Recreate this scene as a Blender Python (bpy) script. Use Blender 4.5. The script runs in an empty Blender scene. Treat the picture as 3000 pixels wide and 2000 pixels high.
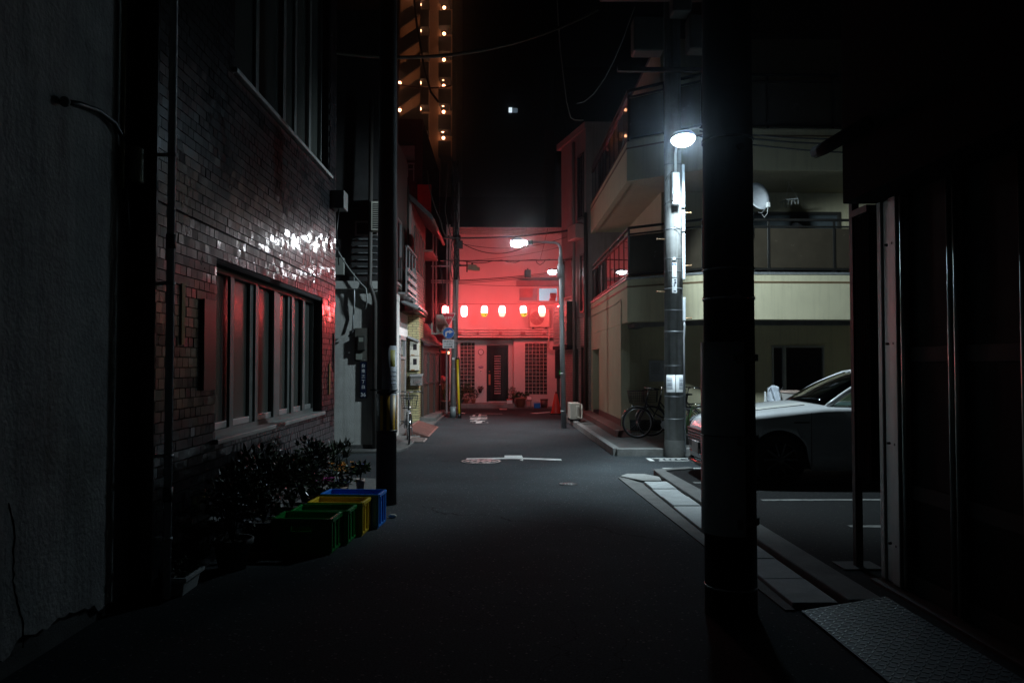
import bpy, bmesh, math, random
from mathutils import Vector, Matrix, Euler
PI = math.pi
R = math.radians
sc = bpy.context.scene
COL = sc.collection
rnd = random.Random(7)

# ------------------------------------------------------------------ camera
CAMH = 1.6
FPX = 28.0 / 36.0 * 3000.0
PITCH = math.atan(69 / FPX)
YAW = math.atan(37 / FPX)
cd = bpy.data.cameras.new('camera'); cam = bpy.data.objects.new('camera', cd); COL.objects.link(cam)
cd.lens = 28; cd.sensor_width = 36; cd.clip_start = 0.05; cd.clip_end = 1200
cam.location = (0, 0, CAMH); cam.rotation_euler = (PI / 2 + PITCH, 0, -YAW)
sc.camera = cam
RM = Euler((PI / 2 + PITCH, 0, -YAW)).to_matrix()
CP = Vector((0, 0, CAMH))

def ray(px, py):
    return RM @ Vector(((px - 1500) / FPX, -(py - 1000) / FPX, -1))
def at(px, py, Y):            # world point seen at a photo pixel, at the given distance down the street
    d = ray(px, py); return CP + d * (Y / d.y)
def ax(px, py, X):            # ... on a wall parallel to the street
    d = ray(px, py); return CP + d * (X / d.x)
def gp(px, py, z=0.0):        # ... on the ground
    d = ray(px, py); return CP + d * ((z - CAMH) / d.z)

# ------------------------------------------------------------------ materials
MATS = {}
def _tree(name):
    m = bpy.data.materials.new(name); m.use_nodes = True
    nt = m.node_tree; nt.nodes.clear()
    out = nt.nodes.new('ShaderNodeOutputMaterial')
    return m, nt, out
def _n(nt, t, **kw):
    n = nt.nodes.new(t)
    for k, v in kw.items(): setattr(n, k, v)
    return n
def mat(name, col, rough=0.6, metal=0.0, var=0.15, vs=5.0, bump=0.0, bs=60.0, spec=0.5, streak=0.0, coat=0.0, dirt=0.0, trans=0.0, alpha=1.0, sss=None):
    if name in MATS: return MATS[name]
    m, nt, out = _tree(name)
    L = nt.links.new
    b = _n(nt, 'ShaderNodeBsdfPrincipled'); L(b.outputs[0], out.inputs[0])
    tc = _n(nt, 'ShaderNodeTexCoord')
    nz = _n(nt, 'ShaderNodeTexNoise'); nz.inputs['Scale'].default_value = vs; nz.inputs['Detail'].default_value = 7; nz.inputs['Roughness'].default_value = 0.62
    L(tc.outputs['Object'], nz.inputs['Vector'])
    rp = _n(nt, 'ShaderNodeValToRGB')
    c = Vector(col[:3])
    rp.color_ramp.elements[0].position = 0.3; rp.color_ramp.elements[1].position = 0.72
    rp.color_ramp.elements[0].color = (*[max(0, x * (1 - var)) for x in c], 1)
    rp.color_ramp.elements[1].color = (*[min(1, x * (1 + var)) for x in c], 1)
    L(nz.outputs['Fac'], rp.inputs['Fac'])
    cur = rp.outputs['Color']
    if streak > 0:
        mp = _n(nt, 'ShaderNodeMapping'); mp.inputs['Scale'].default_value = (9, 9, 0.5)
        L(tc.outputs['Object'], mp.inputs['Vector'])
        n2 = _n(nt, 'ShaderNodeTexNoise'); n2.inputs['Scale'].default_value = 1.6; n2.inputs['Detail'].default_value = 5
        L(mp.outputs[0], n2.inputs['Vector'])
        r2 = _n(nt, 'ShaderNodeValToRGB'); r2.color_ramp.elements[0].position = 0.48; r2.color_ramp.elements[1].position = 0.72
        L(n2.outputs['Fac'], r2.inputs['Fac'])
        mx = _n(nt, 'ShaderNodeMix', data_type='RGBA', blend_type='MULTIPLY')
        mm = _n(nt, 'ShaderNodeMath', operation='MULTIPLY'); mm.inputs[1].default_value = streak
        L(r2.outputs['Color'], mm.inputs[0]); L(mm.outputs[0], mx.inputs[0])
        L(cur, mx.inputs[6]); mx.inputs[7].default_value = (0.35, 0.32, 0.27, 1)
        cur = mx.outputs[2]
    if dirt > 0:
        n3 = _n(nt, 'ShaderNodeTexNoise'); n3.inputs['Scale'].default_value = 1.3; n3.inputs['Detail'].default_value = 9; n3.inputs['Roughness'].default_value = 0.7
        L(tc.outputs['Object'], n3.inputs['Vector'])
        r3 = _n(nt, 'ShaderNodeValToRGB'); r3.color_ramp.elements[0].position = 0.5; r3.color_ramp.elements[1].position = 0.66
        L(n3.outputs['Fac'], r3.inputs['Fac'])
        mx = _n(nt, 'ShaderNodeMix', data_type='RGBA', blend_type='MULTIPLY')
        mm = _n(nt, 'ShaderNodeMath', operation='MULTIPLY'); mm.inputs[1].default_value = dirt
        L(r3.outputs['Color'], mm.inputs[0]); L(mm.outputs[0], mx.inputs[0])
        L(cur, mx.inputs[6]); mx.inputs[7].default_value = (0.3, 0.27, 0.22, 1)
        cur = mx.outputs[2]
    L(cur, b.inputs['Base Color'])
    # roughness wander
    mr = _n(nt, 'ShaderNodeMapRange'); mr.inputs['To Min'].default_value = max(0.02, rough * 0.8); mr.inputs['To Max'].default_value = min(1, rough * 1.25)
    L(nz.outputs['Fac'], mr.inputs['Value']); L(mr.outputs[0], b.inputs['Roughness'])
    b.inputs['Metallic'].default_value = metal
    b.inputs['Specular IOR Level'].default_value = spec
    if coat: b.inputs['Coat Weight'].default_value = coat; b.inputs['Coat Roughness'].default_value = 0.06
    if trans: b.inputs['Transmission Weight'].default_value = trans
    if alpha < 1: b.inputs['Alpha'].default_value = alpha
    if bump > 0:
        nb = _n(nt, 'ShaderNodeTexNoise'); nb.inputs['Scale'].default_value = bs; nb.inputs['Detail'].default_value = 6
        L(tc.outputs['Object'], nb.inputs['Vector'])
        bp = _n(nt, 'ShaderNodeBump'); bp.inputs['Strength'].default_value = bump; bp.inputs['Distance'].default_value = 0.02
        L(nb.outputs['Fac'], bp.inputs['Height']); L(bp.outputs[0], b.inputs['Normal'])
    MATS[name] = m
    return m
def emit(name, col, strength):
    if name in MATS: return MATS[name]
    m, nt, out = _tree(name)
    e = _n(nt, 'ShaderNodeEmission'); e.inputs[0].default_value = (*col, 1); e.inputs[1].default_value = strength
    nt.links.new(e.outputs[0], out.inputs[0]); MATS[name] = m
    return m
def brick(name, c1, c2, mortar, bw, bh, gap, rough=0.5, axis='xz', bump=0.4, offset=0.5):
    m, nt, out = _tree(name); L = nt.links.new
    b = _n(nt, 'ShaderNodeBsdfPrincipled'); L(b.outputs[0], out.inputs[0])
    tc = _n(nt, 'ShaderNodeTexCoord'); sp = _n(nt, 'ShaderNodeSeparateXYZ'); cb = _n(nt, 'ShaderNodeCombineXYZ')
    L(tc.outputs['Object'], sp.inputs[0])
    L(sp.outputs[0 if axis[0] == 'x' else 1], cb.inputs[0]); L(sp.outputs[2], cb.inputs[1])
    br = _n(nt, 'ShaderNodeTexBrick'); L(cb.outputs[0], br.inputs['Vector'])
    br.offset = offset
    br.inputs['Color1'].default_value = (*c1, 1); br.inputs['Color2'].default_value = (*c2, 1); br.inputs['Mortar'].default_value = (*mortar, 1)
    br.inputs['Scale'].default_value = 1; br.inputs['Brick Width'].default_value = bw; br.inputs['Row Height'].default_value = bh; br.inputs['Mortar Size'].default_value = gap
    br.inputs['Mortar Smooth'].default_value = 0.2
    nz = _n(nt, 'ShaderNodeTexNoise'); nz.inputs['Scale'].default_value = 7; nz.inputs['Detail'].default_value = 8
    L(tc.outputs['Object'], nz.inputs['Vector'])
    mr = _n(nt, 'ShaderNodeMapRange'); mr.inputs['To Min'].default_value = 0.6; mr.inputs['To Max'].default_value = 1.3
    L(nz.outputs['Fac'], mr.inputs['Value'])
    mx = _n(nt, 'ShaderNodeMix', data_type='RGBA', blend_type='MULTIPLY'); mx.inputs[0].default_value = 1
    L(br.outputs['Color'], mx.inputs[6]); L(mr.outputs[0], mx.inputs[7]); L(mx.outputs[2], b.inputs['Base Color'])
    b.inputs['Roughness'].default_value = rough
    iv = _n(nt, 'ShaderNodeMath', operation='SUBTRACT'); iv.inputs[0].default_value = 1; L(br.outputs['Fac'], iv.inputs[1])
    bp = _n(nt, 'ShaderNodeBump'); bp.inputs['Strength'].default_value = bump; bp.inputs['Distance'].default_value = 0.01
    L(iv.outputs[0], bp.inputs['Height']); L(bp.outputs[0], b.inputs['Normal'])
    MATS[name] = m
    return m
def asphalt(name, base, speck=0.22):
    m, nt, out = _tree(name); L = nt.links.new
    b = _n(nt, 'ShaderNodeBsdfPrincipled'); L(b.outputs[0], out.inputs[0])
    tc = _n(nt, 'ShaderNodeTexCoord')
    big = _n(nt, 'ShaderNodeTexNoise'); big.inputs['Scale'].default_value = 0.55; big.inputs['Detail'].default_value = 8; big.inputs['Roughness'].default_value = 0.65
    fine = _n(nt, 'ShaderNodeTexNoise'); fine.inputs['Scale'].default_value = 70; fine.inputs['Detail'].default_value = 4
    vor = _n(nt, 'ShaderNodeTexVoronoi'); vor.inputs['Scale'].default_value = 85
    wn = _n(nt, 'ShaderNodeTexWhiteNoise')
    for q in (big, fine, vor): L(tc.outputs['Object'], q.inputs['Vector'])
    r1 = _n(nt, 'ShaderNodeValToRGB'); r1.color_ramp.elements[0].position = 0.32; r1.color_ramp.elements[1].position = 0.7
    r1.color_ramp.elements[0].color = (*[x * 0.66 for x in base], 1); r1.color_ramp.elements[1].color = (*[x * 1.3 for x in base], 1)
    L(big.outputs['Fac'], r1.inputs['Fac'])
    mf = _n(nt, 'ShaderNodeMapRange'); mf.inputs['From Min'].default_value = 0.3; mf.inputs['From Max'].default_value = 0.7; mf.inputs['To Min'].default_value = 0.55; mf.inputs['To Max'].default_value = 1.45
    L(fine.outputs['Fac'], mf.inputs['Value'])
    mx = _n(nt, 'ShaderNodeMix', data_type='RGBA', blend_type='MULTIPLY'); mx.inputs[0].default_value = 1
    L(r1.outputs['Color'], mx.inputs[6]); L(mf.outputs[0], mx.inputs[7])
    # pale stone chips
    sp = _n(nt, 'ShaderNodeSeparateColor'); L(vor.outputs['Color'], sp.inputs[0])
    gt = _n(nt, 'ShaderNodeMath', operation='GREATER_THAN'); gt.inputs[1].default_value = 0.988; L(sp.outputs[0], gt.inputs[0])
    mc = _n(nt, 'ShaderNodeMix', data_type='RGBA'); L(gt.outputs[0], mc.inputs[0]); L(mx.outputs[2], mc.inputs[6]); mc.inputs[7].default_value = (speck, speck, speck * 0.95, 1)
    # hair cracks
    cv = _n(nt, 'ShaderNodeTexVoronoi', feature='DISTANCE_TO_EDGE'); cv.inputs['Scale'].default_value = 0.33
    dn = _n(nt, 'ShaderNodeTexNoise'); dn.inputs['Scale'].default_value = 1.1; dn.inputs['Detail'].default_value = 6
    L(tc.outputs['Object'], dn.inputs['Vector'])
    vm = _n(nt, 'ShaderNodeVectorMath', operation='MULTIPLY_ADD'); L(dn.outputs['Color'], vm.inputs[0]); vm.inputs[1].default_value = (1.3, 1.3, 0); L(tc.outputs['Object'], vm.inputs[2])
    L(vm.outputs[0], cv.inputs['Vector'])
    lt = _n(nt, 'ShaderNodeMath', operation='LESS_THAN'); lt.inputs[1].default_value = 0.0009; L(cv.outputs['Distance'], lt.inputs[0])
    m2 = _n(nt, 'ShaderNodeMix', data_type='RGBA'); L(lt.outputs[0], m2.inputs[0]); L(mc.outputs[2], m2.inputs[6]); m2.inputs[7].default_value = (*[x * 0.3 for x in base], 1)
    L(m2.outputs[2], b.inputs['Base Color'])
    mr = _n(nt, 'ShaderNodeMapRange'); mr.inputs['To Min'].default_value = 0.8; mr.inputs['To Max'].default_value = 1.0; L(big.outputs['Fac'], mr.inputs['Value']); L(mr.outputs[0], b.inputs['Roughness'])
    b.inputs['Specular IOR Level'].default_value = 0.12
    bp = _n(nt, 'ShaderNodeBump'); bp.inputs['Strength'].default_value = 0.6; bp.inputs['Distance'].default_value = 0.006
    L(fine.outputs['Fac'], bp.inputs['Height']); L(bp.outputs[0], b.inputs['Normal'])
    MATS[name] = m
    return m

# ------------------------------------------------------------------ mesh builder
WM = {}
class MB:
    def __init__(s): s.v = []; s.f = []; s.sm = []
    def add(s, vs, fs, smooth=False):
        o = len(s.v); s.v += [Vector(p) for p in vs]
        for f in fs: s.f.append([i + o for i in f]); s.sm.append(smooth)
        return s
    def box(s, x0, x1, y0, y1, z0, z1):
        if x0 > x1: x0, x1 = x1, x0
        if y0 > y1: y0, y1 = y1, y0
        if z0 > z1: z0, z1 = z1, z0
        return s.add([(x0, y0, z0), (x1, y0, z0), (x1, y1, z0), (x0, y1, z0), (x0, y0, z1), (x1, y0, z1), (x1, y1, z1), (x0, y1, z1)],
                     [(0, 3, 2, 1), (4, 5, 6, 7), (0, 1, 5, 4), (1, 2, 6, 5), (2, 3, 7, 6), (3, 0, 4, 7)])
    def obox(s, c, size, m):
        hx, hy, hz = [q / 2 for q in size]; c = Vector(c)
        vs = [c + m @ Vector((a * hx, b * hy, d * hz)) for a, b, d in ((-1, -1, -1), (1, -1, -1), (1, 1, -1), (-1, 1, -1), (-1, -1, 1), (1, -1, 1), (1, 1, 1), (-1, 1, 1))]
        return s.add(vs, [(0, 3, 2, 1), (4, 5, 6, 7), (0, 1, 5, 4), (1, 2, 6, 5), (2, 3, 7, 6), (3, 0, 4, 7)])
    def bar(s, p, q, w, h, up=(0, 0, 1)):
        p = Vector(p); q = Vector(q); d = (q - p); l = d.length; d.normalize()
        u = Vector(up); x = d.cross(u)
        if x.length < 1e-4: x = d.cross(Vector((1, 0, 0)))
        x.normalize(); z = x.cross(d)
        return s.obox((p + q) / 2, (w, l, h), Matrix((x, d, z)).transposed())
    def cyl(s, p, q, r0, r1=None, n=16, cap=True):
        if r1 is None: r1 = r0
        p = Vector(p); q = Vector(q); d = (q - p).normalized()
        x = d.orthogonal().normalized(); y = d.cross(x)
        vs = []
        for c, r in ((p, r0), (q, r1)):
            for i in range(n):
                a = 2 * PI * i / n; vs.append(c + x * (r * math.cos(a)) + y * (r * math.sin(a)))
        s.add(vs, [(i, (i + 1) % n, n + (i + 1) % n, n + i) for i in range(n)], True)
        if cap:
            if r0 > 1e-6: s.add(vs[:n], [list(range(n))[::-1]])
            if r1 > 1e-6: s.add(vs[n:], [list(range(n))])
        return s
    def tube(s, pts, r, n=8, cap=True):
        pts = [Vector(p) for p in pts]; rs = r if isinstance(r, (list, tuple)) else [r] * len(pts)
        ref = None; rings = []
        for i, p in enumerate(pts):
            t = (pts[min(i + 1, len(pts) - 1)] - pts[max(i - 1, 0)]).normalized()
            if ref is None: ref = t.orthogonal().normalized()
            ref = (ref - t * ref.dot(t)).normalized(); y = t.cross(ref)
            rings.append([p + ref * (rs[i] * math.cos(2 * PI * k / n)) + y * (rs[i] * math.sin(2 * PI * k / n)) for k in range(n)])
        vs = [v for rg in rings for v in rg]
        fs = [(i * n + k, i * n + (k + 1) % n, (i + 1) * n + (k + 1) % n, (i + 1) * n + k) for i in range(len(pts) - 1) for k in range(n)]
        s.add(vs, fs, True)
        if cap: s.add(rings[0], [list(range(n))[::-1]]); s.add(rings[-1], [list(range(n))])
        return s
    def lathe(s, prof, c=(0, 0, 0), n=24, m=None, sx=1, sy=1, arc=(0, 2 * PI)):
        c = Vector(c); m = m or Matrix.Identity(3); full = abs(arc[1] - arc[0] - 2 * PI) < 1e-6
        k = n if full else n + 1; vs = []
        for r, z in prof:
            for i in range(k):
                a = arc[0] + (arc[1] - arc[0]) * i / n
                vs.append(c + m @ Vector((r * sx * math.cos(a), r * sy * math.sin(a), z)))
        fs = []
        for j in range(len(prof) - 1):
            for i in range(n):
                i2 = (i + 1) % k
                fs.append((j * k + i, j * k + i2, (j + 1) * k + i2, (j + 1) * k + i))
        return s.add(vs, fs, True)
    def prism(s, poly, a0, a1, axis='z'):
        n = len(poly)
        def P(u, w, a):
            return {'z': (u, w, a), 'y': (u, a, w), 'x': (a, u, w)}[axis]
        vs = [P(u, w, a0) for u, w in poly] + [P(u, w, a1) for u, w in poly]
        fs = [list(range(n))[::-1], [n + i for i in range(n)]] + [(i, (i + 1) % n, n + (i + 1) % n, n + i) for i in range(n)]
        return s.add(vs, fs)
    def quad(s, *p): return s.add(p, [list(range(len(p)))])
    def ball(s, c, r, n=12, sx=1, sy=1, sz=1, m=None):
        prof = [(r * math.sin(PI * i / n), -r * math.cos(PI * i / n) * sz) for i in range(n + 1)]
        return s.lathe([(max(a, 1e-5), b) for a, b in prof], c, n * 2, m, sx, sy)
    def disc(s, c, r, m, n=24, t=0.003):
        prof = [(1e-5, 0), (r, 0), (r, t), (1e-5, t)]
        o = len(s.sm); s.lathe(prof, c, n, m)
        for i in range(o, len(s.sm)): s.sm[i] = False
        return s
    def nxt(s):
        s.cuts = getattr(s, 'cuts', []) + [(len(s.v), len(s.f))]; return s
    def build_each(s, name, m, parent, **k):     # one object per piece marked with nxt()
        cuts = [(0, 0)] + s.cuts; res = []
        for (v0, f0), (v1, f1) in zip(cuts, cuts[1:]):
            q = MB(); q.v = s.v[v0:v1]; q.f = [[i - v0 for i in f] for f in s.f[f0:f1]]; q.sm = s.sm[f0:f1]
            res.append(MB.build(q, name, m, parent, **k))
        return res
    def build(s, name, m, parent=None, bevel=0, seg=2, recalc=True, solid=0):
        if parent is not None: inv = WM[parent.name].inverted(); org = None
        else:
            xs = [v.x for v in s.v]; ys = [v.y for v in s.v]; zs = [v.z for v in s.v]
            org = Vector(((min(xs) + max(xs)) / 2, (min(ys) + max(ys)) / 2, min(zs))); inv = Matrix.Translation(-org)
        me = bpy.data.meshes.new(name)
        me.from_pydata([inv @ v for v in s.v], [], s.f)
        me.polygons.foreach_set('use_smooth', s.sm)
        if recalc:
            bm = bmesh.new(); bm.from_mesh(me); bmesh.ops.remove_doubles(bm, verts=bm.verts, dist=1e-5)
            bmesh.ops.recalc_face_normals(bm, faces=bm.faces); bm.to_mesh(me); bm.free()
        me.materials.append(m)
        o = bpy.data.objects.new(name, me); COL.objects.link(o)
        if parent is not None: o.parent = parent; WM[o.name] = WM[parent.name]
        else: o.location = org; WM[o.name] = Matrix.Translation(org)
        if bevel:
            b = o.modifiers.new('bevel', 'BEVEL'); b.width = bevel; b.segments = seg; b.limit_method = 'ANGLE'; b.angle_limit = R(40)
        if solid:
            q = o.modifiers.new('solid', 'SOLIDIFY'); q.thickness = solid; q.offset = 0
        return o

def tag(o, label, cat, group=None):
    o['label'] = label; o['category'] = cat
    if group: o['group'] = group
    return o
def struct(o): o['kind'] = 'structure'; return o
def stuff(o): o['kind'] = 'stuff'; return o
def thing(name, label, cat, loc=(0, 0, 0), rz=0, group=None):
    o = bpy.data.objects.new(name, None); COL.objects.link(o)
    o.empty_display_size = 0.2
    o.location = loc; o.rotation_euler = (0, 0, rz)
    WM[o.name] = Matrix.Translation(Vector(loc)) @ Matrix.Rotation(rz, 4, 'Z')
    return tag(o, label, cat, group)
def local(o):                 # move a builder's local coordinates to the thing's place
    return WM[o.name]
class LB(MB):                 # builder in the thing's own coordinates
    def build(s, name, m, parent, **k):
        w = WM[parent.name]; s.v = [w @ v for v in s.v]
        return MB.build(s, name, m, parent, **k)
def dup(root, loc, rz, label, group=None):
    r = root.copy(); COL.objects.link(r); r.location = loc; r.rotation_euler = (0, 0, rz)
    r['label'] = label
    if group: r['group'] = group
    for ch in list(root.children):
        c = ch.copy(); COL.objects.link(c); c.parent = r
        for g in list(ch.children):
            d = g.copy(); COL.objects.link(d); d.parent = c
    return r
def text_mesh(body, size, thick=0.001, xs=1.0, space=1.0, line=1.0, bold=0):
    cu = bpy.data.curves.new('lettering', 'FONT'); cu.body = body; cu.size = size; cu.align_x = 'CENTER'; cu.align_y = 'CENTER'
    cu.extrude = thick; cu.offset = bold; cu.space_character = space; cu.space_line = line; cu.resolution_u = 3
    o = bpy.data.objects.new('lettering', cu); COL.objects.link(o)
    bpy.context.view_layer.update()
    me = bpy.data.meshes.new_from_object(o.evaluated_get(bpy.context.evaluated_depsgraph_get()))
    vs = [v.co.copy() for v in me.vertices]; fs = [list(p.vertices) for p in me.polygons]
    bpy.data.objects.remove(o); bpy.data.meshes.remove(me)
    if not vs: return [], []
    cx = (min(v.x for v in vs) + max(v.x for v in vs)) / 2; cy = (min(v.y for v in vs) + max(v.y for v in vs)) / 2
    return [Vector(((v.x - cx) * xs, v.y - cy, v.z)) for v in vs], fs
def lettering(body, size, c, xd, yd, thick=0.001, xs=1.0, space=1.0, line=1.0, w=None, h=None, bold=0):
    vs, fs = text_mesh(body, size, thick, xs, space, line, bold)
    xd = Vector(xd).normalized(); yd = Vector(yd).normalized(); zd = xd.cross(yd)
    sx = sy = 1
    if vs and w: sx = w / (max(v.x for v in vs) - min(v.x for v in vs))
    if vs and h: sy = h / (max(v.y for v in vs) - min(v.y for v in vs))
    mb = MB(); c = Vector(c)
    mb.add([c + xd * (v.x * sx) + yd * (v.y * sy) + zd * v.z for v in vs], fs)
    return mb
def catenary(p, q, sag, n=24):
    p = Vector(p); q = Vector(q); out = []
    for i in range(n + 1):
        t = i / n; v = p.lerp(q, t); v.z -= sag * 4 * t * (1 - t); out.append(v)
    return out

# ------------------------------------------------------------------ palette
m_asph = asphalt('asphalt', (0.039, 0.046, 0.05), 0.16)
m_asph2 = asphalt('old_asphalt', (0.011, 0.0115, 0.012), 0.06)
m_paint = mat('road_paint', (0.62, 0.62, 0.6), 0.7, var=0.25, vs=14, dirt=0.5)
m_conc = mat('concrete', (0.25, 0.25, 0.24), 0.85, var=0.25, vs=6, bump=0.25, bs=90, dirt=0.4)
m_gut = mat('gutter_concrete', (0.43, 0.45, 0.45), 0.85, var=0.2, vs=5, bump=0.25, bs=90, dirt=0.3)
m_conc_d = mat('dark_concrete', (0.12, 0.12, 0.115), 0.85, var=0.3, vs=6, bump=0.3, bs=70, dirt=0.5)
m_pole_c = mat('pole_concrete', (0.30, 0.30, 0.295), 0.8, var=0.18, vs=7, bump=0.12, bs=120, streak=0.8)
m_pole_d = mat('dark_pole_steel', (0.035, 0.036, 0.038), 0.55, var=0.3, vs=6, bump=0.1)
m_galv = mat('galvanised_steel', (0.42, 0.44, 0.45), 0.45, 0.7, var=0.2, vs=12)
m_alu = mat('aluminium', (0.55, 0.56, 0.56), 0.35, 0.8, var=0.1, vs=9)
m_alu_d = mat('bronze_aluminium', (0.09, 0.085, 0.075), 0.4, 0.5, var=0.15)
m_black = mat('black_plastic', (0.012, 0.012, 0.013), 0.45, var=0.3)
m_rubber = mat('black_rubber', (0.014, 0.014, 0.014), 0.75, var=0.3)
m_dark = mat('dark_interior', (0.008, 0.008, 0.008), 0.9)
m_cable = mat('cable_black', (0.012, 0.012, 0.012), 0.4)
m_white = mat('white_paint', (0.75, 0.76, 0.75), 0.45, var=0.06, dirt=0.15)
m_whitepl = mat('white_plaster', (0.6, 0.6, 0.57), 0.85, var=0.12, vs=4, bump=0.3, bs=55, dirt=0.25, streak=0.3)
m_plaster = mat('grey_plaster', (0.4, 0.39, 0.38), 0.9, var=0.3, vs=2.5, bump=0.55, bs=30, dirt=0.55, streak=0.4)
m_pink = mat('pale_wall_render', (0.66, 0.62, 0.6), 0.85, var=0.04, vs=2, bump=0.1, bs=80)
m_cream = mat('cream_render', (0.58, 0.53, 0.36), 0.85, var=0.07, vs=2, bump=0.18, bs=110, streak=0.2)
m_brown = mat('brown_panel', (0.1, 0.06, 0.045), 0.45, var=0.2, vs=7, streak=0.4)
m_wood = mat('weathered_wood', (0.16, 0.13, 0.1), 0.7, var=0.3, vs=9, streak=0.6)
m_maroon = mat('maroon_tile', (0.17, 0.07, 0.06), 0.5, var=0.25, vs=10)
m_glass_d = mat('dark_glass', (0.012, 0.014, 0.016), 0.06, var=0.1, spec=0.6)
m_frost = mat('frosted_glass', (0.06, 0.065, 0.06), 0.2, var=0.12, vs=2, spec=0.75, bump=0.05, bs=120)
m_leaf = mat('leaf_green', (0.03, 0.065, 0.018), 0.38, var=0.5, vs=14)
m_leaf_d = mat('leaf_dark', (0.018, 0.036, 0.013), 0.33, var=0.5, vs=12)
m_leaf_y = mat('leaf_dry', (0.17, 0.11, 0.04), 0.6, var=0.4, vs=12)
m_bark = mat('stem_bark', (0.07, 0.05, 0.035), 0.85, var=0.3)
m_terra = mat('terracotta', (0.42, 0.19, 0.12), 0.75, var=0.2, vs=9, dirt=0.3)
m_soil = mat('soil', (0.03, 0.023, 0.018), 0.95, bump=0.6, bs=60)
m_yellow = mat('yellow_plastic', (0.7, 0.48, 0.02), 0.35, var=0.15, vs=8, dirt=0.3)
m_red = mat('red_plastic', (0.85, 0.035, 0.02), 0.45, var=0.1, dirt=0.15)
m_blue = mat('blue_plastic', (0.015, 0.2, 0.7), 0.35, var=0.12, dirt=0.2)
m_green = mat('green_plastic', (0.012, 0.25, 0.05), 0.25, var=0.12, dirt=0.25)
m_chrome = mat('chrome', (0.7, 0.7, 0.72), 0.12, 1.0, var=0.05)
m_signred = mat('sign_red', (0.6, 0.015, 0.035), 0.4, var=0.04)
m_signblue = mat('sign_blue', (0.015, 0.15, 0.55), 0.4, var=0.04)
m_signwhite = mat('sign_white', (0.78, 0.79, 0.8), 0.4, var=0.03)
m_signink = mat('sign_ink', (0.015, 0.02, 0.06), 0.5, var=0.05)

LED_W = 1250; LANT = 60; SKY = 0.08; HAZE = 0.0021
def fx(px, Y): return at(px, 1069, Y).x
def fz(py, Y): return at(1463, py, Y).z

# ================================================================== SETTING
o = struct(MB().quad((-220, -60, 0), (220, -60, 0), (220, 220, 0), (-220, 220, 0)).build('road', m_asph)); 
# parking lot slab on the right, a low step above the road
lot = MB().prism([(2.52, 3.0), (9.5, 3.0), (9.5, 11.85), (2.9, 11.85), (2.42, 11.6), (2.52, 9.0)], -0.02, 0.055)
struct(lot.build('parking_lot', m_asph2, bevel=0.01))
kerb = MB().prism([(2.28, 5.2), (2.515, 5.2), (2.515, 8.99), (2.414, 11.61), (2.895, 11.856), (2.85, 11.99), (2.26, 11.7), (2.24, 10.9)], -0.02, 0.075)
struct(kerb.build('lot_kerb', m_conc_d, bevel=0.012))
# concrete gutter covers as one paved strip
gs = MB(); y = 5.25; k = 0
while y < 10.6:
    x0 = 1.93 + rnd.uniform(-.006, .006); x1 = 2.235
    h = 0.045 + rnd.uniform(-.006, .006)
    gs.prism([(x0, y + .006), (x1, y + .006), (x1, y + .594), (x0, y + .594)], -0.02, h); y += 0.6
struct(gs.build('gutter_strip', m_gut, bevel=0.008))
struct(MB().prism([(1.86, 5.2), (1.925, 5.2), (1.925, 10.75), (1.75, 11.35), (1.68, 11.3)], -0.02, 0.012).build('gutter_channel', m_conc_d))
cp = MB().prism([(1.72, 11.35), (1.95, 10.9), (2.22, 10.9), (2.26, 11.25), (2.1, 11.55), (1.85, 11.58)], -0.02, 0.03)
struct(cp.build('kerb_apron', m_conc, bevel=0.01))
# far kerb and raised walk below the cream house
pk = MB().prism([(2.1, 14.15), (9.5, 14.15), (9.5, 18.0), (2.72, 18.0), (2.72, 24.0), (1.98, 24.0), (1.98, 19.0)], -0.02, 0.1)
struct(pk.build('pavement', m_conc_d))
kb = MB()
for (a, b_) in (((2.07, 14.1), (3.0, 14.1)), ((3.02, 14.1), (4.6, 14.1)), ((4.62, 14.1), (6.2, 14.1)), ((6.22, 14.1), (9.5, 14.1))):
    kb.prism([(a[0], 14.03), (b_[0], 14.03), (b_[0], 14.15), (a[0], 14.15)], -0.02, 0.13)
for i in range(10):
    y0 = 14.03 + i * 1.0; xa = 2.07 - 0.011 * i
    kb.prism([(xa - .055, y0 + .13 if i == 0 else y0), (xa + .075, y0 + .13 if i == 0 else y0), (xa + .064, y0 + .985), (xa - .066, y0 + .985)], -0.02, 0.13)
struct(kb.build('kerb', m_conc, bevel=0.012))
struct(MB().box(2.42, 2.74, 16.6, 24.0, 0.05, 0.24).build('house_step', m_maroon, bevel=0.01))
# left: concrete apron at the corner of the tiled house, white house threshold
struct(MB().prism([(-2.33, 8.9), (-1.72, 9.1), (-1.5, 10.0), (-1.45, 11.0), (-2.33, 11.3)], -0.02, 0.035).build('pavement', m_conc_d))
struct(MB().prism([(-6, 14.55), (-1.9, 14.55), (-1.75, 15.2), (-1.75, 21.6), (-1.7, 26), (-6, 26)], -0.02, 0.04).build('pavement', m_conc_d, bevel=0.01))
struct(MB().box(-2.3, -1.78, 22.3, 26.0, 0.03, 0.14).build('doorstep_kerb', m_conc_d, bevel=0.012))
struct(MB().box(-9, 3.4, 29.15, 33, -0.02, 0.02).build('pavement', m_conc_d))
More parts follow.
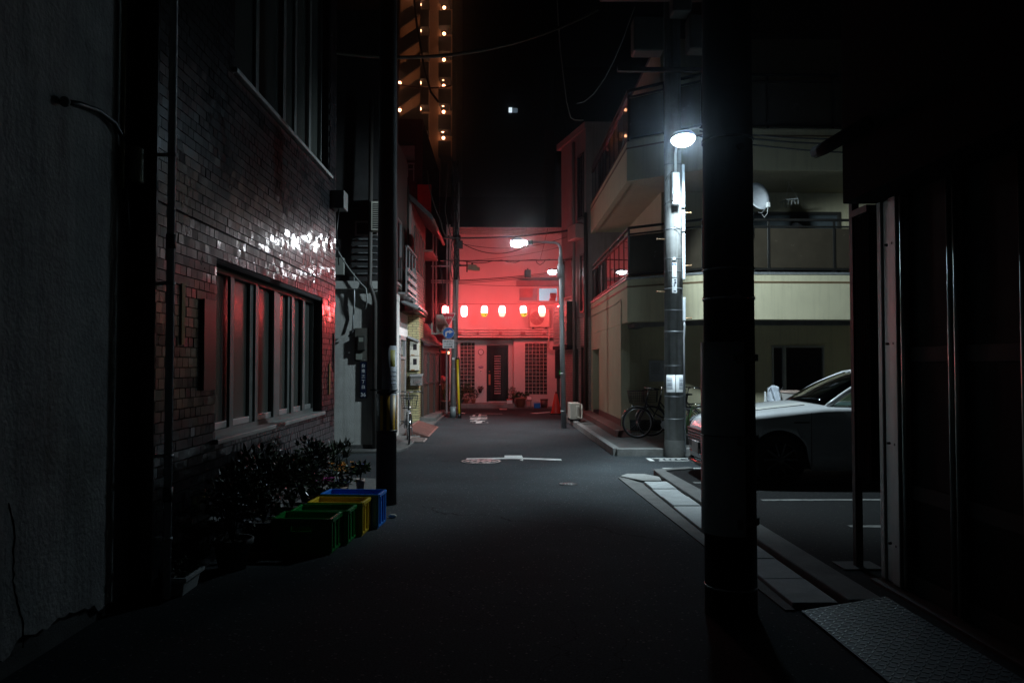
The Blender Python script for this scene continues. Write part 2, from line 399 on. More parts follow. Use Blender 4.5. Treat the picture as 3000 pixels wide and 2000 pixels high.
# lot markings
def marking(name, label, polys, z, group=None, m=None):
    mb = MB()
    for p in polys: mb.quad(*[(u, w, z) for u, w in p])
    return tag(mb.build(name, m or m_paint, recalc=False), label, 'road marking', group)
for yy, lab, x0 in ((10.47, 'worn white parking line just in front of the car tyres', 2.55), (9.12, 'long white parking line, middle of the three across the parking lot', 3.0), (7.62, 'short nearest white parking line, wavy and worn at its left end', 3.35)):
    pts = []; n = 30
    for i in range(n + 1): pts.append((x0 + (5.0 - x0) * i / n, yy - .045 + rnd.uniform(-.012, .012)))
    for i in range(n, -1, -1): pts.append((x0 + (5.0 - x0) * i / n, yy + .045 + rnd.uniform(-.012, .012)))
    mb = MB()
    for i in range(n): mb.quad(*[(u, w, 0.0595) for u, w in (pts[i], pts[i + 1], pts[2 * n - i], pts[2 * n + 1 - i])])
    tag(mb.build('parking_line', mat('worn_paint', (.2, .2, .19), .8, var=.4, vs=20, dirt=.7), recalc=False), lab, 'road marking')
# crossing mark in the middle of the junction: long bar, block behind it, chip in front
def gpx(*l): return [tuple(gp(a, b)[:2]) for a, b in l]
marking('crossing_mark', 'white T shaped junction mark painted in the middle of the crossing', [
    gpx((1365, 1346), (1368, 1342), (1480, 1340.3), (1490, 1344)), gpx((1490.2, 1344), (1480.2, 1340.3), (1532, 1341), (1533, 1344.5)), gpx((1533.2, 1344.5), (1532.2, 1341), (1643, 1344), (1646, 1349)),
    gpx((1478, 1340), (1478, 1334), (1529, 1334), (1532, 1340.8)), gpx((1522, 1347.5), (1530, 1344.7), (1533, 1344.7), (1532, 1350))], 0.004)
marking('stop_line', 'thin white stop line across the end of the lane', [gpx((1392, 1211.2), (1392, 1210.6), (1472, 1211.6), (1472, 1212.3))], 0.004)
marking('edge_line', 'white edge line curving left of the stop line behind the sign pole', [gpx((1288, 1205.6), (1288, 1204.6), (1320, 1206), (1363, 1209.5), (1362, 1211.5), (1320, 1207.5))], 0.004)
marking('edge_line', 'white edge line running right towards the red traffic cone', [gpx((1552, 1211), (1562, 1209.4), (1612, 1206), (1610, 1207.8), (1575, 1211.6))], 0.004)
marking('edge_line', 'long thin white line along the foot of the red lit house', [gpx((1288, 1195.6), (1288, 1195), (1530, 1196.6), (1530, 1197.4))], 0.004)
marking('centre_block', 'short white block painted on the cross street before the door', [gpx((1463, 1200.4), (1463, 1197), (1485, 1197), (1485, 1200.4))], 0.008)
# stop lettering on the lane (three characters one behind another)
for ch, lab, py0, py1, w in (('止', 'farthest of the three white stop characters painted on the lane', 1213, 1220.5, .56), ('ま', 'middle one of the three white stop characters on the lane', 1222, 1229.5, .54), ('れ', 'nearest of the three white stop characters on the lane', 1231, 1239.5, .55)):
    y1 = gp(1410, py0).y; y0 = gp(1410, py1).y
    l = lettering(ch, 1.0, (gp(1403, (py0 + py1) / 2).x, (y0 + y1) / 2, 0.004), (1, 0, 0), (0, 1, 0), thick=0.0005, w=w, h=(y1 - y0), bold=.028)
    tag(l.build('stop_lettering', m_paint, recalc=False), lab, 'road marking', 'stop characters painted on the lane')
# two marks on the side street by the lamp pole
c = gp(1960, 1346); mb = MB()
for i in range(28):
    a0 = -PI * .62 + 2 * PI * .62 * i / 28; a1 = -PI * .62 + 2 * PI * .62 * (i + 1) / 28
    f = lambda a, r: (c.x + .12 + r * 1.15 * math.cos(a), c.y + r * .85 * math.sin(a), 0.004)
    mb.quad(f(a0, .20), f(a0, .27), f(a1, .27), f(a1, .20))
for x0, x1, y0, y1 in ((-.36, -.28, -.2, .2), (-.26, .05, .14, .21), (-.2, .06, -.2, -.13), (-.16, -.1, -.06, .06), (-.06, .0, -.06, .06), (.04, .1, -.05, .05), (.14, .2, -.06, .06)):
    mb.quad((c.x + x0, c.y + y0, .004), (c.x + x1, c.y + y0, .004), (c.x + x1, c.y + y1, .004), (c.x + x0, c.y + y1, .004))
tag(mb.build('side_street_mark', m_paint, recalc=False), 'rounded white mark on the side street at the foot of the lamp pole', 'road marking')
c = gp(2010, 1377); mb = MB()
mb.quad((c.x - .32, c.y + .26, .004), (c.x - .22, c.y + .26, .004), (c.x - .12, c.y - .24, .004), (c.x - .2, c.y - .24, .004))
for x0, x1, y0, y1 in ((-.22, .5, .2, .26), (-.08, .02, -.16, .1), (.05, .12, -.18, .12), (.14, .3, .06, .1), (.14, .3, -.06, -.02), (.16, .28, -.18, -.14), (.33, .38, -.16, .12)):
    mb.quad((c.x + x0, c.y + y0, .004), (c.x + x1, c.y + y0, .004), (c.x + x1, c.y + y1, .004), (c.x + x0, c.y + y1, .004))
tag(mb.build('side_street_mark', m_paint, recalc=False), 'angular white mark on the side street nearer than the rounded one', 'road marking')
# manhole covers
mc = gp(1409, 1351.2)
m_mh = mat('manhole_enamel', (0.62, 0.5, 0.47), 0.5, var=0.2, vs=30)
m_mh2 = mat('manhole_iron', (0.035, 0.03, 0.03), 0.5, 0.3, var=0.3)
mh = thing('manhole_cover', 'painted round manhole cover with pale flower pattern in the road', 'manhole cover', (mc.x, mc.y, 0))
MB().lathe([(1e-5, .002), (.345, .002), (.345, .006), (1e-5, .006)], mc, 48).build('rim', m_mh2, mh)
mb = MB().lathe([(.30, .0065), (.325, .0065), (.325, .009), (.30, .009)], mc, 48)
for k in range(6):
    a0 = 2 * PI * k / 6; cc = Vector((mc.x + .19 * math.cos(a0), mc.y + .19 * math.sin(a0), 0.0065))
    for j in range(5):
        a = a0 + 2 * PI * j / 5; d = Vector((math.cos(a), math.sin(a), 0)); e = Vector((-d.y, d.x, 0))
        mb.quad(cc + d * .012, cc + d * .05 + e * .03, cc + d * .085 + e * .012, cc + d * .075, cc + d * .085 - e * .012, cc + d * .05 - e * .03)
for j in range(5):
    a = 2 * PI * j / 5; d = Vector((math.cos(a), math.sin(a), 0)); e = Vector((-d.y, d.x, 0)); cc = Vector((mc.x, mc.y, .0065))
    mb.quad(cc + d * .012, cc + d * .05 + e * .032, cc + d * .09 + e * .012, cc + d * .08, cc + d * .09 - e * .012, cc + d * .05 - e * .032)
mb.build('pattern', m_mh, mh, recalc=False)
vc = gp(1665, 1418); vt = thing('valve_cover', 'small worn iron valve cover in the near roadway', 'valve cover', (vc.x, vc.y, 0))
MB().lathe([(1e-5, .002), (.125, .002), (.125, .006), (1e-5, .006)], vc, 28).build('lid', m_mh2, vt)
mb = MB().lathe([(.1, .0065), (.118, .0065), (.118, .009), (.1, .009)], vc, 28, arc=(2.2, 5.2))
for k in (-1, 0, 1): mb.box(vc.x + .04 * k - .01, vc.x + .04 * k + .01, vc.y - .05, vc.y + .05, .0065, .0085)
mb.build('marking', m_conc, vt)

# ================================================================== wall helpers
def wall_x(mb, X0, X1, y0, y1, z0, z1, holes):
    """solid wall slab between X0 and X1 with rectangular openings (y0,y1,z0,z1)"""
    ys = sorted({y0, y1, *[h[0] for h in holes], *[h[1] for h in holes]}); zs = sorted({z0, z1, *[h[2] for h in holes], *[h[3] for h in holes]})
    for i in range(len(ys) - 1):
        for j in range(len(zs) - 1):
            cy = (ys[i] + ys[i + 1]) / 2; cz = (zs[j] + zs[j + 1]) / 2
            if any(h[0] < cy < h[1] and h[2] < cz < h[3] for h in holes): continue
            mb.box(X0, X1, ys[i], ys[i + 1], zs[j], zs[j + 1])
    return mb
def wall_y(mb, Y0, Y1, x0, x1, z0, z1, holes):
    xs = sorted({x0, x1, *[h[0] for h in holes], *[h[1] for h in holes]}); zs = sorted({z0, z1, *[h[2] for h in holes], *[h[3] for h in holes]})
    for i in range(len(xs) - 1):
        for j in range(len(zs) - 1):
            cx = (xs[i] + xs[i + 1]) / 2; cz = (zs[j] + zs[j + 1]) / 2
            if any(h[0] < cx < h[1] and h[2] < cz < h[3] for h in holes): continue
            mb.box(xs[i], xs[i + 1], Y0, Y1, zs[j], zs[j + 1])
    return mb

# ================================================================== TILED HOUSE (left)
def tile_mat():
    m, nt, out = _tree('glazed_tile'); L = nt.links.new
    b = _n(nt, 'ShaderNodeBsdfPrincipled'); L(b.outputs[0], out.inputs[0])
    at_ = _n(nt, 'ShaderNodeAttribute', attribute_name='tone'); tc = _n(nt, 'ShaderNodeTexCoord')
    rp = _n(nt, 'ShaderNodeValToRGB'); e = rp.color_ramp.elements
    e[0].color = (.011, .013, .016, 1); e[1].color = (.034, .031, .034, 1); L(at_.outputs['Fac'], rp.inputs[0]); L(rp.outputs[0], b.inputs['Base Color'])
    nz = _n(nt, 'ShaderNodeTexNoise'); nz.inputs['Scale'].default_value = 26; nz.inputs['Detail'].default_value = 3; L(tc.outputs['Object'], nz.inputs['Vector'])
    mr = _n(nt, 'ShaderNodeMapRange'); mr.inputs['To Min'].default_value = .2; mr.inputs['To Max'].default_value = .38
    n2 = _n(nt, 'ShaderNodeTexNoise'); n2.inputs['Scale'].default_value = 1.5; n2.inputs['Detail'].default_value = 8; L(tc.outputs['Object'], n2.inputs['Vector'])
    L(n2.outputs['Fac'], mr.inputs['Value']); L(mr.outputs[0], b.inputs['Roughness'])
    bp = _n(nt, 'ShaderNodeBump'); bp.inputs['Strength'].default_value = .1; bp.inputs['Distance'].default_value = .01; L(nz.outputs['Fac'], bp.inputs['Height']); L(bp.outputs[0], b.inputs['Normal'])
    b.inputs['Specular IOR Level'].default_value = .22; b.inputs['Coat Weight'].default_value = .95; b.inputs['Coat Roughness'].default_value = .07; L(bp.outputs[0], b.inputs['Coat Normal'])
    return m
m_tile = tile_mat()
m_grout = mat('dark_grout', (.014, .014, .015), .9, var=.2)
th = thing('tiled_house', 'dark brown glazed tile house with long aluminium windows on the left', 'building', (-2.34, 8.4, 0))
TX = -2.34; TY0, TY1 = 5.46, 11.36; WH = [(6.62, 10.56, 0.985, 2.46), (7.0, 10.95, 4.2, 7.0)]
mb = wall_x(MB(), -2.66, -2.354, TY0 + .012, TY1 - .012, 0, 9.0, WH)
mb.box(-8.5, -2.67, TY0 + .012, TY1 - .012, 0, 9.0)
mb.build('wall', m_grout, th)
tl = MB(); tones = []
PZ, PY = 0.0755, 0.104
nz_ = int(9.0 / PZ)
for j in range(nz_):
    z0 = j * PZ; z1 = z0 + PZ - .0075
    if 2.645 < z0 < 2.72: z0 += .012
    off = PY / 2 if j % 2 else 0
    y = TY0 - off
    while y < TY1:
        a, b_ = max(y, TY0), min(y + PY - .006, TY1); y += PY
        if b_ - a < .03: continue
        segs = [(a, b_)]
        for h in WH:
            if z1 > h[2] - .004 and z0 < h[3] + .004:
                ns = []
                for (p, q) in segs:
                    if q <= h[0] or p >= h[1]: ns.append((p, q)); continue
                    if p < h[0] - .03: ns.append((p, h[0]))
                    if q > h[1] + .03: ns.append((h[1], q))
                segs = ns
        for (p, q) in segs:
            tx = [TX + rnd.gauss(0, .0013) for _ in range(2)]; tz = rnd.gauss(0, .00055)
            fr = [(tx[0] - tz, p, z0), (tx[1] - tz, q, z0), (tx[1] + tz, q, z1), (tx[0] + tz, p, z1)]
            bk = [(-2.356, p - .003, z0 - .003), (-2.356, q + .003, z0 - .003), (-2.356, q + .003, z1 + .003), (-2.356, p - .003, z1 + .003)]
            tl.add(fr + bk, [(0, 1, 2, 3), (4, 5, 1, 0), (5, 6, 2, 1), (6, 7, 3, 2), (7, 4, 0, 3)])
            tones += [min(1, max(0, rnd.gauss(.45, .25)))] * 5
# end walls also tiled (plain rows, seen edge-on)
ot = tl.build('tile_cladding', m_tile, th, recalc=False)
att = ot.data.attributes.new('tone', 'FLOAT', 'FACE'); att.data.foreach_set('value', tones)
m_tile_flat = mat('end_tile', (.035, .022, .02), .35, var=.3)
MB().box(-8.4, TX - .002, TY0 - .012, TY0 + .01, 0, 9).build('end_wall', brick('end_wall_tile', (.03, .017, .016), (.05, .026, .022), (.03, .03, .03), .237, .0855, .008, .3), th)
MB().box(-8.4, TX - .002, TY1 - .01, TY1 + .012, 0, 9).build('end_wall', MATS['end_wall_tile'], th)
m_sash = mat('sash_grey', (.15, .165, .16), .4, .45, var=.15)
def house_window(par, y0, y1, z0, z1, X, mull, sill=True, frame=m_sash, panem=m_frost):
    d = .11
    w = MB()
    for a, b_, c0, c1 in ((y0, y1, z0, z0 + .05), (y0, y1, z1 - .05, z1), (y0, y0 + .05, z0 + .05, z1 - .05), (y1 - .05, y1, z0 + .05, z1 - .05)):
        w.box(X - d - .08, X - d, a, b_, c0, c1)
    win = w.build('window', frame, par, bevel=.004)
    s = MB()
    for (ya, yb, xo) in mull:
        s.box(X - d - .05 + xo, X - d - .022 + xo, ya, yb, z0 + .052, z1 - .052)
    s.build('sash', frame, win, bevel=.003)
    g = MB(); g.box(X - d - .062, X - d - .052, y0 + .05, y1 - .05, z0 + .05, z1 - .05); g.build('pane', panem, win)
    rv = MB()   # reveal lining
    rv.box(X - .3, X - .02, y0 - .001, y0 + .012, z0, z1); rv.box(X - .3, X - .02, y1 - .012, y1 + .001, z0, z1); rv.box(X - .3, X - .02, y0 + .012, y1 - .012, z1 - .012, z1 + .001)
    rv.build('reveal', m_grout, win)
    if sill:
        q = MB(); q.box(X - .11, X + .045, y0 - .06, y1 + .02, z0 - .035, z0 + .006); q.build('sill', mat('sill_steel', (.3, .31, .3), .45, .5, var=.25), win, bevel=.006)
    return win
def yof(px): return ax(px, 1069, TX - .13).y
ml = []
for a, b_, xo in ((668, 679, .02), (732, 742, .0), (742, 751, .022), (797, 806, .022), (807, 820, .0), (843, 849, .0), (849, 856, .022), (882, 888, .022), (888, 894, 0), (921, 927, .022)):
    ml.append((yof(a), yof(b_), xo))
w1 = house_window(th, *WH[0], TX, ml)
# bottom rails of the sashes, seen as pale strips
rl = MB(); rl.box(TX - .1595, TX - .134, WH[0][0] + .06, WH[0][1] - .06, WH[0][2] + .052, WH[0][2] + .11); rl.build('bottom_rail', m_alu, w1, bevel=.004)
ml = []
for a, b_, xo in ((742, 752, 0), (818, 826, .022), (858, 864, 0), (896, 902, .022), (934, 938, 0)): ml.append((yof(a), yof(b_), xo))
w2 = house_window(th, *WH[1], TX, ml)
# wall fixtures: downpipe with clamps, small boxes
dp = MB(); dp.tube([(-2.262, 5.5, 0.02), (-2.262, 5.5, 8.8)], .027, 12)
dpo = dp.build('drainpipe', mat('pipe_grey', (.62, .66, .68), .5, var=.12), th)
cl = MB()
for pz in (3.05, 2.16, .98, .42): cl.lathe([(.029, -.012), (.034, -.012), (.034, .012), (.029, .012)], (-2.262, 5.5, pz), 16); cl.box(-2.34, -2.29, 5.49, 5.51, pz - .012, pz + .012).nxt()
cl.build_each('clamp', m_galv, dpo)
cl = MB()
for pz in (2.45, .72): cl.lathe([(.028, -.05), (.033, -.05), (.033, .05), (.028, .05)], (-2.262, 5.5, pz), 16).nxt()
cl.build_each('joint', mat('pipe_joint', (.06, .06, .06), .5), dpo)
p = ax(965, 600, TX + .09)
MB().box(TX + .003, TX + .19, 11.0, 11.28, 3.77, 4.02).build('junction_box', mat('box_grey', (.1, .105, .1), .5), th, bevel=.008)
MB().tube([(TX + .09, 11.12, 3.77), (TX + .05, 11.16, 3.5), (TX + .07, 11.2, 3.2), (TX + .06, 11.3, 3.02)], .009, 6).build('wire', m_cable, th)
MB().tube([(TX + .1, 11.1, 3.77), (TX + .06, 11.1, 3.4), (TX + .09, 11.22, 3.25)], .007, 6).build('wire', m_cable, th)
# slim plates beside the window
for yy, z0, z1, mm in ((10.98, 1.2, 1.62, mat('plate_gold', (.35, .24, .1), .4, .5)), (11.27, 1.5, 2.05, m_black)):
    MB().box(TX + .003, TX + .014, yy - .03, yy + .03, z0, z1).build('name_plate', mm, th, bevel=.002)
p = ax(533, 930, TX); MB().box(TX + .002, TX + .012, p.y - .03, p.y + .03, 1.75, 2.2).build('notice_plate', mat('plate_yellow', (.3, .24, .03), .6), th)
p = ax(605, 1010, TX); MB().box(TX + .002, TX + .03, p.y - .13, p.y + .13, 1.4, 2.12).build('notice_board', mat('board_brown', (.09, .045, .03), .35), th, bevel=.004)
# kitchen style tidy: bottle and cloth left on the sill near end are too dark to read

# ================================================================== PLASTER HOUSE (left foreground)
ph = thing('plaster_house', 'grey rough plaster house with a ragged lower edge in the left foreground', 'building', (-2.5, 2, 0))
MB().box(-8, -2.53, -3, 5.45, 0, 9.2).build('base_wall', m_conc_d, ph)
mb = MB(); n = 150; bot = []
for i in range(n + 1):
    y = -3 + 8.45 * i / n
    bot.append((y, .1 + .035 * math.sin(y * 2.1) + rnd.uniform(-.02, .02) + (.06 if 4.2 < y < 5.0 else 0)))
for i in range(n):
    (a, za), (b_, zb) = bot[i], bot[i + 1]
    mb.add([(-2.5, a, za), (-2.5, b_, zb), (-2.5, b_, 9.2), (-2.5, a, 9.2), (-2.53, a, za), (-2.53, b_, zb)], [(0, 1, 2, 3), (4, 5, 1, 0)])
mb.quad((-2.5, 5.45, bot[-1][1]), (-2.53, 5.45, bot[-1][1]), (-2.53, 5.45, 9.2), (-2.5, 5.45, 9.2))
mb.build('plaster_coat', m_plaster, ph)
MB().tube([(-2.47, 5.22, 2.75), (-2.47, 5.22, 4.6)], .014, 8).build('conduit', mat('conduit_yellow', (.26, .24, .1), .5), ph)
pts = [ax(a, b_, -2.47) for a, b_ in ((190, 298), (235, 305), (290, 325), (335, 360), (358, 400), (366, 470), (366, 560), (372, 640), (377, 705))]
MB().tube(pts, .016, 8).build('cable', m_cable, ph)
MB().ball(pts[0], .03, 8).build('cable_gland', m_conc, ph)
MB().box(-2.5, -2.40, 5.3, 5.44, 2.82, 3.06).build('junction_box', mat('box_ivory', (.34, .32, .2), .5), ph, bevel=.01)
MB().tube([(-2.46, 5.37, 2.82), (-2.47, 5.37, 1.9), (-2.46, 5.36, 1.2)], .012, 8).build('conduit', m_black, ph)
pts = []
for i in range(26):
    t = i / 25; pts.append((-2.4985, 4.12 + .14 * t + .02 * math.sin(9 * t) + rnd.uniform(-.008, .008), .9 - .78 * t))
MB().tube(pts, [.0015 + .004 * abs(math.sin(i * 1.7)) for i in range(len(pts))], 5).build('crack', m_dark, ph)

# ================================================================== WHITE HOUSE (beyond the alley)
wh = thing('white_house', 'white plastered house wall with meter box and drainpipe beyond the alley', 'building', (-3.5, 15, 0))
mb = MB(); mb.box(-8, -2.255, 15.0, 18.0, 0, 3.02); mb.build('wall', m_whitepl, wh, bevel=.01)
MB().box(-8, -2.25, 14.9, 18.0, 3.02, 3.17).build('ledge', m_whitepl, wh, bevel=.01)
mb = MB(); mb.box(-8, -2.3, 15.12, 18.0, 3.17, 8.4); mb.build('upper_wall', mat('dark_siding', (.035, .035, .036), .6, var=.2, streak=.3), wh)
MB().box(-8, -2.26, 14.985, 15.0, 0, .11).build('plinth', m_conc_d, wh)
pts = [(-2.42, 14.94, 6.6), (-2.42, 14.9, 3.45), (-2.42, 14.85, 3.1), (-2.35, 14.86, 2.9), (-2.33, 14.93, 2.75), (-2.33, 14.93, .05)]
MB().tube(pts, .042, 12).build('drainpipe', mat('pipe_brown', (.06, .055, .05), .5), wh)
MB().box(-2.275, -2.245, 14.94, 15.02, .55, 3.0).build('corner_trim', m_whitepl, wh, bevel=.004)
# louvred shutter, window and dark recess on the upper wall
lv = MB()
for i in range(6): lv.box(-2.72, -2.32, 15.06, 15.11, 3.32 + .13 * i, 3.34 + .13 * i)
lv.build('louvre', m_galv, wh)
w = MB()
for a, b_, c0, c1 in ((-2.74, -2.31, 4.05, 4.08), (-2.74, -2.31, 4.3, 4.33), (-2.74, -2.71, 4.08, 4.3), (-2.34, -2.31, 4.08, 4.3)): w.box(a, b_, 15.07, 15.115, c0, c1)
wo = w.build('window', m_alu, wh); MB().box(-2.71, -2.34, 15.1, 15.108, 4.08, 4.3).build('pane', m_glass_d, wo)
MB().box(-3.1, -2.93, 15.0, 15.11, 3.3, 3.62).build('vent_box', mat('vent_grey', (.3, .31, .28), .5), wh, bevel=.01)
mb = MB().tube(catenary(at(982, 722, 14.85), at(1072, 845, 14.8), .06, 16) + [at(1076, 880, 14.8), at(1070, 905, 14.85)], .014, 8); mb.build('cable', mat('cable_grey', (.3, .31, .3), .5), wh)
mb = MB().tube([at(1037, 800, 14.93), at(1038, 880, 14.93), at(1035, 930, 14.95), at(1033, 965, 14.92)], .016, 8); mb.build('conduit', m_galv, wh)

# ================================================================== LEFT ROW
tm_x = -2.55
tim = thing('timber_house', 'grey timber townhouse with sliding door and metal canopy on the left', 'building', (tm_x, 20, 0))
mb = MB(); mb.box(-7.5, tm_x, 18.05, 21.98, 0, 7.2); mb.build('wall', mat('timber_dark', (.07, .062, .055), .7, var=.3, streak=.5), tim)
d = MB(); d.box(tm_x + .003, tm_x + .05, 20.2, 20.3, .1, 2.35); d.box(tm_x + .003, tm_x + .05, 21.3, 21.4, .1, 2.35); d.box(tm_x + .003, tm_x + .05, 20.3, 21.3, 2.25, 2.35); d.box(tm_x + .003, tm_x + .05, 20.3, 21.3, 1.75, 1.82)
do = d.build('door', m_alu, tim, bevel=.004)
MB().box(tm_x + .004, tm_x + .02, 20.3, 21.3, .1, 1.75).build('panel', m_wood, do)
MB().box(tm_x + .004, tm_x + .016, 20.3, 21.3, 1.82, 2.25).build('pane', m_glass_d, do)
MB().box(tm_x + .002, tm_x + .025, 19.9, 21.95, 2.36, 2.95).build('transom_panel', m_pink, tim)
cn = MB().prism([(tm_x, 3.25), (tm_x, 3.2), (-1.98, 2.98), (-1.98, 3.06)], 19.6, 21.6, axis='y'); cn.build('canopy', m_galv, tim, bevel=.004)
MB().tube([(-1.97, 19.6, 2.98), (-1.97, 21.6, 2.98)], .04, 8).build('gutter', m_alu_d, tim)
MB().tube([(-2.45, 21.3, 6.4), (-2.45, 21.3, 3.3), (-2.38, 21.3, 3.12), (-2.30, 21.25, 3.2), (-2.28, 21.2, 3.3)], .03, 8).build('drainpipe', m_alu_d, tim)
bc = MB()
for i, zz in enumerate((3.38, 3.58, 3.78)): bc.box(-2.16, -2.13, 18.6, 20.6, zz, zz + .1)
for yy in (18.6, 19.25, 19.9, 20.57): bc.box(-2.19, -2.162, yy, yy + .03, 3.2, 4.4)
bc.box(-2.2, -2.13, 18.6, 20.6, 4.36, 4.4); bc.box(-2.54, -2.13, 18.6, 20.6, 3.26, 3.3)
bc.build('balcony', mat('rail_grey', (.3, .29, .29), .45, .4), tim)
w = MB()
for a, b_, c0, c1 in ((18.7, 20.5, 3.6, 3.66), (18.7, 20.5, 5.2, 5.26), (18.7, 18.76, 3.66, 5.2), (20.44, 20.5, 3.66, 5.2), (19.57, 19.63, 3.66, 5.2)): w.box(tm_x, tm_x + .04, a, b_, c0, c1)
wo = w.build('window', m_alu, tim); MB().box(tm_x + .002, tm_x + .012, 18.76, 20.44, 3.66, 5.2).build('pane', m_glass_d, wo)

bh = thing('brick_house', 'narrow tan brick house front with slatted upper balcony', 'building', (-2.4, 22.4, 0))
bk_m = brick('tan_brick', (.47, .43, .22), (.41, .37, .18), (.1, .09, .07), .21, .068, .008, .55)
mb = MB(); mb.box(-6.5, -2.22, 22.0, 23.3, 0, 3.02); mb.build('wall', bk_m, bh)
MB().box(-6.5, -2.46, 22.2, 26.4, 3.02, 6.3).build('upper_wall', mat('dull_wall', (.36, .25, .23), .8, var=.2, streak=.5), bh)
sd = MB(); n = 12
for i in range(n):
    z0 = 3.02 + i * .092; sd.prism([(-2.2, z0), (-2.215, z0 + .088), (-2.25, z0 + .088), (-2.25, z0)], 20.75, 23.2, axis='y')
sd.build('siding', mat('pale_siding', (.42, .38, .36), .35, .3, var=.1), bh)
MB().box(-2.46, -2.252, 20.78, 23.17, 2.98, 4.12).build('balcony', mat('dark_box', (.06, .055, .05), .6), bh)
g = MB()
for yy in (20.76, 21.58, 22.4, 23.16): g.box(-2.23, -2.2, yy, yy + .035, 4.13, 5.2)
g.box(-2.23, -2.2, 20.76, 23.19, 5.2, 5.24)
gr = g.build('screen_frame', m_alu_d, bh); MB().box(-2.222, -2.212, 20.8, 23.16, 4.16, 5.2).build('screen_pane', mat('smoke_panel', (.05, .045, .04), .3), gr)
MB().prism([(-2.1, 2.98), (-2.1, 3.0), (-2.56, 3.02), (-2.56, 2.98)], 20.75, 23.25, axis='y').build('soffit', m_wood, bh)
lr = MB(); lr.prism([(-2.5, 2.34), (-2.5, 2.4), (-2.2, 2.28), (-2.2, 2.22)], 21.75, 22.0, axis='y'); lr.build('hood', m_galv, bh)
# roof eave with red-lit gutter above
ev = MB(); ev.prism([(-2.6, 6.3), (-2.6, 6.45), (-1.85, 5.75), (-1.85, 5.6)], 22.0, 26.2, axis='y'); ev.build('eave', mat('roof_tile_dark', (.05, .045, .045), .5, var=.3), bh)
MB().tube([(-1.84, 22.0, 5.62), (-1.84, 26.2, 5.58)], .05, 10).build('gutter', mat('gutter_copper', (.3, .12, .1), .35, .5), bh)
w = MB()
for a, b_, c0, c1 in ((23.8, 25.8, 3.5, 3.56), (23.8, 25.8, 4.9, 4.96), (23.8, 23.86, 3.56, 4.9), (25.74, 25.8, 3.56, 4.9), (24.77, 24.83, 3.56, 4.9)): w.box(-2.46, -2.41, a, b_, c0, c1)
wo = w.build('window', m_alu_d, bh); MB().box(-2.455, -2.445, 23.86, 25.74, 3.56, 4.9).build('pane', m_glass_d, wo)
MB().box(-2.45, -2.0, 23.75, 25.85, 4.98, 5.04).build('window_hood', mat('hood_brown', (.2, .09, .07), .5), bh)

ls = thing('lean_to', 'brown panelled lean-to entrance with sliding doors on the left kerb', 'building', (-2.1, 24.2, 0))
a = Vector((-2.2, 22.5, 0)); b_ = Vector((-1.93, 26.0, 0)); dr = (b_ - a).normalized(); nn = Vector((dr.y, -dr.x, 0))
body = [(a.x, a.y), (b_.x, b_.y), (-2.9, 26.0), (-2.9, 23.31), (-2.2, 23.31)]
MB().prism(body, .13, 2.16).build('wall', m_brown, ls)
lm = Matrix((dr, nn, Vector((0, 0, 1)))).transposed()
pn = MB()
for t0, t1, z0, z1 in ((.02, .07, .14, 2.12), (.30, .34, .14, 2.0), (.62, .66, .14, 2.0), (.94, .99, .14, 2.1)):
    c = a + dr * ((t0 + t1) / 2 * 3.5) + nn * .02; pn.obox((c.x, c.y, (z0 + z1) / 2), ((t1 - t0) * 3.5, .04, z1 - z0), lm)
c = a + dr * 1.75 + nn * .018; pn.obox((c.x, c.y, 1.98), (3.3, .04, .07), lm); pn.obox((c.x, c.y, 1.06), (3.3, .036, .05), lm)
dr_o = pn.build('door', m_alu_d, ls, bevel=.004)
gl = MB()
for t in (.185, .48, .8):
    c = a + dr * (t * 3.5) + nn * .008; gl.obox((c.x, c.y, 1.5), (.8, .012, .84), lm)
gl.build('pane', mat('door_glass', (.07, .06, .055), .25, spec=.6), dr_o)
lk = MB()
c = a + dr * 3.0 + nn * .05; lk.ball((c.x, c.y, .98), .03, 8); lk.ball((c.x + .02, c.y + .12, .97), .028, 8); lk.build('handle', m_chrome, dr_o)
rf = MB()
rp_ = []
for i in range(8):
    t = i / 7; rp_.append((t, 2.95 - .72 * t - .12 * math.sin(PI * t)))
for i in range(7):
    t0, z0 = rp_[i]; t1, z1 = rp_[i + 1]
    def pt(t, z, e): q = (a if e == 0 else b_) + nn * (-.45 + .62 * t); q = q + dr * (-.1 if e == 0 else .12); return (q.x, q.y, z)
    rf.add([pt(t0, z0, 0), pt(t1, z1, 0), pt(t1, z1, 1), pt(t0, z0, 1), pt(t0, z0 - .05, 0), pt(t1, z1 - .05, 0), pt(t1, z1 - .05, 1), pt(t0, z0 - .05, 1)], [(0, 1, 2, 3), (7, 6, 5, 4), (0, 4, 5, 1), (3, 2, 6, 7), (0, 3, 7, 4), (1, 5, 6, 2)])
rf.build('roof', mat('lean_roof', (.05, .028, .024), .7, var=.2, streak=.4), ls)

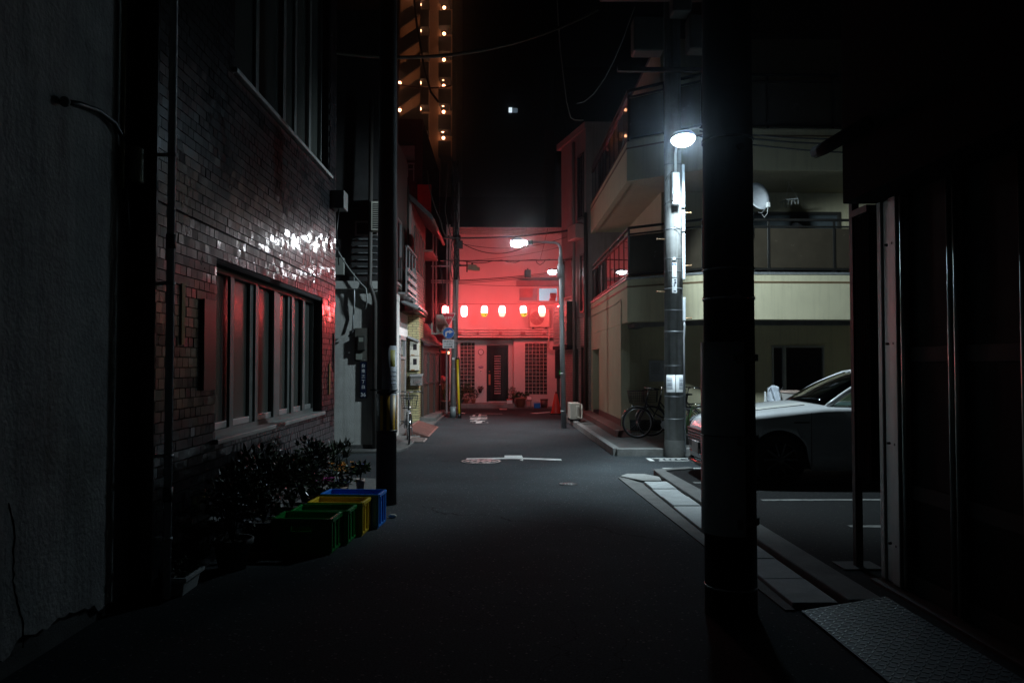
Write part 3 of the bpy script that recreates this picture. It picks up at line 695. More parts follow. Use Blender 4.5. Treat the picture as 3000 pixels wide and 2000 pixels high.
# ================================================================== RED LIT HOUSE across the T junction
HY = 30.0
hx0, hx1 = fx(1318, HY), 3.35
rh = thing('house', 'two storey pale house glowing red under the paper lanterns', 'building', (.6, HY, 0))
zF0, zF1 = fz(990, HY), fz(961, HY)
wz0, wz1, wx0, wx1 = fz(885, HY), fz(840, HY), fx(1518, HY), fx(1636, HY)
mb = wall_y(MB(), HY, HY + .25, hx0, hx1, zF1 - .05, fz(690, HY), [(wx0, wx1, wz0, wz1)])
mb.box(hx0, hx1, HY + .62, HY + 6, 0, zF1 - .05); mb.box(hx0, hx1, HY + .26, HY + 6, zF1 - .049, fz(690, HY))
mb.build('upper_wall', m_pink, rh)
cx_r = fx(1505, HY)
lw = MB(); dx0, dx1 = fx(1426, HY + .35), fx(1489, HY + .35)
zD0, zD1 = fz(1176, HY), fz(1010, HY)
lx0, lx1 = fx(1348, HY + .3), fx(1391, HY + .3); rx0, rx1 = fx(1538, HY), fx(1603, HY)
lw = wall_y(MB(), HY + .3, HY + .55, hx0, cx_r + .1, 0, zF1 - .06, [(lx0, lx1, fz(1152, HY + .3), fz(1003, HY + .3)), (dx0, dx1, zD0, zD1)])
wall_y(lw, HY + .02, HY + .29, cx_r, hx1, 0, zF1 - .06, [(rx0, rx1, fz(1155, HY), fz(1005, HY))])
lw.build('lower_wall', m_pink, rh)
MB().box(hx0, hx1, HY + .56, HY + .6, 0, zF1 - .06).build('backing', m_dark, rh)
# ribbed fascia band and coping
def ribs(mb, x0, x1, yb, z0, z1, n, dep, slope=0):
    h = (z1 - z0) / n
    for i in range(n):
        a = z0 + i * h; e = dep + slope * i
        mb.prism([(yb, a + .002), (yb - e, a + h * .12), (yb - e, a + h * .62), (yb - e + .045, a + h * .7), (yb - e + .045, a + h * .95), (yb, a + h * .97)], x0, x1, axis='x')
    return mb
ribs(MB(), hx0 - .08, hx1, HY, zF0, zF1, 4, .26, .02).build('fascia', mat('fascia_white', (.62, .58, .55), .5, var=.08, streak=.3), rh)
fm = MB()
for px_, ww in ((1347, .05), (1399.5, .04), (1466, .05), (1532, .09), (1595, .06)):
    x = fx(px_, HY - .3); fm.box(x - ww, x + ww, HY - .345, HY - .3, (zF0 + zF1) / 2 - .07, (zF0 + zF1) / 2 + .03).nxt()
fm.build_each('fascia_vent', mat('vent_red', (.28, .17, .16), .6), rh)
ribs(MB(), hx0 - .12, hx1, HY, fz(690, HY), fz(667, HY), 4, .1, .03).build('coping', MATS['fascia_white'], rh)
MB().box(hx0, hx1, HY, HY + 6, fz(690, HY), fz(668, HY)).build('roof', m_conc_d, rh)
# window with shutter box
w = MB()
for a_, b2, c0, c1 in ((wx0, wx1, wz0, wz0 + .05), (wx0, wx1, wz1 - .05, wz1), (wx0, wx0 + .05, wz0 + .05, wz1 - .05), (wx1 - .05, wx1, wz0 + .05, wz1 - .05), ((wx0 + wx1) / 2 - .03, (wx0 + wx1) / 2 + .03, wz0 + .05, wz1 - .05)):
    w.box(a_, b2, HY - .04, HY + .08, c0, c1)
wo = w.build('window', m_pink, rh, bevel=.006)
def lit_pane():
    m, nt, out = _tree('lit_frosted_pane'); L = nt.links.new
    tc = _n(nt, 'ShaderNodeTexCoord'); vo = _n(nt, 'ShaderNodeTexVoronoi'); vo.inputs['Scale'].default_value = 45; L(tc.outputs['Object'], vo.inputs['Vector'])
    rp = _n(nt, 'ShaderNodeValToRGB'); rp.color_ramp.elements[0].color = (.75, .9, 1, 1); rp.color_ramp.elements[1].color = (.22, .34, .5, 1); rp.color_ramp.elements[1].position = .7; L(vo.outputs['Distance'], rp.inputs[0])
    e = _n(nt, 'ShaderNodeEmission'); e.inputs[1].default_value = .85; L(rp.outputs[0], e.inputs[0])
    gl = _n(nt, 'ShaderNodeBsdfGlossy'); gl.inputs['Roughness'].default_value = .25; ms = _n(nt, 'ShaderNodeMixShader'); ms.inputs[0].default_value = .18
    L(e.outputs[0], ms.inputs[1]); L(gl.outputs[0], ms.inputs[2]); L(ms.outputs[0], out.inputs[0]); return m
wm = (wx0 + wx1) / 2
MB().box(wm + .03, wx1 - .05, HY + .03, HY + .045, wz0 + .05, wz1 - .05).build('pane', lit_pane(), wo)
MB().box(wx0 + .05, wm - .03, HY + .05, HY + .065, wz0 + .05, wz1 - .05).build('pane', mat('pane_blue', (.3, .33, .38), .3, spec=.6), wo)
MB().box(wx0 + .06, wm - .2, HY + .015, HY + .045, wz0 + .18, wz1 - .055).build('blind', mat('blind_pink', (.45, .3, .3), .8), wo)
it = MB(); it.box(wx1 - .34, wx1 - .1, HY + .005, HY + .025, wz0 + .055, wz0 + .16); it.lathe([(.1, 0), (.13, .08), (.12, .19), (1e-4, .2)], (wx1 - .19, HY + .02, wz0 + .16), 16, sy=.1); it.build('silhouette', mat('kettle_red', (.3, .12, .1), .6), wo)
sb = MB(); sb.box(wx0 - .07, wx1 + .06, HY - .22, HY, fz(839, HY), fz(823, HY)); sb.build('shutter_box', mat('shutter_box', (.3, .22, .23), .5, var=.1), wo, bevel=.01)
MB().box(wx0 - .02, wx1 + .03, HY - .12, HY - .04, wz0 - .05, wz0 - .005).build('sill', m_pink, wo, bevel=.006)
# glass block panels
m_gblock = mat('glass_block', (.02, .022, .02), .12, var=.5, vs=3, spec=.8)
m_mort = mat('block_mortar', (.55, .52, .47), .7, var=.1)
def glass_blocks(x0, x1, z0, z1, yf, nc, nr):
    fr = MB(); bw = (x1 - x0) / nc; bhh = (z1 - z0) / nr; g = .0065
    for i in range(nc + 1): fr.box(x0 + i * bw - g, x0 + i * bw + g, yf, yf + .06, z0, z1)
    for j in range(nr + 1):
        for i in range(nc): fr.box(x0 + i * bw + g, x0 + (i + 1) * bw - g, yf + .001, yf + .06, z0 + j * bhh - g, z0 + j * bhh + g)
    po = fr.build('glass_block_panel', m_mort, rh)
    bl = MB(); N = 6
    for i in range(nc):
        for j in range(nr):
            cx, cz = x0 + (i + .5) * bw, z0 + (j + .5) * bhh; hw, hh = bw / 2 - g, bhh / 2 - g
            vs = []
            for v in range(N + 1):
                for u in range(N + 1):
                    a_, c_ = u / N * 2 - 1, v / N * 2 - 1
                    d_ = (1 - a_ ** 4) * (1 - c_ ** 4)
                    wob = rnd.uniform(-.0008, .0008)
                    vs.append((cx + a_ * hw, yf + .028 - .022 * d_ + .03 * max(0, 1 - (a_ * a_ + c_ * c_) * 1.9) + wob, cz + c_ * hh))
            bl.add(vs, [(v * (N + 1) + u, v * (N + 1) + u + 1, (v + 1) * (N + 1) + u + 1, (v + 1) * (N + 1) + u) for v in range(N) for u in range(N)], True)
    bl.build('glass_blocks', m_gblock, po, recalc=False)
glass_blocks(rx0, rx1, fz(1155, HY), fz(1005, HY), HY + .015, 6, 14)
glass_blocks(lx0, lx1, fz(1152, HY + .3), fz(1003, HY + .3), HY + .315, 4, 14)
# door
dy = HY + .33
d = MB(); 
for a_, b2, c0, c1 in ((dx0, dx0 + .07, zD0, zD1), (dx1 - .07, dx1, zD0, zD1), (dx0 + .07, dx1 - .07, zD1 - .12, zD1)): d.box(a_, b2, dy - .06, dy + .06, c0, c1)
m_door = mat('door_black', (.012, .013, .014), .3, .3, var=.2)
do = d.build('door', m_door, rh, bevel=.005)
lxa, lxb = fx(1448, dy), fx(1467, dy); lz0, lz1 = fz(1156, dy), fz(1040, dy)
lf = wall_y(MB(), dy, dy + .04, dx0 + .07, dx1 - .07, zD0 + .01, zD1 - .12, [(lxa, lxb, lz0, lz1)])
lf.build('leaf', m_door, do)
tr = MB()
for a_, b2 in ((lxa - .1, lxa - .06), (lxb + .06, lxb + .1)): tr.box(a_, b2, dy - .02, dy, lz0 - .1, lz1 + .1)
tr.build('trim', m_black, do, bevel=.004)
lvv = MB(); n = 16
for i in range(n):
    z = lz0 + (lz1 - lz0) * (i + .5) / n; lvv.obox(((lxa + lxb) / 2, dy + .012, z), (lxb - lxa, .05, .02), Matrix.Rotation(R(-35), 3, 'X'))
lvv.build('louvre', mat('louvre_steel', (.66, .68, .68), .4, .1), do)
MB().box(lxa, lxb, dy + .034, dy + .04, lz0, lz1).build('pane', m_dark, do)
hx = fx(1434, dy); hd = MB(); hd.box(hx - .04, hx + .04, dy - .05, dy - .015, fz(1127, dy), fz(1096, dy)); hd.box(hx - .02, hx + .02, dy - .02, dy, fz(1110, dy), fz(1105, dy)); hd.ball((hx, dy - .01, fz(1088, dy)), .022, 8); hd.build('handle', mat('handle_wood', (.5, .22, .14), .35), do, bevel=.006)
# step
MB().box(fx(1338, HY), cx_r - .01, HY - .55, HY + .29, 0, fz(1180, HY)).build('step', m_conc, rh, bevel=.015)
MB().box(cx_r, hx1, HY - .42, HY + .01, 0, fz(1190.5, HY)).build('step', m_conc, rh, bevel=.012)
MB().box(hx0 - .02, hx0 + .02, HY - .04, HY + .02, .1, 6.4).build('drainpipe', m_pink, rh, bevel=.01)
pts = [at(a_, b2, HY - .18) for a_, b2 in ((1608, 908), (1612, 925), (1611, 945), (1608, 965), (1609, 985), (1605, 1005), (1606, 1015), (1611, 1023), (1619, 1026), (1626, 1023), (1630, 1015), (1634, 1022), (1640, 1020))]
for q in pts[3:6]: q.y = HY - .36
MB().tube(pts, .036, 10).build('pipe_duct', mat('duct_ivory', (.6, .52, .46), .5), rh)

# ================================================================== dark blocks behind, far left and far right
m_far = mat('far_wall', (.05, .05, .052), .85, var=.3)
fb = thing('office_block', 'dark red panelled block rising behind the cross street on the left', 'building', (-6, 34.5, 0))
mb = MB(); mb.box(-9, fx(1236, 34.5), 34.5, 44, 0, fz(350, 34.5)); mb.build('wall', mat('dull_red_wall', (.07, .012, .012), .8, var=.3, streak=.4), fb)
MB().box(fx(1222, 34.3), fx(1262, 34.3), 34.2, 34.49, fz(640, 34.3), fz(543, 34.3)).build('sign_board', mat('sign_board_red', (.62, .012, .02), .5), fb)
MB().box(fx(1166, 34.4), fx(1212, 34.4), 34.3, 34.49, fz(470, 34.4), fz(430, 34.4)).build('pale_panel', mat('panel_pale', (.3, .26, .25), .7), fb)
fr = MB()
for a_, b2, c0, c1 in ((1170, 1212, 478, 482), (1170, 1212, 495, 498), (1190, 1193, 478, 520), (1208, 1211, 478, 530)): fr.box(fx(a_, 34), fx(b2, 34), 34.0, 34.06, fz(c1, 34), fz(c0, 34))
fr.build('roof_frame', m_galv, fb)
sidep = thing('side_house', 'bluish sided house down the cross street on the left', 'building', (-3.2, 33, 0))
mb = MB()
for i in range(16): mb.prism([(33.0, .2 * i), (32.98, .2 * i), (33.0, .2 * i + .195)], -3.6, -1.95, axis='x')
mb.box(-3.6, -1.95, 33.0, 34.0, 0, 3.3); mb.build('wall', mat('blue_siding', (.3, .33, .42), .6), sidep)
MB().box(-3.65, -1.9, 32.8, 34.05, 3.3, 3.42).build('roof', m_far, sidep)
# dark blocks against the night behind the red house
for (x0, x1, y0, zt, lab, lit) in ((-4.5, 3.0, 52, 12.6, 'low dark block directly behind the red lit house', None), (-3.1, 16, 66, 62.0, 'dark block behind with one cold lit window high up', (1500, 322)), (3.2, 14, 46, 19, 'dark block on the right behind the red lit house', None)):
    t = thing('far_block', lab, 'building', ((x0 + x1) / 2, y0, 0))
    MB().box(x0, x1, y0, y0 + 10, 0, zt).build('wall', mat('night_wall', (.018, .018, .02), .95), t)
    if lit:
        q = at(1495, 323, y0); MB().box(q.x - .13, q.x + .15, y0 - .06, y0 - .03, q.z - .22, q.z + .2).build('lit_window', emit('cold_window', (.75, .9, 1), 1.1), t)
        q = at(1509, 324, y0); MB().box(q.x - .2, q.x + .2, y0 - .06, y0 - .03, q.z - .2, q.z + .18).build('lit_window', emit('cold_window_dim', (.4, .55, .7), .16), t)
# ================================================================== HIGH RISE with lit galleries
hr = thing('apartment_tower', 'tall apartment tower with small orange lamps on every gallery', 'building', (-9, 92, 0))
TYY = 92
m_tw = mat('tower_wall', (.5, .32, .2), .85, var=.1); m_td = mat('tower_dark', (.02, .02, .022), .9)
x = lambda px_: fx(px_, TYY)
z = lambda py_: fz(py_, TYY)
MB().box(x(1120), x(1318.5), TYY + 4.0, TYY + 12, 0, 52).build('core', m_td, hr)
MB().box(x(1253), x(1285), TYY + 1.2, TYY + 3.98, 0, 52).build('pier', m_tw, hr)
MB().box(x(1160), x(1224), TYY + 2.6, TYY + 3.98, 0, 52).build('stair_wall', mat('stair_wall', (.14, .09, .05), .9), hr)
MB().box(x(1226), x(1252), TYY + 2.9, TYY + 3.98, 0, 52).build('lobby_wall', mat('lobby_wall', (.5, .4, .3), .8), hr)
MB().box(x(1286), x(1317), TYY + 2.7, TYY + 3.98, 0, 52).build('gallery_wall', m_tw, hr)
lamps = []
for k in range(-1, 8):
    dy_ = 76.3 * k                       # floor pitch in photo pixels
    py0 = 30 + dy_
    if py0 > 430: break
    zb, zt = z(py0 + 45), z(py0)
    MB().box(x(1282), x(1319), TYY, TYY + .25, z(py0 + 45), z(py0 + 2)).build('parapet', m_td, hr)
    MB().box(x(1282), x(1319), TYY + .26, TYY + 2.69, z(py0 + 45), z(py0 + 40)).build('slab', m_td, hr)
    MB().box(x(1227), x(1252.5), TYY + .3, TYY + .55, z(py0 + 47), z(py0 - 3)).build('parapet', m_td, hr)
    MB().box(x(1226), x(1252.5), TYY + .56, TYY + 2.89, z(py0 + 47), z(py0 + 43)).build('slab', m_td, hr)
    MB().box(x(1312), x(1315), TYY + .3, TYY + .5, z(py0 + 2), z(py0 - 29)).build('post', m_tw, hr)
    st = MB(); st.prism([(x(1168), z(py0 + 128)), (x(1228), z(py0 + 86)), (x(1228), z(py0 + 44)), (x(1168), z(py0 + 84))], TYY + .2, TYY + .5, axis='y'); st.build('stair_parapet', m_td, hr)
    lamps += [(1300 - .5 * k, py0 - 27, .19), (1301.5 - .5 * k, py0 - 7, .19), (1190 - .4 * k, py0 + 30, .22), (1230, py0 - 16, .2)]
    if k in (2, 3, 4): lamps.append((1171, py0 + 55 + 3 * k, .2))
m_gl = emit('warm_lamp', (1, .4, .2), 12)
for px_, py_, r_ in lamps:
    q = at(px_, py_, TYY + 1.0); MB().ball(q, r_, 5).build('lamp', m_gl, hr)
# ================================================================== CREAM HOUSE (right, beyond the side street)
ch = thing('cream_house', 'cream rendered house with wraparound balconies and parking under it', 'building', (4, 18, 0))
SX = 2.75
mb = MB()
# street side wall with doorway recess; front wall with window opening
wall_x(mb, SX, SX + .2, 18.0, 23.9, 0, 2.518, [(21.95, 23.55, .1, 2.05)])
wall_y(mb, 18.2, 18.4, SX + .21, 9.6, 0, 2.518, [(at(2262, 1100, 18.2).x, at(2415, 1100, 18.2).x, .62, 2.05)])
mb.box(SX, SX + .21, 17.98, 18.4, 0, 2.62) if False else None
mb.box(9.4, 9.59, 16.3, 18.19, 0, 2.38)
mb.build('ground_wall', m_cream, ch, bevel=.006)
MB().box(SX + .201, SX + 1.2, 21.9, 23.6, .1, 2.2).build('doorway', m_dark, ch)
MB().box(SX - .012, SX, 17.98, 21.94, .1, .38).build('skirting', m_maroon, ch)
MB().box(SX + .004, SX + .19, 21.951, 21.99, .1, 2.05).build('door_jamb', mat('jamb_dark', (.05, .05, .03), .6), ch)
MB().box(SX + .02, SX + .19, 21.99, 23.5, .1, .3).build('threshold', m_dark, ch)
# first floor outline: street corner, chamfer to the front, front
OUT = [(SX, 23.9), (SX, 17.05), (4.12, 16.0), (9.6, 16.08)]
def band(name, off, z0, z1, th_, m_, bev=.006, par=None):
    """a parapet following the outline, th_ thick"""
    pts = [Vector((a, b_)) for a, b_ in OUT]
    def offs(d):
        res = []
        for i, p in enumerate(pts):
            ns = []
            if i > 0: e = (pts[i] - pts[i - 1]).normalized(); ns.append(Vector((-e.y, e.x)))
            if i < len(pts) - 1: e = (pts[i + 1] - pts[i]).normalized(); ns.append(Vector((-e.y, e.x)))
            nn_ = sum(ns, Vector((0, 0))).normalized(); nn_ = nn_ / max(.3, nn_.dot(ns[0])); res.append(p + nn_ * d)
        return res
    a = offs(off); b_ = offs(off + th_)
    mb_ = MB(); n = len(pts)
    vs = [(p.x, p.y, z0) for p in a] + [(p.x, p.y, z0) for p in b_] + [(p.x, p.y, z1) for p in a] + [(p.x, p.y, z1) for p in b_]
    fs = []
    for i in range(n - 1):
        fs += [(i, i + 1, 2 * n + i + 1, 2 * n + i), (n + i + 1, n + i, 3 * n + i, 3 * n + i + 1), (2 * n + i, 2 * n + i + 1, 3 * n + i + 1, 3 * n + i), (i + 1, i, n + i, n + i + 1)]
    fs += [(0, 2 * n, 3 * n, n), (n - 1, 2 * n - 1, 4 * n - 1, 3 * n - 1)]
    mb_.add(vs, fs); return mb_.build(name, m_, par or ch, bevel=bev)
zb0, zb1 = 2.52, 3.43
def slab(name, z0, z1, m_): return MB().prism([(SX + .1, 23.9), (SX + .1, 17.2), (4.16, 16.14), (9.6, 16.22), (9.6, 23.9)], z0, z1).build(name, m_, ch)
b1 = band('balcony_parapet', 0, zb0, zb1, .14, m_cream)
band('coping', -.025, zb1 + .002, zb1 + .05, .19, m_galv)
band('trim_line', -.012, zb1 - .17, zb1 - .135, .012, mat('trim_brown', (.16, .1, .05), .5), 0)
slab('balcony_floor', 2.56, 2.68, m_cream)
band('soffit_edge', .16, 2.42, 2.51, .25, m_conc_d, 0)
# first floor walls, set back
UX = 3.75
mb = wall_x(MB(), UX, UX + .2, 18.3, 23.9, 2.69, 5.6, []); wall_y(mb, 18.3, 18.5, UX + .21, 9.6, 2.69, 5.6, [(at(2180, 600, 18.3).x, at(2462, 600, 18.3).x, 2.8, 5.15)]); mb.build('upper_wall', m_cream, ch)
wa, wb = at(2180, 600, 18.3).x, at(2462, 600, 18.3).x
w = MB()
for a, b_, c0, c1 in ((wa, wb, 5.08, 5.15), (wa, wa + .06, 2.8, 5.08), (wb - .06, wb, 2.8, 5.08), ((wa + wb) / 2 - .04, (wa + wb) / 2 + .04, 2.8, 5.08)): w.box(a, b_, 18.27, 18.4, c0, c1)
wo = w.build('window', m_alu_d, ch); MB().box(wa + .06, wb - .06, 18.36, 18.37, 2.8, 5.08).build('pane', mat('curtain_pane', (.1, .12, .13), .35, spec=.6), wo)
mb = MB(); q = at(2484, 600, 18.26); mb.box(q.x - .02, q.x + .02, 18.24, 18.29, 2.7, 5.6); mb.build('downpipe', m_cream, ch)
# railing: posts, rails and panels
m_rail = mat('railing_bronze', (.035, .033, .03), .35, .6, var=.15)
m_smoke = mat('smoke_acrylic', (.05, .04, .028), .25, var=.15, spec=.6)
m_refl = mat('clear_acrylic', (.012, .01, .01), .03, var=.05, spec=1.0)
def railing(p, q, z0, z1, nb, thick=.035, panel=None, bal=0, roff=0):
    """posts and two rails from p to q; returns rail object"""
    p = Vector(p); q = Vector(q); rb = MB(); d = (q - p)
    for zz, h in ((z1, .05), (z1 - .14, .035), (z0 + .06, .04)):
        rb.bar((p.x, p.y, zz), (q.x, q.y, zz), .05, h)
    for i in range(nb + 1):
        c = p + d * (i / nb); rb.box(c.x - thick / 2, c.x + thick / 2, c.y - .01, c.y + .01, z0, z1 - .03)
    if bal:
        for i in range(bal + 1):
            c = p + d * (i / bal); rb.box(c.x - .008, c.x + .008, c.y - .008, c.y + .008, z0 + .08, z1 - .16)
    o_ = rb.build('railing', m_rail, ch, bevel=.003)
    if panel:
        nn_ = Vector((-d.y, d.x)).normalized() * .012; pb = MB()
        pb.bar((p.x + nn_.x + d.x * .004, p.y + nn_.y + d.y * .004, (z0 + z1) / 2 - .04), (q.x + nn_.x - d.x * .004, q.y + nn_.y - d.y * .004, (z0 + z1) / 2 - .04), .008, z1 - z0 - .26)
        pb.build('panel', panel, o_)
    return o_
r0 = (SX + .05, 23.85); r1 = (SX + .05, 17.12); r2 = (4.14, 16.08); r3 = (9.55, 16.14)
railing(r0, r1, zb1 + .06, 4.56, 9, .012, m_refl)
railing(r1, r2, zb1 + .06, 4.56, 2, .045, m_smoke)
railing(r2, r3, zb1 + .06, 4.56, 4, .05, m_smoke)
b2_ = band('balcony_parapet', 0, 5.56, 6.42, .14, m_cream)
band('trim_line', -.012, 6.25, 6.285, .012, MATS['trim_brown'], 0)
slab('balcony_floor', 5.6, 5.72, m_cream)
railing(r0, r1, 6.45, 7.55, 9, .012, m_refl)
railing(r1, r2, 6.45, 7.55, 2, .045, m_smoke)
railing(r2, r3, 6.45, 7.55, 4, .05, m_smoke)
MB().box(UX, 9.6, 18.3, 23.9, 5.73, 9.2).build('upper_wall', m_cream, ch)
MB().box(UX + .05, 9.55, 18.35, 23.85, 9.21, 9.4).build('roof', m_conc_d, ch)
# soffit lamp fitting, conduit and ceiling beam
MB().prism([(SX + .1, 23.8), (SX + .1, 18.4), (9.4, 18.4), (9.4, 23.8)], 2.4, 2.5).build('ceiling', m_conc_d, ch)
pts = [ax(a, b_, SX - .015) for a, b_ in ((1716, 955), (1716, 935), (1760, 912), (1800, 892), (1818, 878), (1820, 890), (1820, 1020))]
MB().tube(pts, .011, 6).build('conduit', mat('conduit_cream', (.5, .48, .38), .5), ch)
gx0, gx1 = at(2262, 1100, 18.2).x, at(2415, 1100, 18.2).x; gm = at(2298, 1100, 18.2).x
w = MB()
for a, b_, c0, c1 in ((gx0, gx1, 2.0, 2.05), (gx0, gx1, .62, .68), (gx0, gx0 + .035, .68, 2.0), (gx1 - .035, gx1, .68, 2.0), (gm - .035, gm + .035, .68, 2.0)): w.box(a, b_, 18.17, 18.3, c0, c1)
wo = w.build('window', m_alu, ch, bevel=.004); MB().box(gx0 + .035, gx1 - .035, 18.25, 18.26, .68, 2.0).build('pane', m_glass_d, wo)
MB().box(SX + .1, 9.4, 18.19, 18.199, .1, .35).build('skirting', m_dark, ch)
q0, q1 = at(1902, 1055, 18.17), at(1950, 1117, 18.17)
nt_ = thing('notice_sheet', 'laminated notice sheet on the wall above the parked bicycles', 'notice', ((q0.x + q1.x) / 2, 18.18, q1.z))
MB().box(q0.x, q1.x, 18.175, 18.19, q1.z, q0.z).build('sheet', mat('sheet_grey', (.4, .42, .45), .35), nt_)
mb = MB()
for i in range(6): mb.box(q0.x + .04, q1.x - .06 - rnd.uniform(0, .1), 18.171, 18.1745, q0.z - .08 - i * .045, q0.z - .07 - i * .045)
mb.build('print', mat('print_grey', (.1, .1, .11), .6), nt_)
# satellite dish on the balcony rail
dc = at(2217, 578, 15.85); sd_ = thing('satellite_dish', 'pale grey satellite dish clamped to the balcony railing', 'satellite dish', (dc.x, 15.95, dc.z - .35))
dm = Matrix.Rotation(R(25), 3, 'Z') @ Matrix.Rotation(R(78), 3, 'X')
MB().lathe([(1e-4, 0), (.1, .006), (.2, .03), (.285, .066), (.285, .072), (.2, .037), (.1, .013), (1e-4, .008)], dc, 36, dm).build('dish', mat('dish_grey', (.75, .78, .82), .45, var=.05), sd_)
fe = at(2250, 600, 15.5)
mb = MB().tube([at(2222, 622, 15.85), at(2232, 624, 15.75), fe], .01, 8); mb.build('feed_arm', m_galv, sd_)
MB().obox(fe, (.06, .07, .1), Matrix.Rotation(R(20), 3, 'Z')).build('receiver', m_white, sd_, bevel=.01)
MB().tube([fe, at(2248, 625, 15.6), at(2240, 637, 15.7), at(2232, 628, 15.8)], .005, 6).build('wire', m_white, sd_)
MB().tube([dc + Vector((0, .06, 0)), (dc.x - .02, 16.05, dc.z - .1), (dc.x - .02, 16.05, 4.2)], .018, 8).build('mast', m_galv, sd_)
# laundry hanger
lh = thing('laundry_hanger', 'clip laundry hanger dangling from the balcony ceiling', 'laundry hanger', (at(2325, 600, 17).x, 17, 4.9))
a = at(2300, 585, 17); b_ = at(2338, 582, 17)
mb = MB(); mb.bar(a, b_, .012, .02); mb.bar(a + Vector((0, .3, 0)), b_ + Vector((0, .3, 0)), .012, .02); mb.bar(a, a + Vector((0, .3, 0)), .012, .02); mb.bar(b_, b_ + Vector((0, .3, 0)), .012, .02); m_ = (a + b_) / 2
for q in (a, b_): mb.tube([q, (m_.x, 17.15, q.z + .35)], .003, 4)
mb.tube([(m_.x, 17.15, a.z + .35), (m_.x, 17.15, 5.6)], .004, 5)
mb.build('frame', m_white, lh)
mb = MB()
for i in range(9):
    t = i / 8; q = a.lerp(b_, t) + Vector((0, .3 * (i % 2), 0)); mb.obox((q.x, q.y, q.z - .07), (.012, .01, .09), Matrix.Rotation(rnd.uniform(-.5, .5), 3, 'Y'))
mb.build('pegs', m_white, lh)
tw = thing('hung_washing', 'dark garment hung to dry behind the balcony railing', 'laundry', (at(2335, 640, 17.2).x, 17.2, 3.7))
mb = MB(); g0 = at(2296, 600, 17.2); g1 = at(2368, 600, 17.2); N = 16; vs = []
for j in range(9):
    for i in range(N + 1):
        t = i / N; zz = 4.72 - 1.1 * j / 8 - .12 * abs(t - .5) * 2; vs.append((g0.x + (g1.x - g0.x) * (t * (.8 + .2 * j / 8) + .1 * (1 - j / 8)), 17.2 + .05 * math.sin(t * 14 + j * .2) * (j / 8 + .2), zz))
mb.add(vs, [(j * (N + 1) + i, j * (N + 1) + i + 1, (j + 1) * (N + 1) + i + 1, (j + 1) * (N + 1) + i) for j in range(8) for i in range(N)], True)
mb.build('cloth', mat('dark_cloth', (.012, .012, .014), .9), tw, solid=.008)

# ================================================================== RIGHT CORNER HOUSE (red lit, at the T junction)
ch2 = thing('corner_house', 'narrow house on the right corner with red lit brick bay', 'building', (2.5, 25, 0))
A = Vector((2.62, 24.0, 0)); B = Vector((2.06, 26.3, 0)); D = (B - A).normalized(); NN = Vector((D.y, -D.x, 0)) * -1
if NN.x > 0: NN = -NN
m_cw = mat('corner_wall', (.28, .22, .21), .75, var=.12, vs=4, streak=.3)
m_cb = brick('corner_brick', (.48, .38, .35), (.42, .33, .31), (.24, .17, .16), .3, .075, .007, .5, axis='yz')
MB().prism([(A.x, A.y), (B.x, B.y), (6, 26.3), (6, 24.0)], 3.05, 8.8).build('upper_wall', m_cw, ch2)
MB().prism([(A.x, A.y), (B.x, B.y), (6, 26.3), (6, 24.0)], 0, 3.04).build('wall', m_cb, ch2)
MB().prism([(A.x - .03, A.y), (B.x - .14, B.y + .3), (6, 26.6), (6, 24.0)], 8.8, 9.0).build('coping', m_cw, ch2)
RMx = Matrix((D, NN, Vector((0, 0, 1)))).transposed()
def cpt(t, o_, z): q = A + D * (t * (B - A).length) + NN * o_; return Vector((q.x, q.y, z))
L2 = (B - A).length
def cbox(mb_, t0, t1, o0, o1, z0, z1): return mb_.obox(cpt((t0 + t1) / 2, (o0 + o1) / 2, (z0 + z1) / 2), ((t1 - t0) * L2, abs(o1 - o0), z1 - z0), RMx)
m_bay = mat('bay_siding', (.52, .4, .38), .5, var=.1)
by = MB()
for i in range(13): cbox(by, .42, .98, .002, .3 + .004 * (i % 2), 2.25 + i * .096, 2.25 + i * .096 + .088)
bo = by.build('bay', m_bay, ch2, bevel=.004)
cbox(MB(), .40, .415, .0, .3, 2.22, 3.6).build('bay_edge', m_alu_d, bo)
cbox(MB(), .38, .99, -.0, .32, 2.1, 2.22).build('bay_floor', m_dark, bo)
for nm_, t0, t1, z0, z1 in (('window', .05, .2, 3.2, 5.0), ('window', .5, .9, 3.75, 5.05), ('window', .06, .3, 6.1, 8.1), ('window', .03, .16, .3, 2.2)):
    w = MB(); cbox(w, t0, t1, .001, .04, z0, z0 + .05); cbox(w, t0, t1, .001, .04, z1 - .05, z1); cbox(w, t0, t0 + .02, .001, .04, z0 + .05, z1 - .05); cbox(w, t1 - .02, t1, .001, .04, z0 + .05, z1 - .05)
    wo = w.build('window', m_alu_d, ch2); g = MB(); cbox(g, t0 + .02, t1 - .02, .001, .01, z0 + .05, z1 - .05); g.build('pane', m_glass_d, wo)
hb = MB(); cbox(hb, .04, .36, .002, .3, 5.45, 5.9); hb.build('vent_hood', mat('hood_pink', (.5, .3, .28), .4), ch2, bevel=.02)
MB().tube([(2.6, 23.95, .1), (2.6, 23.95, 6.2)], .05, 10).build('drainpipe', m_alu_d, ch2)
tb = MB(); tb.tube([cpt(.36, .09, .2), cpt(.36, .09, 8.6)], .05, 8); tb.build('drainpipe', m_cw, ch2)
gp_ = MB(); cbox(gp_, .3, .4, .002, .06, .3, 2.1); gp_.build('side_door', m_alu_d, ch2)
p = at(1636, 1064, 27.2)
eb = thing('meter_cabinet', 'dark meter cabinet with a small green light right of the glass blocks', 'cabinet', (p.x + .02, 27.3, .95))
q0, q1 = at(1627, 1020, 27.2), at(1646, 1108, 27.2)
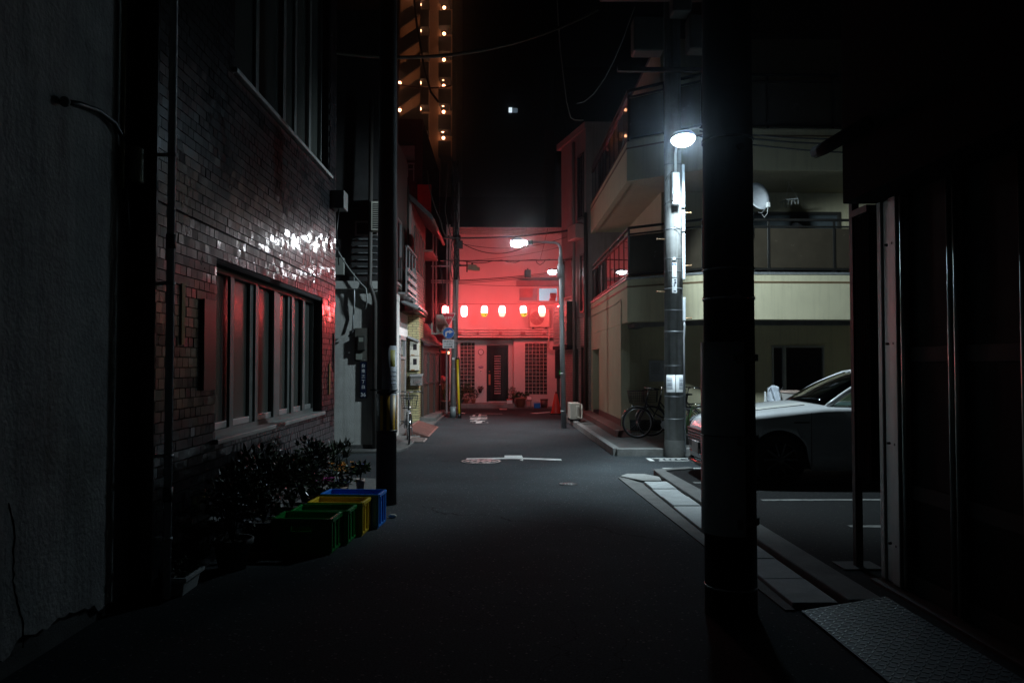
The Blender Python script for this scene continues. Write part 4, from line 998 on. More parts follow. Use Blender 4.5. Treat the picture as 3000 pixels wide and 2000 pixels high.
MB().box(q0.x, q1.x, 27.2, 27.5, q1.z, q0.z).build('case', mat('cabinet_dark', (.03, .025, .025), .45), eb, bevel=.012)
MB().box(q0.x + .02, q1.x - .02, 27.185, 27.2, q1.z + .03, q0.z - .03).build('door', mat('cabinet_dark', (.03, .025, .025), .45), eb, bevel=.005)
q = at(1641, 1091, 27.18); MB().box(q.x - .03, q.x + .03, 27.178, 27.184, q.z - .08, q.z + .08).build('indicator', emit('green_led', (.0, .3, .02), .3), eb)
MB().box(q0.x + .06, q1.x - .06, 27.25, 27.45, 0, q1.z).build('stand', m_conc_d, eb)

# ================================================================== DARK SHOP (right foreground)
sh = thing('shop', 'dark shop front with aluminium door frames in the right foreground', 'building', (2.75, 3, 0))
FX = 2.76
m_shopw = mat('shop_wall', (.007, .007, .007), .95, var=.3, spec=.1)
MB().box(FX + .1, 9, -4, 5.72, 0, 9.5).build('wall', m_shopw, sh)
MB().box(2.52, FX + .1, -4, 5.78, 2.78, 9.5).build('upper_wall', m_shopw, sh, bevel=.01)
mb = MB().tube([(2.44, 5.2, 3.2), (2.43, 5.9, 3.22), (2.5, 6.2, 3.28)], .05, 8); mb.build('gutter', mat('gate_matt', (.01, .01, .01), .95, spec=.05), sh)
jm = MB()
for a, b_, xo in ((5.66, 5.72, 0), (5.55, 5.645, .012), (5.44, 5.545, -.004)): jm.box(FX + xo - .02, FX + .1, a, b_, .08, 2.775)
m_jamb = mat('jamb_steel', (.72, .75, .75), .42, .85, var=.1, vs=6, streak=.3)
jo = jm.build('jamb', m_jamb, sh, bevel=.006)
sc_ = MB()
for zz in (.35, 1.05, 1.75, 2.45):
    for yy in (5.59, 5.49): sc_.cyl((FX - .026, yy, zz), (FX - .005, yy, zz), .009, n=8)
sc_.build('screws', m_black, jo)
for ya, yb in ((4.80, 5.40), (4.12, 4.765), (3.45, 4.085), (2.6, 3.4)):
    f = MB()
    for a, b_ in ((ya, ya + .035), (yb - .03, yb)):
        f.box(FX, FX + .05, a, b_, .08, 2.775); f.cyl((FX - .004, (a + b_) / 2, .09), (FX - .004, (a + b_) / 2, 2.77), .017, n=20)
    fo = f.build('door', mat('bright_aluminium', (.66, .74, .7), .36, 1, var=.06), sh)
    f = MB(); f.box(FX + .018, FX + .05, ya + .036, yb - .031, 1.62, 1.72).nxt(); f.box(FX + .018, FX + .05, ya + .036, yb - .031, .7, .8).nxt(); f.box(FX + .018, FX + .05, ya + .036, yb - .031, .08, .2).nxt()
    f.build_each('rail', mat('rail_dull', (.045, .047, .045), .6, spec=.2), fo, bevel=.003)
    MB().box(FX + .03, FX + .04, ya + .035, yb - .03, .2, 2.775).build('pane', mat('door_panel', (.008, .011, .01), .6, spec=.1), fo)
MB().box(FX - .1, FX + .1, -4, 5.72, 0, .075).build('threshold', m_conc_d, sh)
# gate post with folded screen beside the shop
pp = thing('gate_post', 'slim dark steel gate post with square base plate in the lot', 'post', (2.745, 6.1, .055))
MB().box(2.72, 2.775, 6.07, 6.13, .065, 3.4).build('post', m_black, pp, bevel=.004)
MB().box(2.6, 2.9, 6.0, 6.24, .056, .068).build('base_plate', m_conc_d, pp, bevel=.003)
fs_ = thing('folded_gate', 'dark folded steel gate hung between the post and the shop', 'gate', (2.8, 6.0, .75))
mb = MB()
for i in range(6): mb.box(2.72, 2.86, 5.8 + .04 * i, 5.83 + .04 * i, .76, 2.72)
mb.build('leaves', mat('gate_matt', (.01, .01, .01), .95, spec=.05), fs_, bevel=.003); MB().box(2.7, 2.88, 5.79, 6.05, 2.73, 2.78).build('track', m_black, fs_)
# checker plate ramp
cpx = thing('ramp_plate', 'steel checker plate ramp laid over the gutter by the shop', 'ramp', (2.2, 4.3, 0))
MB().prism([(1.95, .012), (2.5, .1), (2.5, .105), (1.95, .017)], 2.6, 5.16, axis='y').build('plate', mat('plate_steel', (.03, .031, .033), .5, .5, var=.3, vs=6), cpx)
st = MB(); i = 0
slope = math.atan2(.088, .55)
for a in range(60):
    for b_ in range(18):
        y = 2.63 + a * .0425; s_ = .02 + b_ * .037
        if s_ > .54: continue
        ang = R(45) if (a + b_) % 2 else R(-45)
        st.obox((1.95 + s_ * math.cos(slope), y, .018 + s_ * math.sin(slope)), (.03, .0075, .004), Matrix.Rotation(-slope, 3, 'Y') @ Matrix.Rotation(ang, 3, 'Z'))
st.build('tread', mat('tread_steel', (.3, .31, .32), .3, .9, var=.2), cpx)

# ================================================================== POLES AND LAMPS
# near right pole
np_ = thing('utility_pole', 'thick dark steel utility pole in the right foreground with sheet metal guard', 'utility pole', (1.5, 5.18, 0))
C5 = Vector((1.5, 5.18, 0))
m_np = mat('pole_black', (.022, .022, .023), .62, var=.35, vs=5, bump=.15, bs=50)
MB().cyl((1.5, 5.18, 0), (1.5, 5.18, 9.2), .166, .146, 40).build('pole', m_np, np_)
bd = MB()
for pz in (fz(390, 5.0), fz(780, 5.0), fz(868, 5.0), fz(1738, 5.0)): bd.lathe([(.164, -.009), (.168, -.009), (.168, .009), (.164, .009)], C5 + Vector((0, 0, pz)), 40).nxt()
bd.build_each('band', mat('band_steel', (.6, .62, .62), .25, 1), np_)
bk = MB(); q = fz(868, 5.0); bk.box(1.48, 1.53, 5.0, 5.02, q - .012, q + .012); bk.box(1.505, 1.511, 4.99, 5.02, q, q + .05); bk.build('band_clip', m_galv, np_)
g = MB(); r_ = .184
g.lathe([(r_, fz(1575, 5.0)), (r_, fz(1282, 5.0)), (r_ - .004, fz(1282, 5.0)), (r_ - .004, fz(1575, 5.0))], C5, 30, arc=(R(150), R(285)))
g.lathe([(r_ - .003, fz(1279, 5.0)), (r_ - .003, fz(1000, 5.0)), (r_ - .007, fz(1000, 5.0)), (r_ - .007, fz(1279, 5.0))], C5, 30, arc=(R(150), R(285)))
go = g.build('guard', mat('guard_grey', (.62, .7, .72), .5, var=.15, dirt=.35), np_)
cl = MB()
for py_ in (1047, 1290, 1537):
    zz = fz(py_, 5.0); cl.lathe([(.176, -.022), (.182, -.022), (.182, .022), (.176, .022)], C5 + Vector((0, 0, zz)), 16, arc=(R(262), R(345)))
    q = C5 + Vector((.19 * math.cos(R(272)), .19 * math.sin(R(272)), zz)); cl.obox(q, (.03, .03, .06), Matrix.Rotation(R(2), 3, 'Z')).nxt()
cl.build_each('clamp', mat('clamp_dull', (.28, .3, .27), .6), np_)
MB().cyl((1.53, 5.03, fz(425, 5.0)), (1.54, 5.0, fz(425, 5.0)), .02, n=12).build('cap', m_dark, np_)
# left dark pole with stripes and posters
lp = thing('utility_pole', 'dark steel pole on the left with yellow and black warning stripes', 'utility pole', (-1.3, 9.24, 0))
C9 = Vector((-1.302, 9.24, 0))
MB().cyl((-1.302, 9.24, 0), (-1.302, 9.24, 9.5), .118, .088, 32).build('pole', m_np, lp)
z0, z1 = fz(1262, 9.12), fz(1158, 9.12)
MB().lathe([(.12, z0 - .03), (.12, z1 + .02), (.117, z1 + .02), (.117, z0 - .03)], C9, 32).build('stripe_sheet', m_black, lp)
st = MB(); a = -90 - 62
for k in range(8):
    a0 = R(-118 + k * 36); a1 = a0 + R(17); st.lathe([(.1225, z0), (.1225, z1), (.12, z1), (.12, z0)], C9, 4, arc=(a0, a1)).nxt()
st.build_each('stripe', mat('stripe_yellow', (.62, .33, .01), .45, var=.1), lp)
bd = MB()
for pz in (z1 + .06, z0 - .0): bd.lathe([(.119, -.008), (.126, -.008), (.126, .008), (.119, .008)], C9 + Vector((0, 0, pz)), 28).nxt()
bd.cuts.pop(); bd.box(-1.49, -1.42, 9.23, 9.25, z1 + .05, z1 + .07).nxt(); bd.build_each('band', m_black, lp)
pz0, pz1 = fz(1150, 9.1), fz(1012, 9.1)
po = MB().lathe([(.116, pz0 + .03), (.113, pz1 - .02), (.112, pz1 - .02), (.115, pz0 + .03)], C9, 12, arc=(R(-112), R(-60))).build('poster', mat('poster_grey', (.3, .32, .34), .6, dirt=.3), lp)
po2 = MB().lathe([(.118, pz0), (.1155, pz1), (.1145, pz1), (.117, pz0)], C9, 12, arc=(R(-72), R(-2))).build('poster', mat('poster_pale', (.42, .45, .48), .5, dirt=.2), lp)
MB().lathe([(.1185, pz1 - .24), (.1182, pz1 - .05), (.1175, pz1 - .05), (.1178, pz1 - .24)], C9, 6, arc=(R(-62), R(-30))).build('yellow_panel', mat('poster_yellow', (.5, .45, .04), .5), po2)
pr = MB()
for k in range(4): pr.lathe([(.1188, pz0 + .1 + .045 * k), (.1188, pz0 + .115 + .045 * k), (.118, pz0 + .115 + .045 * k), (.118, pz0 + .1 + .045 * k)], C9, 6, arc=(R(-62), R(-20)))
for k in range(0):
    a = 2 * PI * k / 14; a2 = 2 * PI * (k + 1) / 14; f = lambda t, r: (C9.x + .1192 * math.cos(R(-42) + r * math.cos(t)), C9.y + .1192 * math.sin(R(-42) + r * math.cos(t)), pz0 + .32 + .06 * r / .35 * math.sin(t)); pr.quad(f(a, .3), f(a, .36), f(a2, .36), f(a2, .3))
pr.build('print', mat('print_blue', (.12, .16, .24), .5), po2)
# concrete pole with LED lamp
cpz = thing('lamp_pole', 'grey concrete utility pole carrying a bright white street lamp', 'utility pole', (3.05, 13.9, 0))
C14 = Vector((3.055, 13.9, 0))
MB().cyl((3.055, 13.9, 0), (3.055, 13.9, 10.5), .17, .135, 40).build('pole', m_pole_c, cpz)
MB().lathe([(.173, .0), (.178, .05), (.174, .12), (.174, .28), (.171, .3)], C14, 40).build('base_sleeve', m_conc_d, cpz)
bd = MB()
for py_, h_ in ((668, .012), (755, .006), (793, .006), (844, .01), (907, .005), (971, .013), (1071, .005), (1162, .006), (1228, .006), (476, .01)):
    zz = fz(py_, 13.74); r_ = .17 - .035 * zz / 10.5; bd.lathe([(r_ - .003, -h_), (r_ + .005, -h_), (r_ + .005, h_), (r_ - .003, h_)], C14 + Vector((0, 0, zz)), 32).nxt()
bd.build_each('band', mat('band_dull', (.2, .21, .22), .5, .5), cpz)
sp = MB()
for py_, s_ in ((620, 1), (698, -1), (776, 1), (853, -1), (931, 1)):
    zz = fz(py_, 13.8); sp.cyl((C14.x + s_ * .15, 13.87, zz), (C14.x + s_ * .30, 13.84, zz), .011, n=8); sp.cyl((C14.x + s_ * .29, 13.84, zz), (C14.x + s_ * .305, 13.84, zz), .019, n=8).nxt()
sp.build_each('step_bolt', mat('bolt_rust', (.4, .25, .14), .5, .5), cpz)
cdt = MB(); 
for za, zb in ((480, 607), (613, 677), (682, 818), (870, 940)): cdt.box(C14.x + .135, C14.x + .185, 13.77, 13.83, fz(zb, 13.8), fz(za, 13.8)).nxt()
cdt.build_each('conduit_cover', mat('cover_white', (.6, .64, .68), .4), cpz, bevel=.012)
mb = MB().tube([(C14.x + .16, 13.8, fz(940, 13.8)), (C14.x + .165, 13.79, fz(955, 13.8)), (C14.x + .155, 13.8, fz(990, 13.8)), (C14.x + .165, 13.8, .1)], .018, 8); mb.build('conduit', mat('conduit_grey', (.35, .36, .38), .5), cpz)
wr = MB()
wr.tube([at(1998, 664, 13.7), at(1995, 672, 13.68), at(1985, 668, 13.7), at(1975, 664, 13.7)], .006, 5)
for a, b_ in (((1968, 503), (1949, 530)), ((1965, 588), (1944, 604)), ((1998, 668), (2000, 690))): wr.tube([at(*a, 13.66), at((a[0] + b_[0]) / 2 - 3, (a[1] + b_[1]) / 2, 13.64), at(*b_, 13.7)], .006, 5)
wr.build('wire', m_cable, cpz)
# sign plates on the pole
def flatbox(mb_, px0, px1, py0, py1, Y, t=.008):
    a = at(px0, py0, Y); b_ = at(px1, py1, Y); return mb_.box(a.x, b_.x, Y - t, Y, b_.z, a.z)
lb = flatbox(MB(), 1968.5, 1982.5, 769, 812, 13.71).build('label_plate', m_signwhite, cpz)
mk = MB(); flatbox(mk, 1969.5, 1973, 771, 776, 13.70, .002); flatbox(mk, 1974.5, 1977, 771.5, 774, 13.70, .002); flatbox(mk, 1978, 1981, 771, 776, 13.70, .002); mk.build('marks', mat('marks_blue', (.03, .1, .3), .5), lb)
lb = flatbox(MB(), 1968.5, 1983, 815, 858, 13.71).build('label_plate', m_signwhite, cpz)
mk = MB(); flatbox(mk, 1975, 1981, 818, 822, 13.70, .002); flatbox(mk, 1976, 1981, 825, 830, 13.70, .002); flatbox(mk, 1974, 1980, 851, 854, 13.70, .002); mk.build('marks', m_signink, lb)
q = at(1976, 835, 13.7); lettering('3', .06, (q.x, 13.699, q.z), (1, 0, 0), (0, 0, 1)).build('number', m_signink, lb)
flatbox(MB(), 1970.5, 1979, 754, 761, 13.715).build('label_plate', m_signwhite, cpz)
for a0, a1, lab in ((-152, -95, None), (-91, -38, None)):
    pz0, pz1 = fz(1149, 13.74), fz(1098, 13.74)
    sh_ = MB().lathe([(.1705, pz0), (.1695, pz1), (.1685, pz1), (.1695, pz0)], C14, 10, arc=(R(a0), R(a1))).build('notice', m_signwhite, cpz)
    mk = MB(); mk.lathe([(.1722, pz0 + .055), (.1717, pz1 - .05), (.171, pz1 - .05), (.1715, pz0 + .055)], C14, 8, arc=(R(a0) if a0 < -100 else R(a0 + 18), R(a1 - 16) if a0 < -100 else R(a1)))
    mo = mk.build('picture', mat('notice_grey', (.42, .44, .47), .6), sh_)
    mk = MB()
    for zz in (pz0 + .12, pz0 + .15, pz0 + .2): mk.lathe([(.1735, zz), (.1735, zz + .008), (.1725, zz + .008), (.1725, zz)], C14, 8, arc=(R(a0 + 8) if a0 < -100 else R(a0 + 22), R(a1 - 20) if a0 < -100 else R(a1 - 6)))
    mk.build('print', m_signink, sh_)
# pole-top equipment, hardly lit
eq = MB(); 
for px_, py_, hw, hh in ((1892, 118, .26, .3), (2042, 112, .2, .3), (1988, 15, .16, .24)):
    q = at(px_, py_, 13.7); eq.box(q.x - hw, q.x + hw, 13.4, 13.75, q.z - hh, q.z + hh).nxt()
eq.build_each('transformer', mat('transformer_grey', (.1, .105, .1), .5), cpz, bevel=.03)
bx = MB(); q = fz(150, 13.7); bx.box(C14.x - 1.0, C14.x + .9, 13.66, 13.74, q - .35, q - .28).nxt(); bx.box(C14.x - 1.3, C14.x + 1.1, 13.66, 13.74, q + .9, q + .97).nxt(); bx.build_each('cross_arm', mat('arm_dark', (.06, .06, .06), .6), cpz)
# ballast box with bracket arm and lamp head
bxo = MB(); a = at(1968, 506, 13.62); b_ = at(1990.5, 590, 13.62); bxo.box(a.x, b_.x, 13.56, 13.72, b_.z, a.z)
bxo = bxo.build('ballast_box', m_white, cpz, bevel=.02)
a = at(1969, 591, 13.62); b_ = at(1989.5, 600, 13.62); MB().box(a.x, b_.x, 13.57, 13.71, b_.z, a.z).build('lower_cap', m_white, bxo, bevel=.012)
q = at(1979, 571, 13.55); lettering('01-', .07, (q.x - .01, 13.557, q.z), (1, 0, 0), (0, 0, 1), w=.09).build('number', m_signink, bxo)
q = at(1980, 578.5, 13.55); lettering('0450', .07, (q.x, 13.557, q.z), (1, 0, 0), (0, 0, 1), w=.105, h=.035).build('number', m_signink, bxo)
mk = MB()
for i in range(3):
    for j in range(3): q = at(1974 + 6.2 * i, 557 + 4.2 * j, 13.55); mk.box(q.x - .008, q.x + .008, 13.556, 13.559, q.z - .008, q.z + .008)
mk.build('marks', m_signink, bxo)
arm_p = [at(1979, 506, 13.62), at(1978.5, 475, 13.56), at(1978.5, 450, 13.42), at(1982, 428, 13.15), at(1992, 407, 12.75)]
MB().tube(arm_p, .022, 10).build('bracket_arm', m_white, cpz)
LH = at(2001, 404, 12.6)
head = MB(); hm = Matrix.Rotation(R(-6), 3, 'X')
head.lathe([(1e-4, .085), (.1, .078), (.165, .05), (.19, .016), (.198, -.03), (.193, -.03), (.184, .01), (1e-4, .014)], LH, 28, hm, sy=1.25); ho = head.build('lamp_hood', mat('hood_grey', (.2, .21, .22), .5), cpz)
m_led = emit('led_glow', (.6, .83, 1), 155)
gl = MB(); gl.lathe([(.145, .012), (.162, -.008), (.168, -.038), (.158, -.07), (.125, -.098), (.07, -.115), (1e-4, -.12)], LH, 28, hm, sy=1.2); gl.build('lamp_globe', m_led, ho)
# thin street lamp further on
sl = thing('street_lamp', 'thin grey street lamp post with bulb on a long curved arm', 'street lamp', (1.63, 20.2, 0))
P20 = lambda a, b_: at(a, b_, 20.2)
tp = P20(1642, 750); bt = P20(1652, 1254); bt.z = 0
MB().cyl(bt, tp, .07, .055, 18).build('post', mat('post_grey', (.34, .35, .36), .5, .4, var=.15), sl)
ap = [P20(a, b_) for a, b_ in ((1642, 785), (1643, 745), (1642, 724), (1636, 715), (1626, 711), (1600, 709.5), (1561, 709))]
MB().tube(ap, [.045, .04, .036, .034, .032, .03, .03], 12).build('arm', MATS['post_grey'], sl)
MB().lathe([(.062, -.12), (.09, -.11), (.09, .2), (.062, .22)], P20(1642.5, 800), 18).build('control_box', MATS['post_grey'], sl)
sk = MB(); sk.cyl(P20(1561, 709.5), P20(1544, 711), .06, .055, 14); sk.build('socket', m_black, sl)
bl = MB(); cB = P20(1520, 711)
prof = [(1e-4, -.21), (.06, -.2), (.11, -.13), (.12, -.03), (.105, .05), (.055, .11), (.045, .2), (.045, .21)]
hd = MB(); hd.lathe([(a_ + .012, b_) for a_, b_ in prof[1:6]], cB + Vector((0, 0, .012)), 14, Matrix.Rotation(R(90), 3, 'Y') , arc=(R(100), R(260))); hd.build('reflector', MATS['post_grey'], sl)  # added half-shell that blocks the bulb's upward light
bl.lathe(prof, cB, 20, Matrix.Rotation(R(90), 3, 'Y')); bl.build('bulb', emit('bulb_glow', (.9, .95, 1), 85), sl)
bd = MB(); bd.lathe([(.066, -.01), (.074, -.01), (.074, .01), (.066, .01)], P20(1648, 1094), 16).nxt(); bd.lathe([(.066, -.01), (.076, -.01), (.076, .01), (.066, .01)], P20(1650, 1204), 16).nxt(); bd.build_each('band', m_galv, sl)
# lamp further back on the right, by the junction
s3 = thing('street_lamp', 'short hooded street lamp on a wall bracket near the junction', 'street lamp', (2.0, 25.4, 4.3))
Q = lambda a, b_: at(a, b_, 25.4)
MB().tube([Q(1650, 790), Q(1640, 789), Q(1630, 790)], .02, 8).build('arm', m_galv, s3)
MB().lathe([(1e-4, .06), (.12, .05), (.2, .0), (.2, -.015), (1e-4, -.01)], Q(1620, 792), 18, sy=.7).build('hood', MATS['post_grey'], s3)
hs = Q(1618, 793); MB().box(hs.x + .17, hs.x + .18, hs.y - .14, hs.y + .14, hs.z - .16, hs.z).build('added_side_plate', MATS['post_grey'], s3)  # added plate to block the bulb's reflection in the balcony panels
MB().lathe([(.15, -.016), (.13, -.07), (.07, -.11), (1e-4, -.12)], Q(1618, 793), 18, sy=.7).build('bulb', emit('bulb_glow_far', (.9, .95, 1), 75), s3)

# spots added just below those lamps
def lamp_light(name, kind, loc, energy, col, rad, par, **kw):
    l = bpy.data.lights.new(name, kind); l.energy = energy; l.color = col; l.shadow_soft_size = rad
    for k, v in kw.items(): setattr(l, k, v)
    o_ = bpy.data.objects.new(name, l); COL.objects.link(o_); o_.parent = par
    o_.location = Vector(loc) - par.location
    return o_
# LED light split into four added, separately aimed spots: across the junction, along the lane, to the cream house and over the parking lot
def aim(o_, d): o_.rotation_euler = Vector(d).to_track_quat('-Z', 'Y').to_euler(); return o_
for nm_, d_, en_, half_, bl_ in (('lamp_light', (-.75, .14, -.645), LED_W * .75, 55, .55), ('lamp_light', (-.47, .84, -.25), LED_W * 1.2, 26, 1.0), ('lamp_light', (.62, .50, -.60), LED_W * .72, 43, .3), ('lamp_light', (.2, -.22, -.95), LED_W * .9, 41, .6)):
    aim(lamp_light(nm_, 'SPOT', LH + Vector((d_[0] * .1, d_[1] * .1, -.2)), en_, (.74, .92, 1), .13, cpz, spot_size=R(2 * half_), spot_blend=bl_), d_)
l2 = lamp_light('bulb_light', 'SPOT', cB + Vector((-.02, 0, -.16)), 850, (.9, .95, 1), .08, sl, spot_size=R(112), spot_blend=.6)
l2.rotation_euler = (0, R(24), 0)     # added spot tilted left to keep its light off the house wall

# ================================================================== SIGN POLE
sg = thing('sign_pole', 'concrete pole with red stop sign and blue right turn sign at the junction', 'sign pole', (-1.39, 24.4, 0))
Yp = 24.4
b0 = at(1328, 1222, Yp); b0.z = 0; t0 = at(1338, 690, Yp)
dpl = (t0 - b0) / (t0.z - b0.z)
def onp(z): return b0 + dpl * z
top = onp(7.2)
MB().cyl(b0, top, .1, .075, 24).build('pole', m_pole_c, sg)
MB().cyl(b0, onp(fz(1190, Yp)), .106, .106, 24).build('base_sleeve', mat('sleeve_grey', (.2, .24, .25), .5, .3, dirt=.6), sg)
bd = MB()
for py_ in (1080, 960, 1000, 1010): c = onp(fz(py_, Yp)); bd.lathe([(.098, -.012), (.104, -.012), (.104, .012), (.098, .012)], c, 24).nxt()
bd.build_each('band', m_galv, sg)
lbx = onp(fz(1050, Yp)); MB().box(lbx.x - .06, lbx.x + .01, Yp - .112, Yp - .1, lbx.z - .04, lbx.z + .03).build('label_plate', m_signwhite, sg)
Ys = 24.18
# stop sign, downward triangle with rounded corners
def rtri(cx, cz, w, h, r, yb, yf):
    pts = []; c3 = [(cx - w / 2, cz + h / 2), (cx, cz - h / 2), (cx + w / 2, cz + h / 2)]
    ctr = Vector((cx, cz + h / 6))
    for i, p in enumerate(c3):
        p = Vector(p); q = p + (ctr - p).normalized() * r * 1.9; a0 = math.atan2((p - ctr).y, (p - ctr).x)
        for k in range(-3, 4): a = a0 + k * R(18); pts.append((q.x + r * math.cos(a), q.y + r * math.sin(a)))
    return MB().prism(pts, yf, yb, axis='y')
c = (at(1295, 935, Ys) + at(1334, 935, Ys)) / 2; tz1, tz0 = fz(918, Ys), fz(955, Ys); cz = (tz0 + tz1) / 2
w_ = at(1334, 935, Ys).x - at(1295, 935, Ys).x; h_ = tz1 - tz0
so = rtri(c.x, cz, w_ + .03, h_ + .03, .022, Ys + .01, Ys).build('stop_sign', m_signwhite, sg)
rtri(c.x, cz + .003, w_ - .03, h_ - .03, .018, Ys - .001, Ys - .004).build('red_face', m_signred, so)
lettering('止まれ', .1, (c.x, Ys - .0055, cz + h_ * .17), (1, 0, 0), (0, 0, 1), w=.225, h=.08, bold=.002).build('lettering', m_signwhite, so)
# blue turn sign
c = at(1314, 975, Ys); r_ = .172
so = MB().disc((c.x, Ys + .01, c.z), r_, Matrix.Rotation(R(90), 3, 'X'), 40, .01).build('turn_sign', m_signwhite, sg)
MB().disc((c.x, Ys - .001, c.z), r_ - .008, Matrix.Rotation(R(90), 3, 'X'), 40, .003).build('blue_face', m_signblue, so)
ar = MB(); pts = []
W = .048
inner = [(-.095, -.115), (-.045, -.115)]
path_o = [(-.1, -.11)] + [(-.02 - .08 * math.cos(a), -.01 + .07 * math.sin(a)) for a in [PI / 2 * k / 8 for k in range(9)]] + [(.03, .06)]
path_i = [(.03, .012)] + [(-.02 - .032 * math.cos(a), -.018 + .03 * math.sin(a)) for a in [PI / 2 * (8 - k) / 8 for k in range(9)]] + [(-.052, -.11)]
poly = [(c.x + u, c.z + v) for u, v in path_o + path_i]
ar.prism(poly[::-1], Ys - .007, Ys - .0045, axis='y')
ar.prism([(c.x + .028, c.z + .1), (c.x + .142, c.z + .036), (c.x + .028, c.z - .028)][::-1], Ys - .007, Ys - .0045, axis='y')
ar.build('arrow', m_signwhite, so)
# white supplementary plate
q0, q1 = at(1296.5, 994, Ys), at(1330.5, 1020, Ys)
so = MB().box(q0.x, q1.x, Ys, Ys + .01, q1.z, q0.z).build('notice_plate', m_signwhite, sg, bevel=.004)
cx = (q0.x + q1.x) / 2; hh = q0.z - q1.z
lettering('自転車を除く', .05, (cx, Ys - .0015, q0.z - hh * .24), (1, 0, 0), (0, 0, 1), w=.285, h=.055).build('lettering', m_signink, so)
lettering('一方通行', .05, (cx, Ys - .0015, q0.z - hh * .54), (1, 0, 0), (0, 0, 1), w=.27, h=.06).build('lettering', m_signink, so)
a = MB(); zz = q1.z + hh * .18; a.box(cx - .13, cx + .09, Ys - .003, Ys - .0008, zz - .011, zz + .011); a.prism([(cx + .085, zz - .03), (cx + .135, zz), (cx + .085, zz + .03)], Ys - .003, Ys - .0008, axis='y'); a.build('arrow', m_signink, so)
bk = MB()
for zz in (fz(936, Ys), fz(975, Ys), fz(1008, Ys)): q = onp(zz); bk.box(c.x - .03, q.x + .02, Ys + .012, q.y, zz - .015, zz + .015).nxt()
bk.build_each('sign_bracket', m_galv, sg)
# camera on an arm
a0 = onp(fz(778, Yp)); a1 = at(1368, 778, Yp)
ca = MB().bar(a0, a1 + Vector((.06, 0, 0)), .045, .05).bar(onp(fz(768, Yp)), at(1352, 777, Yp), .02, .02).build('camera_arm', m_black, sg)
q0, q1 = at(1371, 776, Yp), at(1396, 794, Yp)
cm = MB(); cm.prism([(q0.x, q0.z), (q1.x, q0.z), (q1.x + .0, q1.z), (q0.x, q1.z + .02)][::-1], Yp - .1, Yp + .06, axis='y'); cb_ = cm.build('camera_housing', mat('camera_ivory', (.42, .39, .28), .5), ca, bevel=.015)
MB().cyl(((q0.x + q1.x) / 2 + .1, Yp - .03, (q0.z + q1.z) / 2 - .02), (q1.x + .1, Yp - .04, (q0.z + q1.z) / 2 - .04), .06, .055, 14).build('lens_hood', mat('camera_ivory', (.42, .39, .28), .5), cb_)
mb = MB(); mb.box(q0.x - .05, q0.x - .01, Yp - .06, Yp + .02, q1.z - .03, q0.z + .08); mb.box(q0.x + .1, q0.x + .16, Yp - .06, Yp, q0.z, q0.z + .05); mb.build('mount', m_black, ca)
# wires and clutter climbing the pole
cw = MB(); r2 = random.Random(3)
for k in range(11):
    x_ = r2.uniform(-.14, .16); pts = []
    for i in range(14):
        zz = 4.2 + i * .28; q = onp(zz); pts.append((q.x + x_ + r2.uniform(-.05, .05) - .035 * i * (x_ > .0) * .3, q.y - .12 - .04 * r2.random(), zz))
    cw.tube(pts, r2.uniform(.007, .016), 5)
cw.build('cable_bundle', m_cable, sg)
bx = MB(); q = onp(fz(720, Yp)); bx.box(q.x + .02, q.x + .2, Yp - .22, Yp - .08, q.z - .12, q.z + .12); bx.lathe([(.001, -.2), (.09, -.16), (.1, .1), (.001, .16)], onp(fz(702, Yp)) + Vector((.03, -.14, 0)), 14); bx.build('splice_box', m_black, sg)
# guy wire guard
gw = thing('guy_guard', 'leaning yellow and black guy wire guard beside the sign pole', 'guy guard', (-1.2, 24.2, 0))
a = at(1346, 1211, 24.2); a.z = 0; b_ = at(1341.5, 1050, 24.2)
GT = lambda t, d=0: a.lerp(b_, t) + Vector((d, 0, 0))
MB().tube([GT(0), GT(1)], .05, 12).build('sleeve', m_yellow, gw)
mb = MB().tube([GT(0, .045) - Vector((0, .045, 0)), GT(.99, .04) - Vector((0, .045, 0))], .016, 8); mb.tube([GT(.985), GT(1.02)], .055, 12); mb.tube([GT(0), GT(.07)], .054, 12); mb.build('black_strip', m_black, gw)
MB().tube([GT(1), GT(1) + Vector((-.14, .15, 4.0))], .008, 5).build('wire', m_cable, gw)

